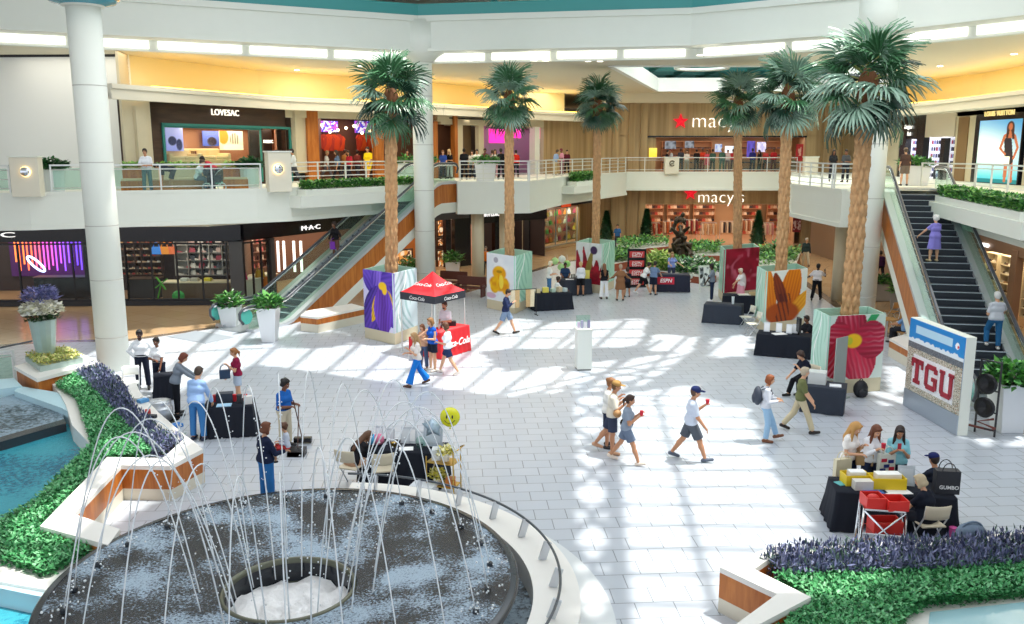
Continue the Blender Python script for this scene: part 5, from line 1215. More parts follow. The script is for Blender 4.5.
pot_plant('dark leafy planter beside the top of the left escalator', Vector((-4.9, 49.6, ZF)), .9, .5, .42, .5, 14, leaves=200)
# lavender and ivory flower urn
o = URN = thing('flower_urn', 'tall tapering green-grey urn of ivory flowers and lavender on the stone box', 'flower arrangement', gnd(46, 356, .92))
mb = MB(); mb.lathe([(.27, 0), (.30, .1), (.42, 1.15), (.44, 1.3), (.36, 1.3)], 14); mb.build('urn', mat('green_grey_urn', '#a9bdb6', .3, .3, var=.15, vscale=3), o)
leafy(o, .5, .25, 1.28, 260, 21, ['#2d4a2c', '#3c5e36'], .2, .05)
leafy(o, .62, .45, 1.5, 800, 22, ['#f1efdd', '#e6e4c8', '#f8f6ec'], .15, .07, 'ivory_flowers')
leafy(o, .5, .5, 1.95, 420, 23, ['#6f6fa6', '#8583b4', '#57608c'], .24, .035, 'lavender_sprigs'); URN.scale = (.87,) * 3
# topiary cones
def topiary(label, p, h=2.1):
    o = thing('cone_topiary', label, 'plant', p); rg = np.random.default_rng(int(p[0] * 10) % 99)
    mb = MB(); mb.frustum((0, 0, 0), .35, .38, .5, 4); mb.build('planter_box', m_owood, o)
    n = 1600; t = rg.random(n) ** .7; az = rg.random(n) * 6.28; r = .52 * (1 - t) + .04; c = np.stack([np.cos(az) * r, np.sin(az) * r, .45 + h * t], 1)
    d = np.stack([np.cos(az), np.sin(az), .6 * np.ones(n)], 1) * .14; s_ = np.stack([-np.sin(az), np.cos(az), rg.random(n) - .5], 1) * .045
    V = np.stack([c - d * .3, c + s_, c + d, c - s_], 1).reshape(-1, 3)
    np_mesh('foliage', V, np.arange(4 * n).reshape(-1, 4), [mat('leaf_1f4a2e', '#1f4a2e', .5), mat('leaf_2f6640', '#2f6640', .5)], o, False, MI=rg.integers(0, 2, n))
    mb = MB(); mb.lathe([(.45, .45), (.02, .4 + h)], 14); mb.build('inner_growth', mat('leaf_1f4a2e', ''), o)
topiary('dark cone topiary left of the far timber store entrance', gnd(606, 246)); topiary('dark cone topiary at the left of the lower store entrance', gnd(646, 247), 2.3); topiary('dark cone topiary right of the fourth palm', gnd(757, 250), 2.3)
# ------------------------------------------------------------------ escalators
def escalator(label, B, T, w=1.5, sd=.95):
    d = (T - B); L = d.length; rz = math.atan2(d.y, d.x) - math.pi / 2
    o = thing('escalator', label, 'escalator', (B.x, B.y, 0), rz)
    ya, yb = 1.9, L - 1.6; rise = ZF
    def zc(y):
        return rise * min(1, max(0, (y - ya) / (yb - ya)))
    ys = [0, .8, ya - .2, ya + .2] + list(np.linspace(ya + .6, yb - .6, 14)) + [yb - .2, yb + .2, L - .6, L]
    def strip(mb, x0, x1, lo, hi):
        """solid side piece between z = zc+lo and zc+hi"""
        n = len(ys); vs = []
        for y in ys:
            a, b_ = max(0.0, zc(y) + lo), max(.02, zc(y) + hi); vs += [(x0, y, a), (x1, y, a), (x1, y, b_), (x0, y, b_)]
        fs = [(0, 1, 2, 3), tuple(4 * (n - 1) + k for k in (3, 2, 1, 0))]
        for i in range(n - 1):
            for k in range(4): k2 = (k + 1) % 4; fs.append((4*i+k, 4*(i+1)+k, 4*(i+1)+k2, 4*i+k2))
        mb.add(vs, fs)
    hw = w / 2
    for s in (-1, 1):
        mb = MB(); strip(mb, s * (hw + .12), s * (hw + .20), -sd, -.02); mb.build('timber_side', m_owood, o)
        mb = MB(); strip(mb, s * (hw - .2), s * (hw + .26), -.02, .12); mb.build('deck', m_steel, o)
        mb = MB(); strip(mb, s * hw - .012, s * hw + .012, .12, .92); mb.build('glass_balustrade', m_gglass, o)
        pts = [(s * hw, -.25, .35), (s * hw, -.42, .55), (s * hw, -.42, .78), (s * hw, -.25, .95)] + [(s * hw, y, zc(y) + 1.0) for y in ys] + [(s * hw, L + .2, rise + .95), (s * hw, L + .32, rise + .75), (s * hw, L + .2, rise + .5)]
        mb = MB(); mb.tube(pts, .052, 8); mb.build('handrail', mat('handrail_rubber', '#4a4e55', .3), o, True)
        mb = MB(); mb.tube([(p[0], p[1], p[2] - .085) for p in pts[3:-2]], .05, 6); mb.build('handrail_track', m_chrome, o, True)
        mb = MB(); mb.lathe([(.30, -.015), (.30, .015)], 20); nb = mb.build('newel_glass', mat('teal_newel', '#4aa49a', .15), o); nb.rotation_euler = (0, R(90), 0); nb.location = (s * hw, -.10, .62)
    mb = MB(); strip(mb, -(hw + .2), hw + .2, -sd - .5, -sd); mb.build('soffit_band', m_white, o)
    mb = MB(); strip(mb, -(hw - .13), hw - .13, -.6, -.22); mb.build('step_bed', mat('escalator_dark', '#16181d', .4), o)
    n = int((yb - ya) / .40)
    ms, me_ = mat('step_dark', '#262c36', .45) if sd > 1 else mat('step_grey', '#56626c', .4), mat('step_edge', '#b3bec8', .4)
    proto = None
    for k in range(n):
        y = ya + (yb - ya) * (k + .5) / n
        if proto is None:
            mb = MB(); mb.box((0, 0, -.1), (w - .28, .40, .2)); mb.mi = 1; mb.box((0, -.17, .006), (w - .28, .09, .014)); st = mb.build('step', [ms, me_], o); proto = st.data
        else: st = bpy.data.objects.new('step', proto); COL.objects.link(st); st.parent = o
        st.location = (0, y, zc(y) + .02)
    mb = MB(); mb.box((0, .7, .015), (w - .25, 2.0, .03)); mb.build('landing_plate', mat('comb_plate', '#9aa0a4', .35, .6), o)
    mb = MB(); mb.box((0, L - .5, rise + .11), (w - .25, 1.6, .03)); mb.build('landing_plate', mat('comb_plate', ''), o)
    return o, zc, rz
escL, zL, rzL = escalator('escalator with orange timber side rising behind the first palm on the left', E_LB, E_LT, 1.7)
escR, zR, rzR = escalator('escalator with orange timber side at the right, carrying two riders', E_RB, E_RT, 2.1, 1.25)
mb = MB(); mb.box((0, -1.6, .006), (2.2, 1.3, .012)); tag(mb.build('floor_mat', mat('grey_mat', '#8f979f', .8), loc=(E_LB.x, E_LB.y, 0)), 'grey floor mat before the foot of the left escalator', 'mat'); bpy.data.objects['floor_mat'].rotation_euler = (0, 0, rzL)
# stepped timber-banded plinth at the foot of each escalator
def plinth(label, pts, h=.62):
    o = thing('stone_plinth', label, 'plinth', (pts[0].x, pts[0].y, 0)); q = [(p.x - pts[0].x, p.y - pts[0].y) for p in pts]
    mb = MB(); mb.prism(q, 0, h * .52); mb.build('base', m_plinth, o); mb = MB(); mb.prism(q, h * .52, h - .08); mb.build('timber_band', m_owood, o); mb = MB(); mb.prism(q, h - .08, h); mb.build('coping', m_coping, o)
plinth('low timber-banded stone plinth at the foot of the left escalator', [gnd(301, 331), gnd(318, 333), gnd(366, 322), gnd(352, 318), gnd(306, 326)])
plinth('low timber-banded plinth under the right escalator behind the stadium board', [gnd(888, 356), gnd(915, 372), gnd(935, 364), gnd(908, 350)])
# ------------------------------------------------------------------ palms
m_bark = mat('palm_bark', '#c49a6c', .8, var=.4, vscale=7); m_boot = mat('palm_crownshaft', '#7a4f30', .85, var=.3, vscale=9)
def trunk_mesh(h=8.0, r=.235):
    N, dz = 44, .05; M_ = int(h / dz); V = []
    for j in range(M_ + 1):
        z = j * dz; row = z / .30; rr = r * (1.0 - .14 * min(1, z / h))
        for k in range(N):
            t = 2 * math.pi * k / N; a = 7 * t / (2 * math.pi)
            u1 = (a + row * .5) % 1.0; u2 = (a - row * .5) % 1.0
            bump = min(u1, 1 - u1) * 2; bump2 = min(u2, 1 - u2) * 2
            q = min(bump, bump2)
            rad = rr * (.56 + .52 * min(1, q * 2.0) ** .8) + .02 * math.sin(5 * t + z * 17) * math.sin(z * 7.3 + t)
            V.append((rad * math.cos(t), rad * math.sin(t), z))
    I = np.arange((M_ + 1) * N).reshape(M_ + 1, N); F = np.stack([I[:-1], np.roll(I[:-1], -1, 1), np.roll(I[1:], -1, 1), I[1:]], -1).reshape(-1, 4)
    return np.array(V), F
TV, TF = trunk_mesh()
def frond_mesh(seed):
    rg = random.Random(seed); V = []; F = []; MI = []
    mb = MB(); Lp = .75; mb.mi = 1; mb.tube([(0, 0, 0), (0, Lp * .5, .03), (0, Lp, 0)], [.03, .022, .016], 5)
    n = 30; mb.mi = 0
    for i in range(n):
        a = R(-118 + 236 * i / (n - 1)) + rg.uniform(-.03, .03); Ln = (1.02 - .28 * abs(a / R(118)) ** 2) * rg.uniform(.85, 1.1); fold = .05 if i % 2 else -.02
        dx, dy = math.sin(a), math.cos(a); sx, sy = dy, -dx; dr = rg.uniform(.35, .75)
        base = Vector((0, Lp - .05, 0)); secs = []
        for t, w in ((.06, .006), (.45, .040), (.75, .030), (1.0, .003)):
            z = .12 * math.sin(t * 2.4) - dr * max(0, t - .35) ** 1.6 * .9 - .10 * (abs(a) / R(118)) ** 2 * t + fold * (1 - abs(t - .5))
            c = base + Vector((dx * Ln * t * (1 - .18 * max(0, t - .5)), dy * Ln * t * (1 - .18 * max(0, t - .5)), z)); secs.append((c + Vector((sx * w, sy * w, -.015)), c + Vector((0, 0, .012)), c - Vector((sx * w, sy * w, .015))))
        vs = [v for s in secs for v in s]; fs = []
        for k in range(3): o = 3 * k; fs += [(o, o+3, o+4, o+1), (o+1, o+4, o+5, o+2)]
        mb.add(vs, fs)
    return mb
FR = []
for k, cols in enumerate((('#32603c'), ('#467a50'), ('#234a38'), ('#8fb09a'))):  # palest tone paints the silvery highlights into the leaf colour
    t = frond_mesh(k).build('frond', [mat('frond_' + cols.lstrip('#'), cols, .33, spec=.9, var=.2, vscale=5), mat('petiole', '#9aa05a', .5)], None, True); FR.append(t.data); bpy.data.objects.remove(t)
def palm(label, base, crown, sc, seed, nf=27):
    o = thing('fan_palm', label, 'palm tree', base); rg = random.Random(seed); off = crown - Vector(base); hz = off.z
    V = TV.copy(); k = hz / 8.0; V[:, 2] *= k; t = V[:, 2] / hz; V[:, 0] = V[:, 0] * sc + off.x * t; V[:, 1] = V[:, 1] * sc + off.y * t
    np_mesh('trunk', V, TF, m_bark, o)
    mb = MB(); mb.lathe([(.2 * sc, -.6), (.30 * sc, -.2), (.24 * sc, .15), (.05, .5)], 14, off); mb.build('crownshaft', m_boot, o, True)
    for i in range(nf):
        q = i / (nf - 1); el = R(78 - 140 * q ** .95) + rg.uniform(-.13, .13); az = i * 2.39996 + rg.uniform(-.25, .25)
        fr = bpy.data.objects.new('frond', FR[rg.choice((0, 1, 2, 3) if q > .25 else (1, 3, 3, 1))]); COL.objects.link(fr); fr.parent = o  # upper fronds take the paler, highlight-painted tones
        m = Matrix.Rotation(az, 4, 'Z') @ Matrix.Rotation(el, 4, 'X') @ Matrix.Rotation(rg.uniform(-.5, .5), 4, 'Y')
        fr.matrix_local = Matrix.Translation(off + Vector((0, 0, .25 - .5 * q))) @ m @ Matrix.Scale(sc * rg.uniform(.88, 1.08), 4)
    return o
# ------------------------------------------------------------------ flower display boards round the palm feet
def wet(U, V, s): return vnoise(U * 7 + 3 * vnoise(U * 3, V * 3, s), V * 7, s)
def petal(U, V, cx, cy, ang, ln, wd):
    x, y = U - cx, V - cy; a = x * math.cos(ang) + y * math.sin(ang); b_ = -x * math.sin(ang) + y * math.cos(ang)
    t = np.clip(a / ln, 0, 1); return ((a > 0) & (a < ln) & (np.abs(b_) < wd * np.sin(np.pi * np.clip(t, .02, 1)) ** .6 + .01)) * 1.0, t, b_
def p_iris(U, V):
    c = mixc(L3('#d9d4ea'), L3('#c3bce4'), V)
    for ang, cx, cy, ln, wd, k1, k2, ye in ((2.75, .66, .74, .75, .26, '#6a4ac2', '#3a1e8e', 0), (1.75, .62, .66, .5, .30, '#8a68da', '#4a2ca0', 0), (.5, .60, .72, .6, .24, '#6540bd', '#3a1e8e', 0), (-2.15, .66, .74, 1.05, .36, '#5e38b4', '#2a1272', 1), (-.85, .60, .76, .85, .30, '#7048c4', '#3f2392', 1), (-1.5, .62, .78, .85, .30, '#54208e', '#7444cc', 0)):
        m, t, b_ = petal(U, V, cx, cy, ang, ln, wd); q = mixc(L3(k1), L3(k2), np.clip(np.abs(b_) / wd + .3 * np.sin(t * 14 + b_ * 70 + 3 * wet(U, V, 2)), 0, 1))
        if ye: q = mixc(q, mixc(L3('#f0c020'), L3('#8a5018'), np.clip(.5 + .5 * np.sin(b_ * 120), 0, 1) * .6), (np.abs(b_) < .15 * np.sin(np.pi * np.clip(t * 1.4, 0, 1))) * 1.0)
        c = mixc(c, q, m)
    return mixc(c, L3('#f2c21c'), np.maximum(bl(U, V, .64, .76, .13, .07), bl(U, V, .70, .70, .08, .08)))
def leafprint(bg, st, k=5, sl=1.6):
    def fn(U, V):
        c = np.zeros(U.shape + (3,)) + L3(bg); x = U + .18 * np.sin(V * 5); q = (V * k + np.abs(x - .35) * sl * 3) % 1.0
        c = mixc(c, L3(st), ((q < .4) & (np.abs(x - .35) < .5)) * (1 - .4 * q)); return mixc(c, L3('#f2f8f4'), (np.abs(x - .35) < .025) * 1.0)
    return fn
def p_orchid(U, V):
    c = mixc(L3('#eef2f6'), L3('#dfe6ee'), wet(U, V, 3)); c = mixc(c, L3('#9a98a8'), bl(U, V, .33, .87, .08, .06) * .8)
    m = np.maximum(bl(U, V, .45, .60, .24, .15), np.maximum(bl(U, V, .45, .38, .36, .17), np.maximum(bl(U, V, .28, .3, .16, .14), bl(U, V, .66, .34, .14, .18))))
    c = mixc(c, mixc(L3('#f5c400'), L3('#e08c00'), wet(U * 2, V * 2, 5)), m); c = mixc(c, L3('#f8dc4a'), bl(U, V, .52, .42, .08, .15)); c = mixc(c, L3('#7a5a10'), bl(U, V, .45, .63, .10, .03) * .6)
    return mixc(c, L3('#c88ab0'), bl(U, V, .15, .10, .18, .06) * .7)
def p_pitcher(U, V):
    c = mixc(L3('#dfe4e6'), L3('#c8d2cc'), wet(U, V, 8)); red = L3('#b01830'); dk = L3('#6e1022')
    for cx, cy, h, w in ((.06, .0, .8, .10), (.32, .0, .9, .09), (.5, .0, .55, .2), (.75, .0, .6, .14), (.95, .0, .5, .08)):
        c = mixc(c, mixc(red, dk, wet(U * 2, V * 3, 4)), ((np.abs(U - cx + .03 * np.sin(V * 9)) < 1.35 * w * (1 - .85 * (V / h) ** 2)) & (V < h)) * 1.0)
    m, t, b_ = petal(U, V, .35, .0, 1.25, .85, .09); c = mixc(c, L3('#8a7a3a'), m); c = mixc(c, L3('#3a2450'), bl(U, V, .67, .83, .13, .10)); return c
def p_crimson(U, V): n = wet(U, V, 14); c = mixc(L3('#7e0c26'), L3('#b0183a'), n); c = mixc(c, L3('#d8708a'), (np.clip(wet(U * .9, V * 1.2, 31) - .68, 0, 1) * 3).clip(0, 1)); return mixc(c, L3('#f0e4e4'), bl(U, V, .55, .2, .10, .22))
def p_orange2(U, V):
    c = mixc(L3('#cfe2dc'), L3('#e6eee8'), V)
    for ang, cx, cy, ln, wd, k1, k2 in ((1.75, .18, .02, 1.1, .16, '#c8620e', '#e08a20'), (1.35, .48, .05, 1.1, .24, '#b8560c', '#e08414'), (.75, .5, .0, .85, .13, '#d88414', '#f0b030'), (1.95, .55, .08, .95, .12, '#4a1a1a', '#8a3a1a')):
        m, t, b_ = petal(U, V, cx, cy, ang, ln, wd); c = mixc(c, mixc(L3(k1), L3(k2), np.clip(t + .3 * np.sin(b_ * 90), 0, 1)), m)
    c = mixc(c, L3('#a84a10'), bl(U, V, .42, .16, .42, .22)); v = (np.sin((U - .4) * 60 + V * 20) > .3) & (np.abs(U - .42 - .1 * V) < .16) & (V < .55); return mixc(c, L3('#4a1a18'), v * .8)
def p_hib(U, V):
    c = mixc(L3('#dfe9e2'), L3('#c4d8cc'), V); m, t, b_ = petal(U, V, .62, .75, .9, .5, .05); c = mixc(c, L3('#2e9a5c'), m)
    for i, (ang, ln, wd, k1, k2) in enumerate(((1.85, .56, .27, '#b8123a', '#7e0a28'), (3.05, .56, .27, '#c4143c', '#8a0c2a'), (4.05, .68, .28, '#d01834', '#9a0e2c'), (-1.25, .70, .30, '#d83050', '#a81434'), (.02, .62, .29, '#c01840', '#86102e'))):
        m, t, b_ = petal(U, V, .46, .60, ang, ln, wd); st = np.clip(.5 + .5 * np.sin(b_ * 70 + i), 0, 1) * .5 + np.abs(b_) / wd * .5
        q = mixc(L3(k1), L3(k2), np.clip(st, 0, 1)); q = mixc(q, L3('#f0a0b4'), t ** 2 * (.5 + .5 * np.sin(b_ * 90 + i * 2 + 4 * wet(U, V, i))) ** 3 * .75 * np.clip(1.1 - np.abs(b_) / wd, 0, 1)); c = mixc(c, q, m)
    c = mixc(c, L3('#e8b818'), bl(U, V, .45, .60, .15, .11)); return mixc(c, L3('#a8c030'), bl(U, V, .38, .60, .06, .06) * .8)
mint = leafprint('#a9d8c4', '#8cc4ae'); pale = leafprint('#cfe0e6', '#9fc0c4', 4); mint2 = leafprint('#bfe3d3', '#a2d0bd', 3)
def board_tower(label, A, B, C, H, fr, fl, base=.42):
    """square tower; A left, B near corner, C right floor points; fr/fl graphics of the A-B and B-C faces"""
    A, B, C = (Vector((p.x, p.y, 0)) for p in (A, B, C)); D = A + C - B; ctr = (A + B + C + D) / 4
    o = thing('flower_display_board', label, 'display board', ctr); A, B, C, D = (p - ctr for p in (A, B, C, D))
    mb = MB(); mb.prism([(p.x, p.y) for p in (A, B, C, D)], 0, base); mb.build('stone_base', m_beige, o, bevel=.02)
    for (p, q, fn, nm) in ((A, B, fr, 'printed_panel'), (B, C, fl, 'printed_panel'), (C, D, mint2, 'back_panel'), (D, A, mint2, 'back_panel')):
        d = q - p; n = 70 if nm[0] == 'p' else 12; print_mesh(nm, p + Vector((0, 0, base)), d, (0, 0, 1), d.length, H - base, n, int(n * 1.4), fn, m_print, o, .05)
    return ctr
def T_(lab, a, b_, c, H, f1, f2): return board_tower(lab, gnd(*a), gnd(*b_), gnd(*c), H, f1, f2)
t1 = T_('display board with a purple and yellow iris beside the red tent', (365, 338), (395, 345), (418, 336), 2.62, p_iris, pale)
t2 = T_('display board with a yellow orchid on white', (487, 308), (515, 314), (532, 306), 2.5, p_orchid, mint)
t3 = T_('display board with red pitcher flowers and a purple bud', (575.5, 290), (602, 294), (614, 288), 2.45, p_pitcher, mint)
t4 = T_('display board with a crimson blurred blossom', (718, 296), (722.6, 302), (757, 298), 2.45, mint, p_crimson)
t5 = T_('display board with orange petals', (754, 326), (763.5, 334), (804, 329), 2.42, mint2, p_orange2)
t6 = T_('large display board with a red hibiscus and yellow centre', (809, 384), (824, 395), (880, 391), 2.32, mint2, p_hib)
def palm_at(label, t, cx, cy, sc, seed, dy=0): c = at(cx, cy, t.y + dy); palm(label, (t.x, t.y, 0), c, sc, seed)
palm_at('palm rising from the iris board, crown in front of the middle column', t1, 391, 97, 1.0, 1)
palm_at('palm rising from the yellow orchid board, second from the left', t2, 509, 99, .92, 2)
palm_at('palm rising from the red pitcher flower board, third from the left', t3, 598, 105, .85, 3)
palm_at('palm rising from the crimson blossom board, fourth from the left', t4, 738, 103, .86, 4)
palm_at('palm rising from the orange petal board, its crown touching the tallest one', t5, 788, 95, .95, 5)
palm_at('largest palm, rising from the red hibiscus board at the right', t6, 868, 83, 1.05, 6)
# ------------------------------------------------------------------ fountain
def water_mat(name, deep, foam, amt, scale, rough=.08, bump=.5):
    m = bpy.data.materials.new(name); m.use_nodes = True; nt = m.node_tree; b = nt.nodes['Principled BSDF']
    tc = nt.nodes.new('ShaderNodeTexCoord'); n = nt.nodes.new('ShaderNodeTexNoise'); n.inputs['Scale'].default_value = scale; n.inputs['Detail'].default_value = 6; n.inputs['Roughness'].default_value = .7
    n2 = nt.nodes.new('ShaderNodeTexNoise'); n2.inputs['Scale'].default_value = scale * .045; n2.inputs['Detail'].default_value = 2
    ad = nt.nodes.new('ShaderNodeMath'); ad.operation = 'ADD'; mr = nt.nodes.new('ShaderNodeMapRange'); mr.inputs['From Min'].default_value = 1.0 - amt; mr.inputs['From Max'].default_value = 1.18 - amt
    mx = nt.nodes.new('ShaderNodeMix'); mx.data_type = 'RGBA'; mx.inputs['A'].default_value = lin(deep) + (1,); mx.inputs['B'].default_value = lin(foam) + (1,)
    bp = nt.nodes.new('ShaderNodeBump'); bp.inputs['Strength'].default_value = bump; bp.inputs['Distance'].default_value = .05
    L = nt.links.new
    L(tc.outputs['Object'], n.inputs['Vector']); L(tc.outputs['Object'], n2.inputs['Vector']); L(n.outputs['Fac'], ad.inputs[0]); L(n2.outputs['Fac'], ad.inputs[1]); L(ad.outputs[0], mr.inputs['Value']); L(mr.outputs['Result'], mx.inputs['Factor'])
    L(mx.outputs['Result'], b.inputs['Base Color']); L(n.outputs['Fac'], bp.inputs['Height']); L(bp.outputs['Normal'], b.inputs['Normal']); b.inputs['Roughness'].default_value = rough; MATS[name] = m; return m
m_granite = mat('black_granite', '#33383e', .22, var=.3, vscale=60)
m_disc = water_mat('fountain_water_film', '#0d141b', '#a4bacd', .02, 26, .16, .5)
m_foam = water_mat('white_foam', '#b8cedd', '#ffffff', .62, 9, .4, .9)
m_pool = water_mat('turquoise_pool_water', '#0f6f8c', '#3fa6b8', .15, 9, .06, .6)
m_pooldark = water_mat('dark_cascade_water', '#27333b', '#93a9b8', .12, 9, .1, .6)
m_light = mat('pale_blue_pool_wall', '#bcdde6', .5)
hz = .72
fc = Vector((-3.35, 12.09, hz)); FR_ = 3.45; hw_ = .52
fo = thing('fountain', 'big round black granite fountain with arching water jets', 'fountain', (fc.x, fc.y, 0))
rh = .93
mb = MB(); mb.lathe([(FR_ - .5, 0), (FR_ - .45, .42), (FR_ - .03, .60), (FR_, .66), (FR_ - .005, hz - .015), (FR_ - .04, hz + .005), (FR_ - .12, hz + .005)], 120, caps=False); mb.build('granite_basin', m_granite, fo, True)
mb = MB(); mb.lathe([(FR_ - .10, hz - .004), (rh + .08, hw_)], 120, caps=False); mb.build('water_film', m_disc, fo)
mb = MB(); mb.lathe([(rh + .07, hw_ - .01), (rh + .06, hw_ + .02), (rh + .02, hw_ + .02), (rh, hw_ - .04), (rh - .01, .02)], 72, caps=False); mb.build('well_rim', mat('dark_bronze_rim', '#6a6c5c', .35, .5), fo, True)
mb = MB(); mb.lathe([(rh - .005, hw_ - .06), (rh - .008, .02)], 72, caps=False); mb.build('well_wall', mat('navy_well', '#101722', .2), fo, True)
rg = np.random.default_rng(5); V = []; nn = 36
for i in range(nn + 1):
    for j in range(48):
        r = (rh - .02) * i / nn; t = 2 * np.pi * j / 48; x, y = r * np.cos(t), r * np.sin(t); V.append((x, y, .06 + .16 * vnoise(np.array(x * 6), np.array(y * 6), 3) + .07 * vnoise(np.array(x * 17), np.array(y * 17), 5)))
I = np.arange((nn + 1) * 48).reshape(nn + 1, 48); np_mesh('foam', V, np.stack([I[:-1], np.roll(I[:-1], -1, 1), np.roll(I[1:], -1, 1), I[1:]], -1).reshape(-1, 4), m_foam, fo, True)
m_jet = mat('water_stream', '#f2f7fa', .12, spec=.7)
rj = random.Random(11)
for k in range(26):
    t = 2 * math.pi * (k + .5) / 26 + rj.uniform(-.03, .03); r0, r1 = FR_ - .42, rh * (.9 + .45 * (k % 2)); pk = 2.75 + rj.uniform(-.18, .18); n = 30; pts = []; rs = []
    for i in range(n + 1):
        s = i / n; r = r0 + (r1 - r0) * s; z = hz + 4 * pk * s * (1 - s) - .45 * s; pts.append((r * math.cos(t), r * math.sin(t), z)); rs.append(.009 + (.003 * s if i % 2 else 0))
    mb = MB(); mb.tube(pts, rs, 6)
    if True:
        for q in range(22):                             # drops breaking off the falling end
            s = .66 + .34 * rj.random(); r = r0 + (r1 - r0) * s; mb.ell((r * math.cos(t) + rj.uniform(-.05, .05), r * math.sin(t) + rj.uniform(-.05, .05), hz + 4 * pk * s * (1 - s) - .35 * s + rj.uniform(-.06, .06)), rj.uniform(.007, .015), 5)
    mb.build('water_jet', m_jet, fo, True)
    mb = MB(); mb.lathe([(.05, 0), (.045, .05), (.02, .07)], 10, (r0 * math.cos(t), r0 * math.sin(t), hz - .02)); mb.build('nozzle', m_granite, fo)
    sp = MB()
    for q in range(16): a = rj.random() * 6.28; rr = rj.random() * .28; sp.ell((r0 * math.cos(t) + rr * math.cos(a), r0 * math.sin(t) + rr * math.sin(a), hz + .01 + .12 * rj.random() * (1 - rr / .3)), rj.uniform(.008, .02), 5)
    o = sp.build('splash', m_jet, fo); o['kind'] = 'stuff'
# ring wall round the fountain with its rail
def ring_arc(r0, r1, z0, z1, a0, a1, n=60):
    mb = MB(); vs = []
    for i in range(n + 1):
        t = a0 + (a1 - a0) * i / n
        for r, z in ((r0, z0), (r1, z0), (r1, z1), (r0, z1)): vs.append((fc.x + r * math.cos(t), fc.y + r * math.sin(t), z))
    fs = [(0, 1, 2, 3), (4*n+3, 4*n+2, 4*n+1, 4*n)] + [(4*i+k, 4*(i+1)+k, 4*(i+1)+(k+1) % 4, 4*i+(k+1) % 4) for i in range(n) for k in range(4)]
    mb.add(vs, fs); return mb
A0, A1 = R(-60), R(88)
rw0, rw1 = FR_ + .22, FR_ + .92
structure('wall_fountain', ring_arc(rw0, rw1, 0, .46, A0, A1), m_coping)
structure('floor_ring', ring_arc(rw1, rw1 + .55, .001, .006, A0, A1), mat('ring_tile', '#d3d8da', .3))
mb = MB(); mb.lathe([(0.5, .06), (FR_ + .3, .06)], 90, (fc.x, fc.y, 0), caps=False); structure('water_moat', mb, m_pooldark)
rl = thing('fountain_rail', 'thin dark handrail on short brackets round the white fountain wall', 'railing', (fc.x, fc.y, .46))
mb = MB(); rr = rw0 + .40; mb.tube([(rr * math.cos(t), rr * math.sin(t), .30) for t in np.linspace(A0, A1, 60)], .022, 6); mb.build('handrail', mat('dark_steel', '#5a6066', .3, .8), rl, True)
for t in np.linspace(R(-50), R(80), 11):
    mb = MB(); c, s = math.cos(t), math.sin(t); mb.bar((rr * c - .1 * c, rr * s - .1 * s, 0), (rr * c, rr * s, .30), .035, .13); mb.build('bracket', m_steel, rl)
# ------------------------------------------------------------------ planters, benches and pools
def G(pts, z): return [(gnd(x, y, z).x, gnd(x, y, z).y) for x, y in pts]
def zwall(label, pts, z=.74, name='planter_bench'):
    q = G(pts, z); c = q[0]; q = [(x - c[0], y - c[1]) for x, y in q]; o = thing(name, label, 'bench', (c[0], c[1], 0))
    mb = MB(); mb.prism(q, 0, .24); mb.build('plinth', m_plinth, o); mb = MB(); mb.prism(offset_poly(q, .0), .24, z - .09); mb.build('timber_cladding', m_owood, o); mb = MB(); mb.prism(q, z - .09, z); mb.build('coping', m_coping, o); return o
zwall('zigzag timber-clad planter wall with white coping left of the fountain', [(40, 526), (107, 457), (163, 458), (186, 437), (203, 449), (170, 466), (121, 465), (74, 514), (120, 529), (108, 545)])
zwall('zigzag timber-clad planter wall with white coping at the lower right', [(720, 567), (776, 545), (784, 549), (754, 569), (811, 597), (748, 630), (728, 630), (777, 594)])
def strip_wall(name, pts, z, w=None): return structure(name, (lambda mb: (mb.prism(G(pts, z), 0, z), mb)[1])(MB()), m_coping)
strip_wall('wall_planter_right', [(778, 548), (830, 546), (960, 537), (1050, 529), (1050, 537), (960, 546), (830, 554), (775, 556)], .5)
strip_wall('wall_planter_right_front', [(905, 606), (925, 598), (1060, 585), (1060, 640), (890, 640)], .45)
strip_wall('wall_planter_left_back', [(119, 376), (134, 378), (140, 392), (158, 412), (186, 436), (200, 446), (185, 442), (162, 434), (140, 416), (124, 394)], .55)
strip_wall('wall_planter_left_pool', [(52, 384), (66, 381), (80, 395), (84, 416), (98, 436), (90, 444), (72, 425), (66, 405), (60, 394)], .5)
strip_wall('wall_planter_left_front', [(-20, 552), (0, 558), (46, 574), (108, 543), (118, 550), (48, 590), (-20, 578)], .5)
strip_wall('wall_pool_edge', [(-20, 534), (22, 516), (27, 522), (-20, 548)], .45)
def bed(name, pts, z): return structure(name, (lambda mb: (mb.prism(G(pts, z), .01, z), mb)[1])(MB()), cm('#43382c'))
lg = [(55, 384), (78, 372), (110, 405), (134, 432), (152, 452), (106, 457), (40, 526), (104, 543), (46, 573), (0, 557), (-12, 553), (-12, 525), (30, 505), (92, 443), (84, 418), (76, 396)]
ll = [(74, 372), (98, 366), (122, 383), (136, 410), (165, 436), (186, 440), (160, 456), (150, 450), (132, 432), (108, 405)]
bed('ground_bed_left', lg, .36); bed('ground_bed_lavender_left', ll, .36)
CG = ['#3f8f54', '#56a868', '#2c7444', '#7cc088', '#4a9a5c']
CL_ = ['#565c7e', '#6a7094', '#484e6a', '#8288a8', '#4a6456']
o = leaf_cards(G(lg, .6), .36, .66, 34000, .08, .024, CG, 31, 'groundcover'); tag(o, 'dense green groundcover in the long left planter', 'groundcover', kind='stuff')
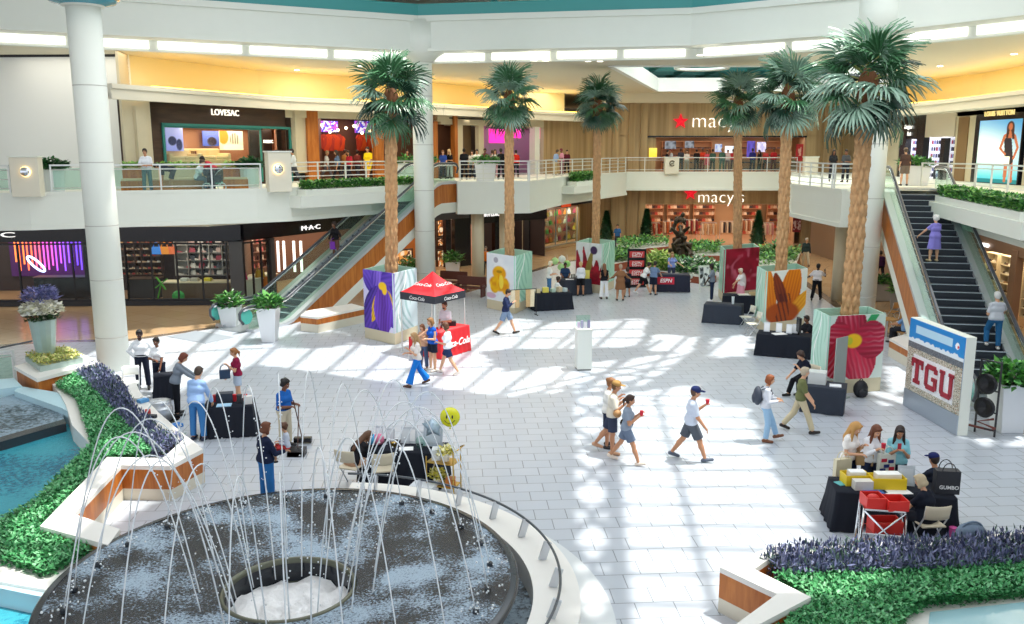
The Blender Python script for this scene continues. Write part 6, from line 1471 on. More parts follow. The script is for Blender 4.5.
o = leaf_cards(G(ll, .6), .38, .74, 9000, .11, .020, CL_, 32, 'lavender', up=1.2); tag(o, 'band of dusky lavender along the left planter', 'lavender', kind='stuff')
rgx = [(757, 566), (780, 556), (1060, 536), (1060, 586), (925, 600), (905, 612), (892, 640), (770, 640), (812, 597)]
rlv = [(757, 566), (780, 553), (830, 551), (960, 545), (1060, 536), (1060, 563), (960, 572), (860, 576), (790, 578)]
bed('ground_bed_right', rgx, .34)
rg_g = [(775, 575), (860, 574), (960, 568), (1060, 560), (1060, 586), (925, 600), (905, 612), (892, 640), (770, 640), (812, 597)]
o = leaf_cards(G(rg_g, .6), .34, .66, 30000, .08, .024, CG, 33, 'groundcover'); tag(o, 'dense green groundcover in the lower right planter', 'groundcover', kind='stuff')
o = leaf_cards(G(rlv, .6), .36, .78, 9000, .12, .018, CL_, 34, 'lavender', up=1.3); tag(o, 'band of dusky lavender along the back of the lower right planter', 'lavender', kind='stuff')
# pools
def water(name, pts, z, m): mb = MB(); mb.prism(G(pts, z), z - .03, z); return structure(name, mb, m)
water('water_pool_left', [(-60, 440), (0, 430), (62, 412), (75, 425), (98, 445), (30, 505), (-20, 530), (-80, 560)], .10, m_pool)
water('water_cascade_left', [(-60, 402), (0, 398), (22, 392), (62, 404), (64, 422), (0, 440), (-60, 452)], .30, m_pooldark)
mb = MB(); mb.prism(G([(-60, 446), (0, 437), (64, 419), (66, 423), (0, 442), (-60, 452)], .32), 0, .32); structure('trim_17', mb, m_granite)
mb = MB(); mb.prism(G([(14, 391), (20, 386), (56, 392), (74, 404), (72, 414), (62, 408)], .46), 0, .46); mb.prism(G([(-60, 384), (14, 378), (22, 386), (-60, 398)], .5), 0, .5); structure('wall_pool_left', mb, m_light)
water('water_pool_lower', [(-80, 572), (48, 590), (80, 572), (40, 640), (-80, 660)], .14, m_pool)
mb = MB(); mb.prism(G([(-20, 579), (48, 591), (60, 584), (48, 598), (-20, 584)], .45), 0, .45); structure('wall_pool_lower', mb, m_light)
water('water_pool_right', [(930, 612), (1060, 598), (1060, 650), (925, 650)], .47, mat('pale_pool_water', '#9fc7cf', .08))
# stone box that carries the urn
o = thing('urn_pedestal', 'timber-clad stone box carrying the flower urn, beside the pool', 'pedestal', gnd(50, 372)); c = o.location
q = [(x - c.x, y - c.y) for x, y in G([(16, 366), (38, 378), (98, 362), (72, 350)], .78)]
mb = MB(); mb.prism(q, 0, .2); mb.build('plinth', m_plinth, o); mb = MB(); mb.prism(q, .2, .68); mb.build('timber_cladding', m_owood, o); mb = MB(); mb.prism(offset_poly(q, -.05), .68, .78); mb.build('coping', m_coping, o)
o2 = thing('low_trough', 'low grey-green trough of yellow-green moss around the foot of the urn', 'planter', (c.x, c.y, .78)); q = [(x - c.x, y - c.y) for x, y in G([(25, 357), (40, 368), (83, 359), (66, 350)], .9)]
mb = MB(); mb.prism(q, 0, .16); mb.build('trough', mat('green_grey_urn', ''), o2); leaf_cards(q, .15, .27, 1400, .09, .03, ['#b8bf6a', '#9aa850', '#d2d48a', '#c8b870'], 37, 'moss', o2)
# pool railing at the left edge
f = Frame((gnd(-30, 388).x, gnd(-30, 388).y), (gnd(16, 384).x, gnd(16, 384).y))
railing('pool_railing', 'white framed glass railing by the pool at the left edge', [(f.p0.x, f.p0.y), (f.p1.x, f.p1.y)], z=.02, h=1.0, bars=2, glass=True, step=1.2)
mb = MB(); mb.tube([gnd(-20, 352, .9), gnd(18, 344, .9), gnd(32, 341, .9)], .03, 6); tag(mb.build('dark_handrail', mat('dark_steel', ''), None), 'thin dark handrail before the shop at the left edge', 'railing')
# ------------------------------------------------------------------ tables, seats, small things
m_cloth = mat('black_tablecloth', '#20242e', .8, spec=.2, var=.1, vscale=4)
def cloth_table(label, c, w, d, rz, h=.75, m=None, folds=9, flare=.05, loc_z=0, cat='table', group=None):
    o = thing('draped_table', label, cat, (c[0], c[1], loc_z), rz, group); m = m or m_cloth
    mb = MB(); mb.box((0, 0, h - .03), (w - .02, d - .02, .04)); mb.build('table_top', cm('#c8c6c0'), o)
    for sx in (-1, 1):
        for sy in (-1, 1): lg_ = MB(); lg_.tube([(sx * (w/2 - .1), sy * (d/2 - .1), 0), (sx * (w/2 - .1), sy * (d/2 - .1), h - .05)], .018, 6); lg_.build('leg', m_steel, o)
    n = 72; mb = MB(); vs = []
    def per(t, e):
        P = 2 * (w + d); s = t * P; hw, hd = w/2 + e, d/2 + e
        if s < w: return (-hw + s / w * 2 * hw, -hd)
        s -= w
        if s < d: return (hw, -hd + s / d * 2 * hd)
        s -= d
        if s < w: return (hw - s / w * 2 * hw, hd)
        s -= w; return (-hw, hd - s / d * 2 * hd)
    rows = ((0, h + .006), (.004, h - .02), (.35, h * .55), (.8, h * .2), (1.0, .012))
    for q, z in rows:
        for k in range(n):
            t = k / n; e = .006 + q * (flare + .022 * math.sin(t * 2 * math.pi * folds * 2) + .01 * math.sin(t * 2 * math.pi * folds * 3.3 + 1)); x, y = per(t, e); vs.append((x, y, z))
    fs = [tuple(range(n))] + [(i*n+k, (i+1)*n+k, (i+1)*n+(k+1) % n, i*n+(k+1) % n) for i in range(len(rows) - 1) for k in range(n)]
    mb.add(vs, fs); mb.build('tablecloth', m, o, True)
    return o
m_chair = mat('beige_plastic', '#cfc4ab', .5)
def chair(label, p, rz, m=None, group=None, z=0):
    o = thing('folding_chair', label, 'chair', (p[0], p[1], z), rz, group); m = m or m_chair
    mb = MB(); mb.box((0, 0, .45), (.44, .42, .035)); mb.build('seat', m, o, bevel=.015)
    mb = MB(); vs = []; n = 9
    for j, zz in enumerate((.62, .70, .80, .88)):
        for i in range(n): x = -.23 + .46 * i / (n - 1); vs.append((x, -.24 - .05 * (zz - .62) / .26 - .06 * (1 - (x / .23) ** 2), zz))
    b_ = len(vs); vs += [(v[0], v[1] + .025, v[2]) for v in vs]
    I = lambda j, i, s: s * b_ + j * n + i
    fs = [(I(j, i, 0), I(j, i+1, 0), I(j+1, i+1, 0), I(j+1, i, 0)) for j in range(3) for i in range(n-1)] + [(I(j, i, 1), I(j+1, i, 1), I(j+1, i+1, 1), I(j, i+1, 1)) for j in range(3) for i in range(n-1)]
    for j in range(3): fs += [(I(j, 0, 0), I(j+1, 0, 0), I(j+1, 0, 1), I(j, 0, 1)), (I(j, n-1, 1), I(j+1, n-1, 1), I(j+1, n-1, 0), I(j, n-1, 0))]
    for i in range(n - 1): fs += [(I(3, i, 0), I(3, i+1, 0), I(3, i+1, 1), I(3, i, 1)), (I(0, i+1, 0), I(0, i, 0), I(0, i, 1), I(0, i+1, 1))]
    mb.add(vs, fs); mb.build('backrest', m, o, True)
    for sx in (-1, 1):
        mb = MB(); mb.tube([(sx * .22, .20, 0), (sx * .22, -.10, .44), (sx * .22, -.24, .66), (sx * .22, -.27, .86)], .014, 6); mb.build('leg', m_steel, o, True)
        mb = MB(); mb.tube([(sx * .205, -.24, 0), (sx * .205, .16, .44)], .014, 6); mb.build('leg', m_steel, o, True)
    return o
def small(name, label, cat, mb, m, loc, rz=0, group=None, smooth=False):
    o = mb.build(name, m, loc=loc, smooth=smooth); o.rotation_euler = (0, 0, rz); return tag(o, label, cat, group)
def boxy(w, d, h): mb = MB(); mb.box((0, 0, h / 2), (w, d, h)); return mb
def cup(r=.04, h=.11): mb = MB(); mb.lathe([(r * .75, 0), (r, h), (r * 1.05, h + .005), (r * .4, h + .012)], 12); return mb
def tabP(o, x, y, z=.757): return Matrix.Translation(o.location) @ Matrix.Rotation(o.rotation_euler.z, 4, 'Z') @ Vector((x, y, z))
def bagm(w, d, h, handles=True, hr=.12):
    mb = MB(); mb.add([(-w/2, -d/2, 0), (w/2, -d/2, 0), (w/2, d/2, 0), (-w/2, d/2, 0), (-w/2, -d/2, h), (w/2, -d/2, h), (w/2, d/2, h), (-w/2, d/2, h)], [(0,3,2,1),(0,1,5,4),(1,2,6,5),(2,3,7,6),(3,0,4,7),(4,5,6,7)])
    if handles:
        for y in (-d/2, d/2): mb.tube([(hr * math.cos(t), y, h - .02 + hr * 1.5 * math.sin(t)) for t in np.linspace(0, math.pi, 9)], .009, 5)
    return mb
# --- table by the pool: black cloth, red cups
g = gnd(231, 432); TA = cloth_table('black draped table with red cups beside the man in the pale blue shirt', g, 1.15, .8, R(12), folds=11, flare=.1)
for i, (x, y, c, lb) in enumerate(((-.35, .2, '#c8202c', 'red cup at the far left of the table by the blue-shirted man'), (.12, .15, '#d02430', 'red tin near the middle of the table by the blue-shirted man'), (.38, .1, '#c8202c', 'red cup at the right end of the table by the blue-shirted man'))): small('cup', lb, 'cup', cup(.06, .17), cm(c), tabP(TA, x, y))
small('paper_bag', 'small white bag on the right end of the table with red cups', 'bag', bagm(.2, .12, .2), cm('#eceae6'), tabP(TA, .47, -.15), .3); small('canister', 'black and white canister between the red cups', 'canister', cup(.07, .2), cm('#3a3c40'), tabP(TA, .25, .0))
small('paper_stack', 'pale blue papers on the front of the table with red cups', 'papers', boxy(.35, .25, .02), cm('#a8d0ea'), tabP(TA, -.1, -.2), .2)
small('cooler_bag', 'dark bag on the back of the table with red cups', 'bag', bagm(.4, .25, .22, False), cm('#2c3444'), tabP(TA, -.12, .2), .2)
g = gnd(160, 420); mb = MB(); mb.lathe([(.32, 0), (.34, .30), (.34, .34), (.3, .36), (.3, .48), (.31, .5), (.2, .53)], 24); small('metal_tub', 'round ribbed steel tub on the floor beside the pool planter', 'tub', mb, m_steel, (g.x, g.y, .02), smooth=True)
mb = MB(); mb.lathe([(.48, 0), (.5, .02), (.44, .02)], 24); small('black_tray', 'round black tray under the steel tub', 'tray', mb, m_black, (g.x, g.y, 0))
g = gnd(158, 388); TB = cloth_table('low black draped stand in front of the two security guards', gnd(165, 398), .5, .5, R(20), .7)
for i, (x, y, c, w) in enumerate(((128, 400, '#e8e6e0', .35), (137, 402, '#5a9ad0', .25), (142, 413, '#b83a3a', .18), (146, 418, '#30343c', .2), (170, 427, '#2f7fd0', .3))):
    p = gnd(x + 6, y, .56 if x < 160 else 0); small('towel' if i < 2 else 'pouch', ('white cloth lying on the planter ledge', 'blue cloth lying on the planter ledge', 'red pouch on the planter ledge', 'dark pouch on the planter ledge', 'blue folded bag on the floor by the steel tub')[i], 'cloth' if i < 2 else 'bag', boxy(w, w * .7, .08), cm(c), p, i)
# folding chair frame by the column
chair('pale metal folding chair tucked behind the planter by the near column', gnd(132, 398), R(200), m_steelw)
# --- seated table by the fountain
g = gnd(402, 481); TC = cloth_table('black draped table with display frames behind the fountain', (g.x + .05, g.y + .1), 1.75, .75, R(-10), folds=12)
chair('beige folding chair drawn back from the table behind the fountain', gnd(383, 489), R(12)); CH2 = gnd(352, 486); chair('beige folding chair under the bending woman behind the fountain', (CH2.x, CH2.y), R(-20))
def frame_card(label, p, rz, w, h, c1, c2, tilt=12):
    o = thing('table_sign', label, 'sign', p, rz); m4 = Matrix.Rotation(R(-tilt), 3, 'X'); mb = MB(); mb.box((0, 0, 0), (w, .02, h), mtx=m4); ob = mb.build('board', cm(c1), o); ob.location = (0, 0, h / 2); mb = MB(); mb.box((0, -.012, 0), (w * .78, .006, h * .7), mtx=m4); ob = mb.build('printed_sheet', cm(c2), o); ob.location = (0, 0, h / 2); return o
frame_card('large grey easel board on the right end of the table behind the fountain', tabP(TC, .62, .1), R(-10), .42, .55, '#b8c2cc', '#c8d2da')
for i, (x, y, w, h, c) in enumerate(((-.62, .2, .16, .34, '#f2f4f6'), (-.38, .25, .18, .28, '#e8ecf0'), (-.02, .18, .2, .36, '#d8dce0'), (.12, .2, .18, .36, '#f4f4f4'), (.3, .22, .2, .26, '#dfe6ec'))): frame_card(('tall white card at the left end of the table behind the fountain', 'second white card from the left on that fountain-side table', 'grey card in the middle of the fountain-side table', 'white card with dark dots in the middle of the fountain-side table', 'small pale card beside the grey easel board')[i], tabP(TC, x, y), R(-10), w, h, '#c9ced4', c)
small('paper_sheet', 'white paper lying on the front of the table behind the fountain', 'paper', boxy(.3, .22, .008), cm('#f4f4f2'), tabP(TC, .1, -.18), .1)
small('glass_vase', 'round clear vase near the grey easel board', 'vase', (lambda m: (m.lathe([(.06, 0), (.11, .08), (.10, .18), (.06, .24)], 14), m)[1])(MB()), m_gglass, tabP(TC, .38, -.05), smooth=True)
small('gold_bowl', 'small gold bowl at the middle of the table behind the fountain', 'bowl', cup(.07, .1), mat('gold', '#c9a552', .3, .9), tabP(TC, -.2, -.1), smooth=True)
# balloons
def balloon(label, p, r, m, floor_z=None, star=False, smile=False):
    o = thing('balloon', label, 'balloon', p)
    if star:
        mb = MB(); n = 10; pts = [((r if k % 2 == 0 else r * .55) * math.sin(math.pi * k / 5), (r if k % 2 == 0 else r * .55) * math.cos(math.pi * k / 5)) for k in range(n)]
        vs = [(x, 0, z) for x, z in pts] + [(0, -r * .35, 0), (0, r * .35, 0)]; mb.add(vs, [(i, (i+1) % n, n) for i in range(n)] + [((i+1) % n, i, n + 1) for i in range(n)]); mb.build('skin', m, o, True)
    else:
        mb = MB(); mb.ell((0, 0, 0), (r, r * .75, r), 20); mb.lathe([(.02, -r - .05), (.005, -r + .01)], 8); mb.build('skin', m, o, True)
    if smile:
        for s in (-1, 1): mb = MB(); mb.ell((s * r * .28, -r * .71, r * .22), (r * .08, r * .05, r * .20), 8); mb.build('printed_eye', cm('#14120c'), o)
        mb = MB(); mb.tube([(r * .55 * math.cos(t), -r * .74 * math.sqrt(max(.1, 1 - (.55 * math.cos(t)) ** 2 - (.55 * math.sin(t)) ** 2)) - .005, r * .55 * math.sin(t) + .02) for t in np.linspace(R(205), R(335), 11)], r * .035, 5); mb.build('printed_smile', cm('#14120c'), o)
    if floor_z is not None: mb = MB(); mb.tube([(0, 0, -r - .04), (.04, 0, (-r + floor_z - p[2]) / 2), (.0, .02, floor_z - p[2])], .005, 4); mb.build('string', cm('#d8d8d8'), o)
    return o
bp_ = at(450, 417, gnd(440, 486).y); balloon('yellow smiling face balloon floating over the gold cart', bp_, .21, mat('yellow_balloon', '#d8d81c', .25), None, smile=True)
mb = MB(); mb.tube([bp_ + Vector((0, 0, -.25)), gnd(432, 470, .9)], .004, 4); tag(mb.build('balloon_string', cm('#c8c8c0')), 'thin string from the smiling balloon down to the cart', 'string')
balloon('pale blue star balloon floating beside the smiling balloon', at(433, 427, bp_.y + .1), .25, mat('foil_blue', '#b8cfe0', .2, .3), None, star=True)
# gold bar cart
o = thing('bar_cart', 'small gold two-tier cart of yellow flowers behind the fountain', 'cart', gnd(444, 494), R(-20)); mg = mat('gold', '')
for sx in (-1, 1):
    for sy in (-1, 1): mb = MB(); mb.tube([(sx * .3, sy * .19, .05), (sx * .3, sy * .19, .85 if sx < 0 else 1.0)], .014, 6); mb.build('post', mg, o); mb = MB(); mb.ell((sx * .3, sy * .19, .04), (.04, .02, .04), 8); mb.build('wheel', cm('#33302a'), o)
for z in (.22, .72): mb = MB(); mb.box((0, 0, z), (.6, .38, .02)); mb.build('tray', mg, o)
mb = MB(); mb.tube([(.3, -.19, 1.0), (.38, -.19, 1.04), (.38, .19, 1.04), (.3, .19, 1.0)], .014, 6); mb.build('push_handle', mg, o, True)
CARTP = o
def bouquet(label, p, r, cols, n=160): q = thing('flower_bunch', label, 'flowers', p); mb = MB(); mb.lathe([(.07, 0), (.09, .14)], 10); mb.build('vase', cm('#e8e4d8'), q); leafy(q, r, .16, .14, n, int(p[0] * 100) % 97, cols, .1, .035, 'blossoms'); return q
bouquet('bunch of pale yellow flowers on the top tier of the gold cart', tabP(CARTP, .05, 0, .73), .16, ['#e8e07a', '#f4f0c0', '#b8b040']); bouquet('bunch of yellow flowers on the lower tier of the gold cart', tabP(CARTP, -.12, -.05, .23), .16, ['#d8d050', '#eee8a0', '#9a9a3a'])
small('wooden_crate', 'small wooden box on the lower tier of the gold cart', 'box', boxy(.2, .2, .16), m_owood, tabP(CARTP, .17, -.04, .23))
small('white_bag', 'crumpled white and navy bag on the floor between table and gold cart', 'bag', bagm(.5, .35, .28, False), cm('#dfe4ea'), gnd(424, 497), -.3); small('flat_box', 'white carton on the top tier of the gold cart', 'box', boxy(.18, .25, .22), cm('#d6dce0'), tabP(CARTP, -.18, .05, .73))
# --- lower right group table
g = gnd(890, 530); TD = cloth_table('long black draped table with yellow boxes at the lower right', (g.x + .05, g.y + .22), 2.1, .8, R(-9), folds=13, flare=.09)
yb = mat('yellow_box', '#e8c81c', .5); rb = mat('red_bin', '#d8302a', .45)
def openbox(w, d, h, t=.015): mb = MB(); mb.box((0, 0, t/2), (w, d, t)); [mb.box(c, s) for c, s in (((0, -d/2, h/2), (w, t, h)), ((0, d/2, h/2), (w, t, h)), ((-w/2, 0, h/2), (t, d, h)), ((w/2, 0, h/2), (t, d, h)))]; return mb
small('yellow_tray', 'yellow open box at the left end of the lower right table', 'box', openbox(.46, .3, .2), yb, tabP(TD, -.62, .12), .05); small('yellow_tray', 'wide yellow open box in the middle of the lower right table', 'box', openbox(.6, .32, .22), yb, tabP(TD, -.08, .0), -.05)
small('carton', 'small white carton in front of the left yellow box', 'box', boxy(.34, .18, .17), cm('#d8d4cc'), tabP(TD, -.55, -.16), .0); small('card_stack', 'white cards standing in the middle yellow box', 'cards', boxy(.45, .2, .26), cm('#f2f2ee'), tabP(TD, -.06, .06)); small('card_stack', 'white cards standing in the left yellow box', 'cards', boxy(.3, .18, .24), cm('#eef0f0'), tabP(TD, -.6, .14))
frame_card('grey board standing beside the wide yellow box', tabP(TD, .30, .15), R(-12), .3, .38, '#b9c2c8', '#c6ced4'); small('paper_sheet', 'white papers spread in front of the yellow boxes', 'paper', boxy(.5, .22, .01), cm('#f2f2f2'), tabP(TD, .05, -.25), .1); small('paper_sheet', 'teal leaflet at the left corner of the lower right table', 'paper', boxy(.2, .2, .01), cm('#5ab0b8'), tabP(TD, -.88, .05), .3); small('paper_sheet', 'blue folder under the white carton', 'paper', boxy(.4, .2, .01), cm('#3a6fc0'), tabP(TD, -.35, -.28), .1)
tb = thing('tote_bag', 'black tote bag with white lettering on the right end of the lower right table', 'bag', tabP(TD, .93, -.1), R(-8)); bagm(.42, .2, .44).build('body', mat('black_tote', '#2a2c33', .6), tb); text_mesh('printed_lettering', 'GUMBO', .095, cm('#e8e8e8'), tb, (0.02, -.106, .10), (1, 0, 0), (0, 0, 1), .004, weight=.002)
CH3 = gnd(926, 546); chair('beige folding chair of the seated woman at the lower right table', (CH3.x, CH3.y), R(4)); 
o = thing('folding_trolley', 'silver folding trolley with red bins at the lower right', 'trolley', gnd(879, 551), R(-12))
for sx in (-1, 1):
    for sy in (-1, 1): mb = MB(); mb.tube([(sx * .38, sy * .22, .03), (sx * .34, sy * .2, .86)], .02, 6); mb.build('post', m_chrome, o)
    mb = MB(); mb.tube([(sx * .38, -.22, .1), (sx * .34, .2, .82)], .016, 6); mb.build('brace', m_chrome, o)
mb = MB(); mb.tube([(-.38, -.22, .12), (.34, -.21, .82)], .016, 6); mb.tube([(.38, -.22, .12), (-.34, -.21, .82)], .016, 6); mb.build('brace', m_chrome, o)
mb = MB(); mb.tube([(-.34, -.2, .84), (.34, -.2, .84), (.34, .2, .84), (-.34, .2, .84)], .02, 6, closed=True); mb.build('top_frame', m_chrome, o)
mb = MB(); mb.tube([(-.36, -.21, .40), (.36, -.21, .40), (.36, .21, .40), (-.36, .21, .40)], .018, 6, closed=True); mb.box((0, 0, .40), (.7, .4, .012)); mb.build('lower_frame', m_chrome, o)
mb = MB(); mb.box((0, 0, .83), (.66, .38, .012)); mb.build('upper_shelf', m_chrome, o)
TR = o
small('red_bin', 'left red bin on top of the silver trolley', 'bin', openbox(.32, .34, .2), rb, tabP(TR, -.17, 0, .842)); small('red_bin', 'right red bin on top of the silver trolley', 'bin', openbox(.34, .34, .18), rb, tabP(TR, .19, -.02, .842)); small('red_bin', 'red bin on the lower shelf of the silver trolley', 'bin', openbox(.5, .32, .2), rb, tabP(TR, .06, 0, .41)); small('red_cloth', 'crumpled red cloth in the left red bin', 'cloth', (lambda m: (m.ell((0, 0, .1), (.12, .1, .1), 10), m)[1])(MB()), rb, tabP(TR, -.17, 0, .86), smooth=True)
small('cardboard_box', 'low cardboard box on the floor under the trolley', 'box', boxy(.45, .3, .14), cm('#b98f60'), gnd(868, 549)); small('pink_tumbler', 'pink tumbler on the floor right of the beige chair', 'cup', cup(.07, .26), cm('#d85aa0'), gnd(952, 541)); small('sneaker_bag', 'small white pouch on the floor by the pink tumbler', 'bag', boxy(.2, .15, .1), cm('#d8dcd8'), gnd(964, 540))
mb = MB(); mb.ell((0, 0, .17), (.26, .18, .17), 14); mb.tube([(.18 * math.cos(t), -.02, .25 + .12 * math.sin(t)) for t in np.linspace(0, math.pi, 9)], .018, 5); small('duffel_bag', 'grey-blue duffel bag on the planter ledge at the lower right', 'bag', mb, mat('duffel', '#66788c', .7, var=.25, vscale=14), gnd(970, 542, .5), .1, smooth=True)
# --- red promotional tent with its counter
TP = [gnd(402.5, 352), gnd(435.5, 359), gnd(465, 350)]; c4 = TP[0] + TP[2] - TP[1]; TP.append(c4); tc = sum(TP, Vector()) / 4
tent = thing('canopy_tent', 'red pop-up canopy with black valance beside the iris board', 'tent', tc); mr_ = mat('red_canopy', '#d4202c', .6, var=.08); L4 = [p - tc for p in TP]; Hc = 2.02
for p in L4: mb = MB(); mb.tube([(p.x, p.y, 0), (p.x, p.y, Hc + .1)], .022, 6); mb.box((p.x, p.y, .01), (.12, .12, .02)); mb.build('pole', m_steelw, tent)
def ext(p, k): return Vector((p.x * k, p.y * k, 0))
apx = Vector((0, 0, Hc + .82)); mb = MB()
for i in range(4):
    a, e = ext(L4[i], 1.03), ext(L4[(i+1) % 4], 1.03); a.z = e.z = Hc + .12; N = 8; vs = []
    for r in range(N + 1):
        t = r / N
        for s in range(N + 1): u = s / N; q = (a * (1 - u) + e * u) * (1 - t) + apx * t; q.z -= .16 * math.sin(math.pi * t) * (.4 + .6 * math.sin(math.pi * u)); vs.append(q)
    mb.add(vs, [(r*(N+1)+s, r*(N+1)+s+1, (r+1)*(N+1)+s+1, (r+1)*(N+1)+s) for r in range(N) for s in range(N)])
mb.build('canopy_top', mr_, tent, True)
for i in range(4):
    a, e = ext(L4[i], 1.03), ext(L4[(i+1) % 4], 1.03); d = (e - a); nrm = Vector((d.y, -d.x, 0)).normalized(); mb = MB(); mb.bar(a + Vector((0, 0, Hc)), e + Vector((0, 0, Hc)), .02, .26); v = mb.build('valance', mat('black_valance', '#2a2c36', .6), tent)
    if i < 2:
        mid = (a + e) / 2; text_mesh('valance_lettering', 'Coca-Cola', .17, cm('#f4f2f0'), tent, (mid.x + nrm.x * .02, mid.y + nrm.y * .02, Hc - .07), d, (0, 0, 1), .008, shear=.25)
        pa = mid * .62; nz = (apx - Vector((mid.x, mid.y, Hc + .12))).normalized(); q = Vector((pa.x, pa.y, Hc + .12 + .82 * .38 - .10)) + nrm * .05 + Vector((0, 0, .05)); text_mesh('canopy_lettering', 'Coca-Cola', .19, cm('#fbe9e6'), tent, q, d, nz, .01, shear=.25)
e0, e1 = L4[1], L4[2]; dd = (e1 - e0); rzt = math.atan2(dd.y, dd.x); cc = tc + (e0 + e1) * .5 * .82
RT = cloth_table('red draped counter with white script under the red canopy', (cc.x, cc.y), dd.length * .98, .7, rzt, .92, mat('red_cloth', '#d81e28', .6), flare=.02)
text_mesh('printed_script', 'Coca-Cola', .34, cm('#ffffff'), RT, (0, -.40, .34), (1, 0, 0), (0, 0, 1), .008, shear=.3, weight=.006)
c0 = tc + (L4[0] + L4[1]) * .5 * .75; mb = boxy(.8, .5, .62); small('red_cooler', 'red cooler box under the left side of the canopy', 'cooler', mb, mat('red_cloth', ''), (c0.x, c0.y, 0), rzt + 1.57)
for i in range(5): small('drink_can', 'small dark bottle on the red counter under the canopy', 'bottle', cup(.035, .16 + .03 * (i % 2)), cm('#3a2420' if i % 2 else '#c8c8c8'), tabP(RT, -.3 + .18 * i, .12, .93), 0, 'bottles on the red counter')
small('black_pouch', 'black bag on the far end of the red counter', 'bag', bagm(.3, .2, .16, False), cm('#22242a'), tabP(RT, .38, .1, .93))
# --- kiosk
o = thing('information_pedestal', 'slim white pedestal with leaflets standing alone in the middle of the floor', 'pedestal', gnd(583, 369), R(8)); h_ = 1.32
mb = MB(); mb.frustum((0, 0, .05), .24, .23, h_ - .05, 4); mb.build('body', mat('pedestal_white', '#e2e6de', .4), o, bevel=.01); mb = MB(); mb.box((0, 0, .025), (.44, .44, .05)); mb.build('kick_base', cm('#7d807c'), o); mb = MB(); mb.box((0, 0, h_ + .02), (.5, .5, .04)); mb.build('top', m_white, o); mb = MB(); mb.box((0, .1, h_ + .24), (.46, .02, .40)); mb.build('glass_back', m_gglass, o)
for i in range(4): small('leaflet_stack', ('left leaflet stack on the white pedestal', 'second leaflet stack on the white pedestal', 'third leaflet stack on the white pedestal', 'right leaflet stack on the white pedestal')[i], 'leaflets', boxy(.09, .05, .2 + .05 * (i % 2)), cm(['#c8b8d0', '#a8a4c0', '#e0dce6', '#8a86a8'][i]), tabP(o, -.17 + .11 * i, -.02, h_ + .04))
# --- stalls on the left and far side
T9 = cloth_table('black draped table of crafts in front of the yellow orchid board', gnd(551, 309), 1.7, .75, R(16)); T10 = cloth_table('dark draped table near the red pitcher flower board', gnd(574, 294), 1.5, .8, R(24), m=mat('slate_cloth', '#2c3340', .8))
for i, (x, c, w) in enumerate(((-.6, '#d8c8a0', .22), (-.25, '#e8d860', .26), (.1, '#b8d0c0', .18), (.4, '#d0c0a0', .2), (.65, '#c8dce0', .16))): small('craft_box', ('tan box', 'yellow box', 'pale green box', 'beige box', 'pale blue box')[i] + ' on the crafts table by the yellow orchid board', 'box', boxy(w, .2, .16 + .06 * (i % 2)), cm(c), tabP(T9, x, .05), .2 * i)
for i in range(5): small('bottle', 'small dark bottle standing on the slate-grey table', 'bottle', cup(.035, .2), cm('#2a3a3a'), tabP(T10, -.05 + .12 * i, .15), 0, 'bottles on the slate-grey table')
small('paper_sheet', 'white paper on the slate-grey table', 'paper', boxy(.4, .25, .01), cm('#f0f0f0'), tabP(T10, -.3, -.1)); small('price_card', 'yellow card standing at the corner of the slate-grey table', 'sign', boxy(.22, .02, .42), cm('#e8dc6a'), tabP(T10, .62, -.2))
o = thing('garment_rail', 'low black clothes rail with tan knitted hangings beside the crafts table', 'rack', gnd(522, 316), R(20))
for s in (-1, 1): mb = MB(); mb.tube([(s * .65, 0, 0), (s * .65, 0, 1.15)], .015, 6); mb.build('post', m_black, o); mb = MB(); mb.bar((s * .65, -.2, .015), (s * .65, .2, .015), .03, .03); mb.build('foot', m_black, o)
mb = MB(); mb.tube([(-.65, 0, 1.15), (.65, 0, 1.15)], .015, 6); mb.build('top_bar', m_black, o); GR = o
for i, (x, c) in enumerate(((-.42, '#e0d4b8'), (-.22, '#d0b080'), (.28, '#c8a878'), (.46, '#e6d8b8'))): small('knitted_hanging', ('leftmost cream', 'second tan', 'third tan', 'rightmost cream')[i] + ' knitted hanging on the low black rail', 'textile', (lambda m: (m.add([(-.09, -.02, 0), (.09, -.02, 0), (.11, -.02, .75), (-.11, -.02, .75), (-.09, .03, 0), (.09, .03, 0), (.11, .03, .75), (-.11, .03, .75)], [(0,1,2,3),(7,6,5,4),(0,4,5,1),(2,6,7,3),(1,5,6,2),(3,7,4,0)]), m)[1])(MB()), mat('knit_' + c[1:], c, .9, var=.3, vscale=30), tabP(GR, x, 0, .38), R(20))
bq = gnd(561, 283)
for i, (x, y, c, lb) in enumerate(((555, 261, '#bfe89a', 'lime balloon at the left of the cluster by the far stall'), (562, 259, '#f0f2ea', 'white balloon at the top of the cluster by the far stall'), (567, 264, '#a8e080', 'lime balloon at the right of the cluster by the far stall'), (561, 267, '#c8f0a8', 'pale lime balloon at the bottom of the cluster by the far stall'))): balloon(lb, at(x, y, bq.y + .1 * i), .19, mat('balloon_' + c[1:], c, .3), 1.5)
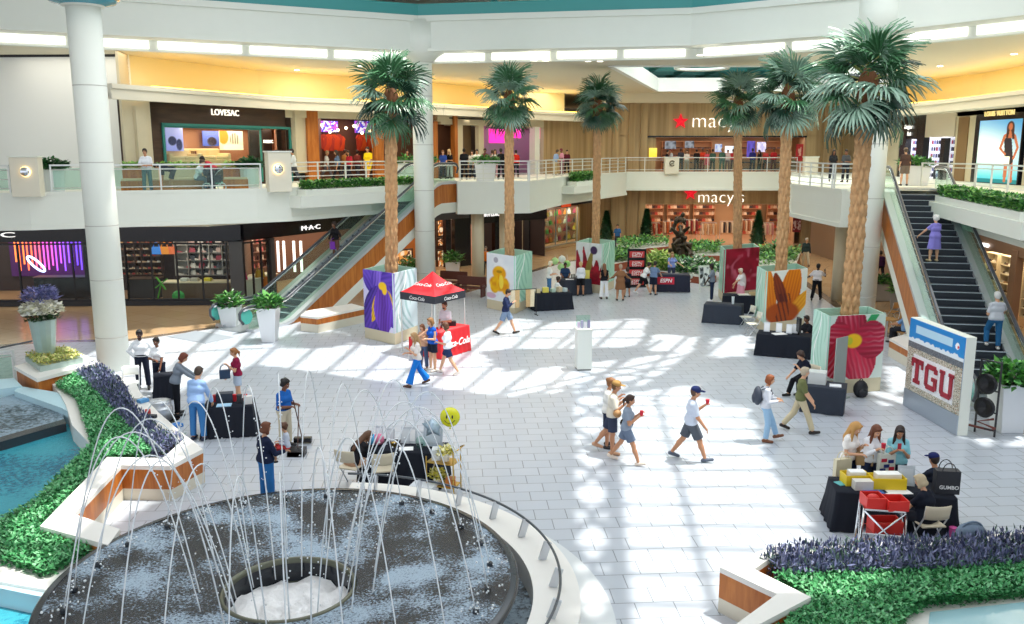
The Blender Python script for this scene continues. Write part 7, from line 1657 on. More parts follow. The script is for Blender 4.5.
# sports network stall
ot = gnd(671, 291); TE = cloth_table('navy draped table with red lettering beneath the flower bank at the far stall', ot, 1.75, .75, R(-4), .85, mat('navy_cloth', '#1e2238', .7), flare=.015)
def p_net(U, V): c = mixc(L3('#b81e34'), L3('#e0304a'), U); return c
print_mesh('printed_patch', (-.75, -.41, .40), (1, 0, 0), (0, 0, 1), .85, .36, 4, 4, p_net, m_print, TE, .01); text_mesh('printed_lettering', 'ESPN', .26, cm('#ffffff'), TE, (-.32, -.425, .50), (1, 0, 0), (0, 0, 1), .006, shear=.2, weight=.006)
o = thing('banner_stand', 'tall black banner repeating a red and white network sign', 'banner', gnd(636, 287), R(3)); bw = gnd(646, 287).x - gnd(627.5, 287).x; bh = 1.95
mb = MB(); mb.box((0, 0, bh / 2 + .03), (bw, .03, bh)); mb.build('panel', m_black, o); mb = MB(); mb.box((0, 0, .03), (bw + .06, .3, .06)); mb.build('foot', m_char, o)
for k in range(4):
    z = bh - .30 - k * .47; print_mesh('printed_patch', (-bw * .40, -.022, z - .12), (1, 0, 0), (0, 0, 1), bw * .8, .32, 2, 2, lambda U, V: mixc(L3('#c83030'), L3('#e04848'), V), m_print, o, .006); text_mesh('printed_lettering', 'ESPN', .24, cm('#ffffff'), o, (0, -.03, z - .02), (1, 0, 0), (0, 0, 1), .004, shear=.2); text_mesh('printed_caption', 'ESPN', .1, cm('#ffffff'), o, (0, -.03, z - .10), (1, 0, 0), (0, 0, 1), .004, sx=2.2)
o = thing('easel_sign', 'white easel with black and white photographs beside the man in grey', 'sign', gnd(704, 292), R(14)); mb = MB(); mb.box((0, 0, .78), (.62, .03, 1.1), mtx=Matrix.Rotation(R(-10), 3, 'X')); mb.build('board', m_white, o)
for s in (-1, 1): mb = MB(); mb.tube([(s * .28, -.12, 0), (s * .2, .1, 1.35)], .018, 6); mb.build('leg', m_white, o)
mb = MB(); mb.tube([(0, .55, 0), (0, .1, 1.3)], .018, 6); mb.build('leg', m_white, o)
print_mesh('printed_photographs', (-.27, -.115, .30), (1, 0, 0), (0, .17, .98), .54, .95, 12, 18, p_shop(51, ['#2a2c30', '#dfe2e4', '#8a8e94', '#f4f4f4']), m_print, o, .004)
chair('white folding chair right of the navy table', gnd(686, 290), R(70), m_white)
# dark tables on the right
T6 = cloth_table('slate draped empty table with a white bottle, fourth palm side', gnd(723, 322), 1.5, .85, R(-20), m=mat('slate_cloth', '')); small('spray_bottle', 'white bottle standing on the empty slate table', 'bottle', cup(.06, .3), cm('#e8ecf0'), tabP(T6, .35, .1))
T7 = cloth_table('black draped table before the crimson blossom board', gnd(741, 312), 1.6, .75, R(-14)); small('paper_stack', 'white papers on the black table by the crimson board', 'papers', boxy(.5, .3, .04), cm('#eae6da'), tabP(T7, .1, .0)); small('tan_basket', 'tan basket on the black table by the crimson board', 'basket', openbox(.4, .25, .12), cm('#cdb48a'), tabP(T7, .5, .1))
chair('beige chair between the empty slate table and the orange petal board', gnd(746, 328), R(100), mat('pale_chair', '#d2cfbe', .5)); chair('second beige chair nearer to the orange petal board', gnd(752, 335), R(96), mat('pale_chair', ''))
T5 = cloth_table('black draped table with white framed cards under the orange petal board', gnd(783, 355), 1.75, .8, R(-22), folds=12)
for i, (x, y) in enumerate(((-.6, .15), (-.2, .2), (.15, .1), (.35, .22))): frame_card(('leftmost', 'second', 'third', 'rightmost')[i] + ' white framed card on the table under the orange petals', tabP(T5, x, y), R(-22), .2, .32, '#e8ecf2', '#f6f8fa')
small('paper_stack', 'white papers on the table under the orange petals', 'papers', boxy(.45, .3, .02), cm('#f0f0ee'), tabP(T5, -.15, -.15), .2); small('black_stand', 'tall black stand at the right end of the framed-card table', 'stand', (lambda m: (m.tube([(0, 0, 0), (0, 0, 1.2)], .03, 6), m.box((0, 0, 1.1), (.08, .3, .5)), m)[2])(MB()), m_black, gnd(797, 356))
T4 = cloth_table('black fitted table with a pale box in front of the red hibiscus board', gnd(822, 411), 1.15, .72, R(-24), m=mat('slate_cloth', ''), folds=3, flare=-.03)
mb = MB(); mb.box((0, 0, .16), (.46, .40, .32)); small('printer', 'pale grey printer box on the fitted black table', 'printer', mb, mat('printer_grey', '#cfd2d0', .4), tabP(T4, -.18, .08), R(-24)); small('leaflet_stack', 'white leaflets on the right of the fitted black table', 'leaflets', boxy(.3, .25, .03), cm('#e6eaee'), tabP(T4, .3, -.1), R(-20))
mb = MB(); mb.box((0, 0, .9), (.55, .04, 1.75)); mb.box((0, 0, .02), (.6, .4, .04)); small('standing_panel', 'narrow grey upright panel behind the printer', 'panel', mb, mat('panel_grey', '#9aa39e', .4), gnd(838, 398), R(38))
mb = MB(); mb.ell((0, 0, .24), (.22, .16, .26), 14); mb.ell((0, -.13, .16), (.16, .08, .14), 10); mb.tube([(.05 * math.cos(t), 0, .48 + .06 * math.sin(t)) for t in np.linspace(0, math.pi, 7)], .014, 5); small('backpack', 'black backpack standing at the foot of the hibiscus board', 'backpack', mb, mat('black_nylon', '#1e1f24', .6), gnd(860, 397), .2, smooth=True)
# --- stadium board
A, B_ = gnd(903, 405), gnd(957, 436); f = Frame((A.x, A.y), (B_.x, B_.y)); Hb = at(972, 337, f.P(f.L, 0, 0).y).z
Hb = 2.50; o = thing('stadium_board', 'large standing board reading TGU over a blue sky strip', 'board', (A.x, A.y, 0), f.rz); w_ = f.L
mb = MB(); mb.box((w_ / 2, .14, Hb / 2), (w_, .26, Hb)); mb.build('frame', m_white, o, bevel=.015); mb = MB(); mb.box((w_ / 2, -.005, .26), (w_ - .04, .03, .5)); mb.build('base_panel', mat('silver_panel', '#a9b4bf', .3, .4), o)
def p_stad(U, V):
    rgn = np.random.default_rng(4); n = rgn.random((U.shape[0], U.shape[1])); c = mixc(L3('#8a8468'), L3('#efe9dc'), n); c = mixc(c, L3('#4a5a48'), (rgn.random(U.shape) > .86) * 1.0); c = mixc(c, L3('#b08060'), (rgn.random(U.shape) > .92) * 1.0)
    inn = (np.abs(U - .5) < .38) & (np.abs(V - .31) < .22); c = mixc(c, mixc(L3('#dfe0e2'), L3('#fbfbfb'), n), inn * 1.0)
    c = mixc(c, mixc(L3('#4a5058'), L3('#80878e'), n), ((V > .60) & (V < .69)) * 1.0); sky = mixc(L3('#3aa4e0'), L3('#1f86d0'), V); c = mixc(c, sky, (V > .69) * 1.0)
    c = mixc(c, L3('#e8f2f8'), ((V > .69) & (V < .73 + .035 * vnoise(U * 26, V * 0, 3))) * 1.0); c = mixc(c, L3('#bcdff2'), ((V > .82) & (V < .93) & (U > .13) & (U < .80)) * 1.0); c = mixc(c, L3('#ffffff'), ((np.hypot(U - .88, (V - .86) * .8) < .035)) * 1.0)
    return mixc(c, L3('#d84040'), ((np.hypot(U - .895, (V - .85) * .8) < .016)) * 1.0)
print_mesh('printed_mosaic', (.02, -.006, .52), (1, 0, 0), (0, 0, 1), w_ - .04, Hb - .54, 130, 110, p_stad, m_print, o, .015)
def slab_letter(ch, x, z, h, w):
    mb = MB(); t = h * .19; y = -.03
    def bx(cx, cz, sx_, sz): mb.box((x + cx, y, z + cz), (sx_, .03, sz))
    if ch == 'T': bx(0, h - t/2, w, t); bx(0, h/2, t * 1.15, h - .001); bx(-w/2 + t * .28, h - t, t * .55, t * 1.7); bx(w/2 - t * .28, h - t, t * .55, t * 1.7); bx(0, t * .4, w * .55, t * .8)
    if ch == 'U': bx(-w/2 + t * .6, h * .55, t, h * .8); bx(w/2 - t * .6, h * .55, t, h * .8); bx(0, t * .5, w * .7, t); bx(-w/2 + t * .6, h - t * .35, t * 1.7, t * .7); bx(w/2 - t * .6, h - t * .35, t * 1.7, t * .7); bx(-w * .35, t * .8, t * .8, t * .8); bx(w * .35, t * .8, t * .8, t * .8)
    if ch == 'G': bx(-w/2 + t * .5, h / 2, t, h * .74); bx(0, h - t/2, w * .72, t); bx(0, t / 2, w * .72, t); bx(w/2 - t * .5, h * .27, t, h * .40); bx(w/2 - t * .9, h * .46, t * 1.9, t * .8); bx(w/2 - t * .5, h * .80, t, h * .18); bx(-w * .36, h - t * .8, t * .7, t * .7); bx(-w * .36, t * .8, t * .7, t * .7); bx(w * .36, h - t * .8, t * .7, t * .7)
    return mb
m_let = mat('crimson_letters', '#a8303e', .5, var=.3, vscale=30); lh = (Hb - .54) * .34; lz = .52 + (Hb - .54) * .14
for ch, u in (('T', .23), ('G', .49), ('U', .76)): slab_letter(ch, w_ * u, lz, lh, w_ * .21).build('letter', m_let, o)
f2 = f; q0 = f.P(f.L * .97, .75, 0)
o = thing('speaker_rack', 'dark metal rack of round black floodlights behind the stadium board', 'rack', q0, f.rz + .5)
for sx in (-.25, .25):
    mb = MB(); mb.tube([(sx, 0, 0), (sx, 0, 1.9)], .025, 6); mb.build('post', m_char, o)
for z in (.15, .6, 1.15, 1.88): mb = MB(); mb.tube([(-.25, 0, z), (.25, 0, z)], .02, 6); mb.build('crossbar', m_char, o)
for z in (.72, 1.32): mb = MB(); mb.lathe([(.10, -.15), (.25, .02), (.26, .08), (.2, .08), (.06, -.02)], 20); ob = mb.build('floodlight', m_black, o, True); ob.rotation_euler = (R(90), 0, 0); ob.location = (0, -.06, z)
mb = MB(); mb.tube([(-.3, -.2, .2), (.1, .1, .12), (.3, -.1, .25), (-.1, -.2, .35), (.2, 0, .45)], .03, 6); mb.build('cable_bundle', cm('#7a4038'), o, True)
# --- far sculpture fountain and planters
def planter_wall(label, pts, h=.7):
    q = [gnd(*p) for p in pts]; o = thing('timber_planter', label, 'planter', q[0]); q = [(p.x - q[0].x, p.y - q[0].y) for p in q]; mb = MB(); mb.prism(q, 0, h - .06); mb.build('timber_wall', mat('red_timber', '#94482a', .45), o); mb = MB(); mb.prism(q, h - .06, h); mb.build('coping', m_coping, o); leaf_cards(q, h - .05, h + .42, 900, .25, .07, ['#3f7a3a', '#5c9a48', '#2f6030', '#86b85a'], len(label), 'foliage', o); return o
planter_wall('long red timber planter before the left side of the lower store entrance', [(618, 262), (648, 258), (668, 256), (668, 251), (640, 251), (616, 254)]); planter_wall('red timber planter right of the bronze sculpture', [(686, 266), (720, 266), (722, 258), (690, 257)]); planter_wall('round-shrub timber planter behind the fourth palm', [(752, 278), (795, 276), (800, 262), (757, 260)], .6); planter_wall('dark timber planter behind the red pitcher flower board', [(612, 272), (632, 268), (628, 262), (608, 264)], .5)
planter_wall('white-flowered planter bank behind the navy table', [(646, 276), (700, 284), (716, 282), (714, 272), (650, 266)], .42)
o = thing('foliage_bank', 'bank of yellow-green shrubs behind the navy table', 'shrubs', gnd(658, 276)); leafy(o, .9, 1.0, .4, 700, 61, ['#8ab04a', '#b8d070', '#5c9040', '#d0dc90'], .35, .09)
o = thing('foliage_bank', 'bank of dark glossy shrubs right of the navy table', 'shrubs', gnd(695, 278)); leafy(o, 1.3, .7, .35, 800, 62, ['#2f6a3a', '#4a8a4a', '#e8ece0', '#1f5030'], .35, .09)
o = thing('foliage_bank', 'round dark shrub mound right of the fourth palm', 'shrubs', gnd(775, 268)); leafy(o, 1.1, 1.1, .4, 700, 63, ['#2c5a2e', '#4a7a3a', '#6a8a3a'], .3, .08)
o = thing('bronze_sculpture', 'dark bronze sculpture of tumbling figures on a round base before the lower store', 'sculpture', gnd(679, 268)); mbz = mat('dark_bronze', '#463c32', .35, .6)
mb = MB(); mb.lathe([(1.5, 0), (1.5, .5), (1.3, .55), (1.1, .6)], 24); mb.build('base', mat('red_timber', ''), o)
rs = random.Random(9); pr = [('c', (0, 0, .6), (0, 0, 2.0), .5, .25)]
for k in range(26):
    a = rs.random() * 6.28; z = .7 + 2.3 * rs.random(); r = (1.05 - .33 * (z - .7)) * rs.uniform(.3, 1); p = np.array((r * math.cos(a), r * math.sin(a), z)); d = np.array((rs.uniform(-.5, .5), rs.uniform(-.4, .4), rs.uniform(-.3, .5))); pr.append(('c', p, p + d, .15, .07))
    if k % 3 == 0: pr.append(('e', p + d * 1.25, (.13, .13, .15), None))
V, F = sdf_mesh(pr, .05, .06); np_mesh('figures', V, F, mbz, o)
mb = MB()
for k in range(14): a = k * .449; mb.ell((1.25 * math.cos(a), 1.25 * math.sin(a), .62), (.2, .16, .12), 8)
mb.build('rocks', cm('#d8d4cc'), o)
# benches and cafe chairs in the passage
for i, (x, y, lb) in enumerate(((452, 290, 'dark wooden bench beside the small column behind the red tent'), (470, 296, 'second dark wooden bench nearer to the yellow orchid board'))):
    o = thing('wooden_bench', lb, 'bench', gnd(x, y), R(-20)); md = mat('red_brown_wood', '#5a2c20', .5)
    mb = MB(); mb.box((0, 0, .42), (1.5, .5, .06)); mb.build('seat', md, o); mb = MB(); mb.box((0, .24, .72), (1.5, .05, .42)); mb.build('backrest', md, o)
    for s in (-1, 1): mb = MB(); mb.box((s * .68, 0, .3), (.07, .5, .6)); mb.build('armrest', md, o)
for i, (x, y, lb) in enumerate(((890, 322, 'tan wooden cafe chair behind the far white column'), (897, 336, 'tan wooden cafe chair right of the hibiscus board'))):
    chair(lb, gnd(x, y), R(30 + 80 * i), mat('tan_wood', '#b98a4e', .5))
o = thing('cafe_table', 'small tan table in the passage right of the hibiscus board', 'table', gnd(886, 338)); mb = MB(); mb.lathe([(.38, .72), (.38, .75)], 20); mb.build('top', mat('tan_wood', ''), o); mb = MB(); mb.lathe([(.2, 0), (.03, .04), (.03, .72)], 12); mb.build('pedestal', m_steel, o)
# ------------------------------------------------------------------ people on the main floor
def fl(label, x, y, face, h, **k):
    p = gnd(x, y); k.setdefault('vox', .016 if y > 340 else .021); return person(label, (p.x, p.y, 0), face, h, **k)
D1, D2, D3, D4 = '#4a2c1e', '#7a4c34', '#c08a66', '#d9a684'
fl('security guard with a beard, white uniform shirt and dark trousers, hand on hip', 144, 389, 285, 1.82, top='#f2f5f8', sleeve=1, bcol='#1d2334', belt='#14161c', hair='beard', hcol='#15100e', skin=D1, aL='hip', aR='hip', lL='stand', lR='mid')
fl('security guard with tied-back dark hair, white uniform shirt and folded hands', 161, 393, 265, 1.68, fem=True, top='#f0f3f6', sleeve=.5, bcol='#1d2334', belt='#14161c', hair='bun', hcol='#1a1412', skin=D2, aL='low', aR='cross')
fl('red-haired woman in a grey shirt with navy sleeves leaning over the low stand', 178, 415, 20, 1.74, fem=True, top='#7e8894', sleeve=.9, bcol='#16181f', hair='bob', hcol='#6e3422', skin=D4, aL='reach', aR='reach', lean=16, fat=1.12, head=(20, 0))
I4 = fl('man in a pale blue shirt and jeans with his back turned, beside the red cups', 199, 440, 78, 1.84, top='#9fc0ee', sleeve=1, bcol='#3c78b4', shoes='#1c2440', hair='short', hcol='#4a3a30', skin=D4, aL='down', aR='low', lean=10, head=(22, 0))
I5 = fl('girl in a maroon top and pale denim shorts with a ponytail, facing the table', 239, 404, 205, 1.62, fem=True, top='#8c1f42', sleeve=.4, bottom='shorts', bcol='#b6c4d6', inseam=.85, hair='pony', hcol='#a06a3c', skin=D4, aL='phone', aR='low', shoes='#d8d8d8')
small('handbag', 'navy handbag carried by the girl in maroon', 'bag', bagm(.28, .12, .24), mat('navy_bag', '#28405e', .6), I5['L'] + Vector((-.02, -.02, -.42)), .4)
I6 = fl('cleaner in a blue polo and beige trousers holding a broom and dustpan', 286, 447, 335, 1.70, top='#1f62b4', sleeve=.5, bcol='#d2c8b0', hair='curly', hcol='#14110f', skin=D2, aL='hold', aR='hold', fat=1.12, belt='#2a2320', head=(14, 0))
p = I6['R']; q = gnd(303, 442, .03); mb = MB(); mb.tube([p + Vector((0, 0, .15)), q], .014, 6); o = small('broom', 'long-handled broom held by the cleaner in blue', 'broom', mb, cm('#5a3a30'), (0, 0, 0)); mb = MB(); mb.box((0, 0, .06), (.42, .14, .12)); h_ = mb.build('broom_head', m_black, o); h_.location = q
q = gnd(297, 455, .0); mb = MB(); mb.add([(-.2, -.16, 0), (.2, -.16, 0), (.2, .16, 0), (-.2, .16, 0), (-.2, .16, .16), (.2, .16, .16), (-.2, -.1, .1), (.2, -.1, .1)], [(0,1,2,3), (3,2,5,4), (0,3,4,6), (1,7,5,2), (4,5,7,6)]); o = small('dustpan', 'black lobby dustpan held by the cleaner in blue', 'dustpan', mb, m_black, q); mb = MB(); mb.tube([Vector((0, .1, .15)), Vector(I6['L']) - q], .012, 6); mb.build('handle', cm('#5a3a30'), o)
I7 = fl('mother with auburn hair in a navy top and jeans carrying a toddler', 268, 502, 50, 1.68, fem=True, top='#1c2540', sleeve=1, bcol='#2e6fae', hair='bob', hcol='#6a3a22', skin=D4, aL='hold', aR=(20, 20, 86, -10), fat=1.08, lean=0)
p = (I7['R'] + I7['L']) / 2; person('toddler in a white and navy top held on the hip of the auburn-haired mother', (p.x + .08, p.y - .02, p.z - .25), 200, .98, kid=True, top='#c8d0e0', sleeve=1, bottom='shorts', bcol='#c84040', hair='curly', hcol='#5a3a26', skin=D4, aL='hold', aR='hold', lL='sit', lR='sit', vox=.016)
person('woman with long brown hair bending forward on a chair behind the fountain', (CH2.x, CH2.y + .05, 0), 50, 1.66, fem=True, top='#1a1a20', sleeve=.3, bottom='shorts', bcol='#c8a084', hair='long', hcol='#5a3a24', skin=D4, aL='low', aR='reach', lL='sit', lR='sit', lean=42, head=(30, 0))
for i, (x, y, c, lb) in enumerate(((-.72, -.05, '#4aa8d8', 'light blue cloth bundle at the left end of the table behind the fountain'), (-.56, -.02, '#d87a9a', 'pink cloth bundle at the left end of the table behind the fountain'))): small('cloth_bundle', lb, 'cloth', (lambda m: (m.ell((0, 0, .12), (.13, .11, .13), 10), m)[1])(MB()), cm(c), tabP(TC, x, y), smooth=True)
I9 = fl('woman with long fair hair and bright blue wide trousers walking away from the red tent', 417, 386, 205, 1.70, fem=True, top='#e8e0da', sleeve=.5, bottom='wide', bcol='#1f7ad8', hair='long', hcol='#b08a5c', skin=D4, aL='phone', aR='hold', lL='fwd', lR='back', shoes='#5a3c2c')
small('white_bag', 'small white bag at the hip of the woman in blue trousers', 'bag', bagm(.24, .1, .18), cm('#eeeae4'), Vector(I9['Pt'](.22, .05, -.12)), .3)
fl('woman in a royal blue tank top and black shorts before the red counter', 433, 371, 215, 1.76, fem=True, top='#1d5ac0', sleeve=0, bottom='shorts', bcol='#1c2030', inseam=.8, hair='bob', hcol='#8a6238', skin=D4, aL='hold', aR='reach', shoes='#c8c0b8')
fl('girl in a tan top half hidden behind the woman in blue trousers', 424, 369, 240, 1.5, fem=True, top='#c89a7c', sleeve=.5, bcol='#4a5a78', hair='bob', hcol='#7a4a2c', skin=D4, aL='phone')
fl('bearded man in a white shirt behind the red counter', 446, 351, 240, 1.80, top='#e9edf3', sleeve=.5, bcol='#2a2e38', hair='beard', hcol='#4a2c1c', skin=D3, aL='hold')
fl('woman in a loose white shirt and navy shorts at the right of the red counter', 448, 374, 165, 1.72, fem=True, top='#f1f4f8', sleeve=.5, bottom='shorts', bcol='#26365c', inseam=.8, hair='bob', hcol='#5a3620', skin=D4, aL='hold', aR='down', lR='fwd', lL='back', shoes='#e8dcd0')
fl('man in a navy sweatshirt and grey-blue shorts walking past the orchid board', 506, 334, 350, 1.82, top='#242f52', sleeve=1, bottom='shorts', bcol='#7e93ae', hair='short', hcol='#241a14', skin=D4, aL='phone', aR='phone', lL='fwd', lR='back', head=(20, 0), shoes='#2c2420')
fl('fair-haired woman in white and jeans standing behind the crafts table', 549, 296, 10, 1.72, fem=True, top='#eceeea', sleeve=.5, bcol='#4a7aaa', hair='bob', hcol='#e6dcc0', skin=D4, aL='hold', aR='hold')
fl('seated woman in a white top and jeans at the crafts table', 557, 304, 20, 1.66, fem=True, top='#e8ebee', sleeve=.5, bcol='#4a7aaa', hair='bun', hcol='#2a1c16', skin=D2, aL='table', aR='table', lL='sit', lR='sit')
fl('man in a dark blue shirt seated behind the slate-grey table', 565, 288, 270, 1.72, top='#2c4468', sleeve=.5, bcol='#20242c', hair='short', hcol='#1a1412', skin=D2, aL='table', aR='table', lL='sit', lR='sit')
fl('woman in a white patterned top and black shorts facing the red pitcher flower board', 580.5, 296, 95, 1.68, fem=True, top='#dfe3ea', sleeve=.7, bottom='shorts', bcol='#15161c', hair='bun', hcol='#c8a878', skin=D3, aL='hold', aR='hold')
fl('woman with long brown hair, black top and white trousers beside the red pitcher board', 604, 299, 100, 1.70, fem=True, top='#17171c', sleeve=0, bottom='wide', bcol='#eef0f2', hair='long', hcol='#7a5032', skin=D3, aL='hold', aR='hold')
fl('person in a loose brown dress seen from behind in the middle of the far floor', 620, 300.5, 88, 1.72, fem=True, top='#8a6244', sleeve=.8, bottom='dress', hem=.9, hair='short', hcol='#b09a84', skin=D3, aL='side', aR='side', fat=1.1, shoes='#2a2220')
fl('child in dark clothes beside the person in the brown dress', 627, 297, 90, 1.40, kid=True, top='#1d2030', sleeve=.5, bottom='shorts', bcol='#1a1c24', hair='short', hcol='#3a281c', skin=D3)
fl('visitor in a white top and black shorts bending to the navy table', 643, 294, 10, 1.68, fem=True, top='#f0f0f0', sleeve=.5, bottom='shorts', bcol='#14151a', hair='bun', hcol='#2c1e16', skin=D4, lean=24, aL='reach', aR='reach', lL='back', lR='fwd', shoes='#f0f0f0')
fl('visitor in a grey-blue shirt seen from behind at the navy table', 653, 295, 60, 1.66, top='#6f86a8', sleeve=.5, bottom='shorts', bcol='#23283a', hair='short', hcol='#241a14', skin=D4, aL='reach', aR='reach', lean=14)
fl('woman in a lilac-blue top standing behind the navy table', 671, 284, 272, 1.72, fem=True, top='#8c9fe0', sleeve=.4, bcol='#3a3f58', hair='long', hcol='#a08058', skin=D4, aL='side', aR='table')
fl('man in a grey shirt and dark jeans looking at the easel of photographs', 711.5, 301, 165, 1.78, top='#7d8896', sleeve=.5, bcol='#1f2a44', hair='short', hcol='#181310', skin=D1, aL='low', aR='down', shoes='#eceef0')
fl('woman in a white top and pink skirt at the crimson blossom board', 740, 304, 200, 1.66, fem=True, top='#f2eeee', sleeve=.5, bottom='skirt', bcol='#e8a0b0', hem=1.3, hair='bun', hcol='#e4d8c8', skin=D4, aL='reach', aR='low')
fl('man in a white shirt and black trousers walking away beside the orange petal board', 816, 300.5, 60, 1.80, top='#f0ecee', sleeve=.5, bcol='#14151c', hair='short', hcol='#120e0c', skin=D1, aL='side', aR=(50, 25, 140, -10), lL='back', lR='fwd', fat=1.1, belt='#111111')
fl('grey-haired man in a dark jacket and teal shirt on the far tan floor', 805, 267, 265, 1.78, top='#2a3a3c', sleeve=1, bcol='#c4b8a0', hair='short', hcol='#a8a096', skin=D4, lL='fwd', vox=.028)
fl('man in a blue shirt in front of the far timber wall', 617, 249, 270, 1.78, top='#3a6aa4', sleeve=.5, bcol='#3a3c48', hair='short', hcol='#3a2c22', skin=D4, vox=.03)
fl('person in an orange shirt by the black mattress shop', 486, 277, 265, 1.74, top='#e07a1e', sleeve=.5, bcol='#23242c', hair='short', hcol='#8a8078', skin=D4, vox=.028)
fl('person in a dark purple top walking in the passage under the right escalator', 879, 282, 90, 1.74, top='#3a1c44', sleeve=1, bcol='#1c1820', hair='short', hcol='#1a1210', skin=D2, lL='fwd', lR='back', vox=.024)
p = gnd(904, 344); chair('tan wooden chair under the man in the blue floral shirt', (p.x, p.y), R(40), mat('tan_wood', '')); person('seated man in a light blue floral shirt behind the stadium board', (p.x, p.y, 0), 130, 1.74, top='#7fa6d4', sleeve=.5, bcol='#2a2a30', hair='short', hcol='#3a2a20', skin=D3, lL='sit', lR='sit', aL='table', aR='table')
p = gnd(806, 396); chair('beige folding chair of the woman in black at the hibiscus board', (p.x, p.y), R(110)); person('seated woman with dark curly hair in black beside the printer table', (p.x, p.y, 0), 200, 1.68, fem=True, top='#14182a', sleeve=.5, bcol='#15161c', hair='curly', hcol='#3a241a', skin=D4, lL='sit', lR='sitout', aL='face', aR='table', lean=22, head=(15, 0), shoes='#181818')
p = gnd(806, 352); person('person in black seated half hidden between the orange and hibiscus boards', (p.x, p.y, 0), 200, 1.7, top='#15171e', sleeve=.5, bcol='#15161c', hair='short', hcol='#1a1310', skin=D2, lL='sit', lR='sit', aL='table', aR='table'); chair('black chair half hidden between the orange and hibiscus boards', (p.x, p.y), R(110), m_char)
fl('man in an olive shirt and khaki trousers walking past the printer table', 799, 432, 345, 1.74, top='#6b7048', sleeve=.5, bcol='#cdbf9e', hair='short', hcol='#b8a890', skin=D4, lL='back', lR='fwd', aL='fwd', aR='fwd', shoes='#2a211c', head=(2, 20))
I38 = fl('woman in a grey top and pale jeans with a dark backpack walking right', 764, 441, 350, 1.68, fem=True, top='#d6dae2', sleeve=1, bcol='#9cc0de', hair='bob', hcol='#8a4a22', skin=D4, aL='hold', aR='hold', lL='fwd', lR='mid', shoes='#7a4a30')
def backpack(label, I, m, s=1.0):
    mb = MB(); mb.ell((0, -.02, .0), (.17 * s, .11 * s, .24 * s), 14); mb.ell((0, -.10, -.06), (.12 * s, .06 * s, .13 * s), 10); 
    for q in (-.1, .1): mb.tube([(q, .06, .18), (q * 1.2, .20, .24), (q * 1.3, .32, .12), (q * 1.2, .18, -.16)], .016, 5)
    o = mb.build('backpack', m, loc=I['Pt'](0, -.20, .24), smooth=True); o.rotation_euler = I['root'].rotation_euler; return tag(o, label, 'backpack')
backpack('dark backpack on the woman in pale jeans', I38, mat('slate_nylon', '#3a4250', .6))
I39 = fl('man in a navy cap, pale grey shirt and dark shorts striding with a cup', 690, 460, 355, 1.80, top='#ccd6e6', sleeve=.5, bottom='shorts', bcol='#565c66', cap='#222e5c', hair='short', hcol='#5a4030', skin=D3, aL='cup', aR='fwd', lL='back', lR='fwd', fat=1.08, shoes='#5a6474')
def held_cup(label, I, hand='R', c='#d01f34'): small('cup', label, 'cup', cup(.045, .12), cm(c), Vector(I[hand]) + Vector((0, 0, -.03)))
held_cup('red cup held out by the man in the navy cap', I39, 'L')
IA = fl('woman in a white shirt half hidden behind the two companions with cups', 607, 447, 350, 1.72, fem=True, top='#f0eee8', sleeve=.5, bottom='shorts', bcol='#2c3448', hair='bun', hcol='#8a5c34', skin=D3, aL='cup', aR='cup')
IB = fl('man in a beige shirt and dark shorts with a crossbody strap and red cup', 612, 453, 352, 1.76, top='#e4dccb', sleeve=.5, bottom='shorts', bcol='#3a4258', cap='#b08a52', hair='short', hcol='#6a4a2c', skin=D3, aL='cup', aR='cup', lL='back', fat=1.06, shoes='#c89a78'); held_cup('red cup in the hand of the man with the crossbody strap', IB)
IC = fl('woman in a grey shirt and denim shorts, nearest of the three with cups', 626, 463, 345, 1.66, fem=True, top='#8c98a8', sleeve=.4, bottom='shorts', bcol='#6c7a90', inseam=.85, hair='pony', hcol='#3a2418', skin=D3, aL='cup', aR='cup', lR='fwd', lL='back', shoes='#e8d8c8'); held_cup('red cup in the hand of the woman in the grey shirt', IC)
mb = MB(); mb.ell((0, 0, 0), (.11, .16, .13), 12); small('shoulder_bag', 'black shoulder bag of the woman in the grey shirt', 'bag', mb, m_black, Vector(IC['Pt'](-.25, -.04, .02)), R(345 - 90), smooth=True)
mb = MB(); mb.ell((0, 0, 0), (.10, .13, .10), 12); small('hip_bag', 'tan bag at the hip of the man in the beige shirt', 'bag', mb, cm('#b88a58'), Vector(IB['Pt'](.23, .1, .1)), 0, smooth=True)
G1_ = fl('girl with long blonde hair in a white top and dark skirt at the yellow boxes', 846, 500, 310, 1.70, fem=True, top='#f0ece8', sleeve=.4, bottom='shorts', bcol='#1e2a4a', hair='long', hcol='#c09050', skin=D4, aL='phone', aR='hold', head=(28, 0))
G2_ = fl('girl with brown hair in a white sweater, middle of the three at the yellow boxes', 868, 502, 280, 1.68, fem=True, top='#eef0f4', sleeve=1, bottom='shorts', bcol='#26304e', hair='long', hcol='#6a3a22', skin=D4, aL='phone', aR='phone', head=(28, 0)); held_cup('red phone held by the girl in the white sweater', G2_, 'L', '#c8203c')
G3_ = fl('girl with dark hair in an aqua shirt and navy shorts looking at her phone', 893, 504, 255, 1.69, fem=True, top='#8fd0dc', sleeve=.5, bottom='shorts', bcol='#1d2642', hair='long', hcol='#2a1a16', skin=D3, aL='phone', aR='phone', head=(26, 0)); small('phone', 'red phone held by the girl in the aqua shirt', 'phone', boxy(.07, .012, .14), cm('#b82a3a'), Vector(G3_['R']) + Vector((0, 0, -.02)))
small('canvas_tote', 'cream canvas tote hanging from the arm of the blonde girl', 'bag', bagm(.36, .1, .38, True, .1), mat('canvas', '#dcd4b8', .9), Vector(G1_['Pt'](.32, .05, -.32)), .3); small('tan_handbag', 'tan handbag in front of the blonde girl', 'bag', bagm(.32, .14, .24), mat('tan_leather', '#b59468', .5), Vector(G1_['Pt'](-.12, .26, -.1)), -.2)
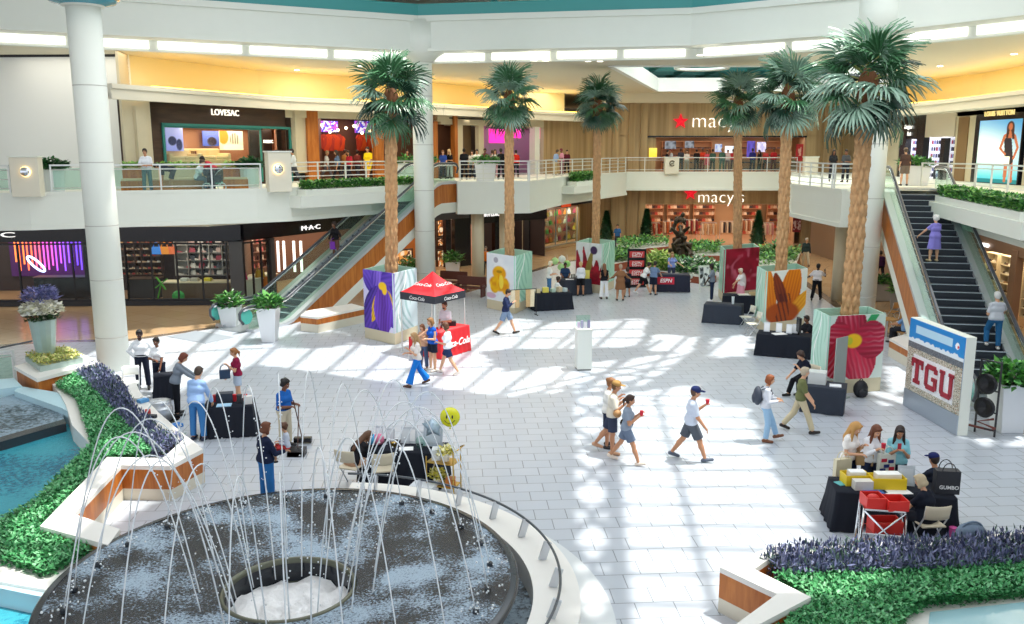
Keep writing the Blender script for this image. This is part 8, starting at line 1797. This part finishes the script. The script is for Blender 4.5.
q = thing('gift_bag', 'white plastic bag printed with navy and red held between the girls', 'bag', Vector(G2_['Pt'](-.18, .24, -.22)), R(10)); bagm(.34, .1, .42).build('body', m_white, q)
for k, (x, z, c) in enumerate(((-.08, .3, '#c8203c'), (.07, .27, '#24307a'), (-.02, .18, '#24307a'), (.09, .12, '#c8203c'), (-.1, .1, '#24307a'))): mb = MB(); mb.box((x, -.053, z), (.12, .004, .07)); mb.build('printed_block', cm(c), q)
person('seated woman with grey-blonde hair in a black shirt at the lower right table', (CH3.x, CH3.y + .06, 0), 125, 1.68, fem=True, top='#141a28', sleeve=.4, bcol='#20242e', hair='bob', hcol='#b8a888', skin=D4, lL='sit', lR='sit', aL='table', aR='hold', fat=1.25, lean=12, head=(15, 0), shoes='#e0e0e0')
p = gnd(931, 517); chair('second beige chair under the person in the navy cap', (p.x, p.y), R(30)); person('person in a navy and white cap seated behind the black tote', (p.x, p.y, 0), 110, 1.66, top='#1f2636', sleeve=.5, bcol='#1c2028', cap='#20285c', hair='short', hcol='#2a1c14', skin=D3, lL='sit', lR='sit', aL='table', aR='table')
# riders
def ride(label, B, rz, zf, y, face, h, **k):
    m = Matrix.Rotation(rz, 3, 'Z'); xo = k.pop('xo', 0); q = Vector((B.x, B.y, 0)) + m @ Vector((xo, y, 0)); return person(label, (q.x, q.y, zf(y) + .03), face, h, **k)
IR = ride('woman with dark curly hair and a black top riding the left escalator', E_LB, rzL, zL, 6.0, 235, 1.68, fem=True, xo=-.15, top='#18181d', sleeve=.9, bcol='#6a4a40', bottom='shorts', hair='curly', hcol='#2a1a14', skin=D2, aL='side', aR='low', vox=.02)
small('purple_bag', 'purple shopping bag beside the woman on the left escalator', 'bag', bagm(.34, .14, .34), cm('#7a2aa8'), Vector(IR['R']) + Vector((.25, .1, -.3)), .4)
IW = ride('white-haired woman in a lavender dress standing on the right escalator', E_RB, rzR, zR, 8.15, 95, 1.64, fem=True, xo=-.3, top='#8f86d6', sleeve=.4, bottom='dress', hem=1.05, hair='curly', hcol='#e8e6e2', skin=D4, aL=(30, 40, 40, 30), aR='low', shoes='#c8b08a', fat=1.08)
IM = ride('white-haired man in a grey and white shirt and jeans lower on the right escalator', E_RB, rzR, zR, 3.75, 85, 1.8, xo=.55, top='#c4c8cf', sleeve=.5, bcol='#2a6494', hair='short', hcol='#dcdad6', skin=D4, aL='hold', aR=(45, 30, 70, 20), lL='step', lR='stand', fat=1.1, shoes='#d8d4d0')
# ------------------------------------------------------------------ people on the balconies
def up(label, x, Y, face, h=1.7, **k):
    p = at(x, 150, Y); k.setdefault('vox', .03); return person(label, (p.x, p.y, ZF + k.pop('dz', 0)), face, h, **k)
up('man in a white shirt and grey trousers leaning on the glass balcony railing', 145, 34.9, 275, 1.74, top='#eceef2', bcol='#5f7a84', hair='short', hcol='#1c1412', skin=D3, aL='cross', aR='cross', vox=.022)
up('person in a dark grey shirt bent over beside the balcony bench', 172, 35.5, 200, 1.68, top='#3c4048', bottom='shorts', bcol='#4a4a50', hair='short', hcol='#2a201a', skin=D3, lean=78, aL='low', aR='low', lL='bend', lR='bend', vox=.022)
up('man in a white shirt seated on the balcony bench facing the stroller', 196, 36.3, 350, 1.72, top='#e6eaf0', bcol='#6a7a8a', hair='short', hcol='#4a3c30', skin=D4, lL='sit', lR='sit', aL='reach', aR='reach', lean=18, vox=.022)
up('person in a red top leaning over the stroller on the balcony', 214, 36.7, 190, 1.66, top='#c83c4a', bcol='#20263c', hair='short', hcol='#1a1412', skin=D3, lean=48, aL='reach', aR='low', lL='bend', lR='bend', vox=.022)
P0 = at(212, 150, 36.2); o = thing('stroller', 'dark stroller with silver wheels on the balcony', 'stroller', (P0.x, P0.y, ZF), R(20))
mb = MB(); mb.box((0, 0, .5), (.55, .42, .3)); mb.ell((-.18, 0, .75), (.26, .22, .22), 12); mb.build('seat', cm('#232a3c'), o, True)
for x in (-.3, .3):
    for y in (-.22, .22): mb = MB(); mb.tube([(x + .16 * math.cos(t), y, .17 + .16 * math.sin(t)) for t in np.linspace(0, 6.28, 17)[:-1]], .02, 6, closed=True); mb.build('wheel', m_steel, o)
    mb = MB(); mb.tube([(x, 0, .2), (-x * .6, 0, .8), (-x * 1.6, 0, 1.0)], .018, 6); mb.build('frame', m_steel, o)
for i, (x0, x1, Y) in enumerate(((120, 140, 35.7), (152, 205, 36.7), (222, 246, 37.7))):
    a, e = at(x0, 150, Y), at(x1, 150, Y); w = e.x - a.x; o = thing('lounge_bench', ('short terracotta lounge bench left of the man at the railing', 'long tan upholstered lounge bench in front of the sofa shop', 'terracotta planter bench right of the stroller')[i], 'bench', ((a.x + e.x) / 2, Y, ZF), R(16)); mb = MB(); mb.box((0, 0, .22), (w, .7, .44)); mb.build('base', m_owood if i != 1 else cm('#b0825a'), o); mb = MB(); mb.box((0, -.02, .48), (w - .06, .66, .1)); mb.build('cushion', cm('#d8c0a0'), o, bevel=.03); mb = MB(); mb.box((0, .42, .45), (w, .18, .9)); mb.build('planter_back', m_owood if i != 1 else m_beige, o); leaf_cards([(-w/2, .34), (w/2, .34), (w/2, .5), (-w/2, .5)], .88, 1.12, 260, .16, .05, ['#8fc25a', '#6fae54', '#a8d070'], 70 + i, 'foliage', o)
up('woman with dark hair in black by the dark panel of the sofa shop', 277, 41.0, 250, 1.68, fem=True, top='#1a1a20', bcol='#1a1a20', hair='long', hcol='#2a1a16', skin=D4)
up('man in a white shirt walking left past the sofa shop', 293, 42.0, 185, 1.78, top='#e9ebe8', bcol='#4a4c54', hair='short', hcol='#241a16', skin=D3, lL='fwd', lR='back', aL='phone')
up('man in a bright yellow shirt and yellow shorts on the left balcony', 368, 46.5, 250, 1.84, top='#f0cc18', bottom='shorts', bcol='#e8c224', hair='short', hcol='#2a1c14', skin=D3, lL='fwd', aL='fwd')
UB = [(326, 48.5, '#dcdcd4', '#6a6a70', '#b89a70', 'person in a pale shirt at the entrance of the clothes shop'), (337, 46.5, '#5a6e8c', '#1c1e26', '#3a2a20', 'person in a blue-grey shirt striding along the left balcony'), (344, 49.5, '#c88a4a', '#3a3a44', '#4a2c1c', 'person in a tan shirt inside the clothes shop doorway'), (349, 48.2, '#b82a3a', '#2a2a34', '#2a1c14', 'person in a red shirt before the clothes shop'), (357, 50.5, '#8a3a34', '#4a4a54', '#3a241a', 'person in a dusky red shirt deeper in the clothes shop'), (407, 49.0, '#a83a48', '#22242c', '#1a1412', 'person in a crimson top behind the first palm trunk')]
for i, (x, Y, t, b_, hc, lb) in enumerate(UB): up(lb, x, Y, 180 * (i % 2) + 20 * i, 1.68 + .03 * (i % 3), top=t, bcol=b_, hair='long' if i % 2 else 'short', fem=bool(i % 2), hcol=hc, skin=D3, lL='fwd', lR='back')
UC = [(443, 51.2, 260, '#2f4a9a', '#22263a', '#8a5a3a', 'person in a blue shirt at the top of the left escalator'), (449.5, 51.6, 240, '#1a1a1f', '#c8c8cc', '#d8b888', 'blonde person in black at the top of the left escalator'), (464, 50.2, 90, '#16171c', '#1c1e26', '#17120f', 'person in black with back turned at the left end of the pink shop balcony'), (472, 51.2, 270, '#d8d4cc', '#3a3e48', '#2a1c14', 'person in a pale top right of the one in black'), (477, 50.4, 265, '#f0efe8', '#3c4250', '#1c1412', 'man in a white shirt in front of the brown doorway'), (485, 52.5, 270, '#6a3a3a', '#2a2a30', '#2a1c14', 'person in a dusky red top beside the brown doorway'), (492, 53.5, 80, '#d888a8', '#5a5a64', '#3a2418', 'person in pink at the pink shop entrance'), (495, 52.0, 270, '#e8dcd8', '#c8a0a8', '#2a1c16', 'woman in a cream top at the pink shop entrance'), (501, 50.5, 100, '#15161b', '#1a1b20', '#14100e', 'person in black at the railing left of the second palm'), (516, 54.0, 100, '#c8281e', '#26262c', '#1c1410', 'man in a red shirt at the railing right of the second palm'), (555, 58.0, 30, '#9cbce8', '#c8b48a', '#5a4a3a', 'man in a light blue shirt leaning at the pink shop counter'), (562, 59.5, 200, '#e0a0b8', '#8a5a6a', '#7a2a3a', 'person in pale pink facing the man in light blue'), (567, 61.0, 270, '#5a1c2a', '#2a2028', '#2a1814', 'person in dark red at the right of the pink shop')]
for i, (x, Y, fc_, t, b_, hc, lb) in enumerate(UC): up(lb, x, Y, fc_, 1.66 + .05 * (i % 3), top=t, bcol=b_, hair='long' if i in (1, 3, 7) else 'short', fem=i in (1, 3, 5, 6, 7, 11), hcol=hc, skin=(D4, D3, D2)[i % 3], lean=14 if i == 10 else 2, aL='hold' if i % 2 else 'down')
UD = [(667, 65.9, 0, '#1c1c24', '#1a1a20', '#1a120e', 'person in black at the left of the upper store entrance'), (671.5, 66.2, 180, '#d8dde4', '#2a2c38', '#8a3a2a', 'person in white facing the one in black at the upper store entrance'), (681, 68.0, 90, '#3c4250', '#30343e', '#2a1c14', 'person in slate grey inside the upper store'), (687, 67.0, 270, '#eee8e4', '#b8a8a0', '#3a2418', 'woman in white near the left of the upper store'), (697, 66.6, 100, '#241c1e', '#3a2c2a', '#1a120e', 'person in dark brown left of the reds in the upper store'), (703, 68.5, 270, '#c8402a', '#6a2a24', '#3a2018', 'person in orange-red in the upper store'), (707.5, 66.6, 250, '#d85a6a', '#d888a0', '#4a2a1c', 'woman in a pink dress in the upper store'), (713, 65.4, 90, '#3e5a50', '#1d2a2c', '#241814', 'person in dark green at the railing of the upper store'), (722.5, 65.3, 90, '#4c6a5e', '#3c5a52', '#a87a4a', 'fair person in green at the railing of the upper store'), (728, 67.5, 270, '#c8c0c8', '#6a4a4a', '#3a241a', 'person in pale grey right of the pair in green'), (733.5, 68.4, 90, '#a83038', '#3a2228', '#2a1814', 'person in red beside the fourth palm trunk'), (753, 65.6, 90, '#2c2f78', '#20203a', '#1a1210', 'person in indigo right of the fourth palm trunk'), (760, 66.4, 200, '#1c1a22', '#18181e', '#140f0c', 'person in black with long hair at the right of the upper store'), (766, 66.8, 270, '#c84a4a', '#2c2430', '#2a1a14', 'person in coral at the right of the upper store'), (774, 67.4, 270, '#b02830', '#5a2028', '#3a2018', 'person in crimson near the red poster'), (790, 66.2, 200, '#26222a', '#201d24', '#1a1210', 'person in charcoal under the red poster')]
for i, (x, Y, fc_, t, b_, hc, lb) in enumerate(UD): up(lb, x, Y, fc_, 1.66 + .06 * (i % 3), top=t, bcol=b_, bottom='dress' if i == 6 else 'trousers', hem=.9, hair='long' if i in (3, 6, 12) else 'short', fem=i in (3, 5, 6, 9, 12, 13), hcol=hc, skin=(D4, D3, D2)[i % 3], vox=.036, aL='hold' if i % 2 else 'down')
up('dark-haired person with a strap seen beyond the right balcony railing', 834, 47.0, 260, 1.70, fem=True, top='#22242a', bcol='#2a2c34', hair='long', hcol='#171210', skin=D2); up('person with a shoulder strap right of the dark-haired one on the right balcony', 847, 46.0, 230, 1.70, top='#4a4c50', bcol='#2c2e36', hair='short', hcol='#1c1512', skin=D2, aL='hold')
up('person in deep blue beside the far white column at the head of the right escalator', 882.5, 39.6, 200, 1.72, top='#1f2fa0', sleeve=1, bcol='#1a2048', hair='short', hcol='#6a3a28', skin=D3)
up('man in a brown shirt and shorts with a cap standing at the eyewear shop', 906.5, 41.6, 85, 1.78, top='#54403a', bottom='shorts', bcol='#7a6c60', cap='#8a7868', hair='short', hcol='#4a3a30', skin=D4)
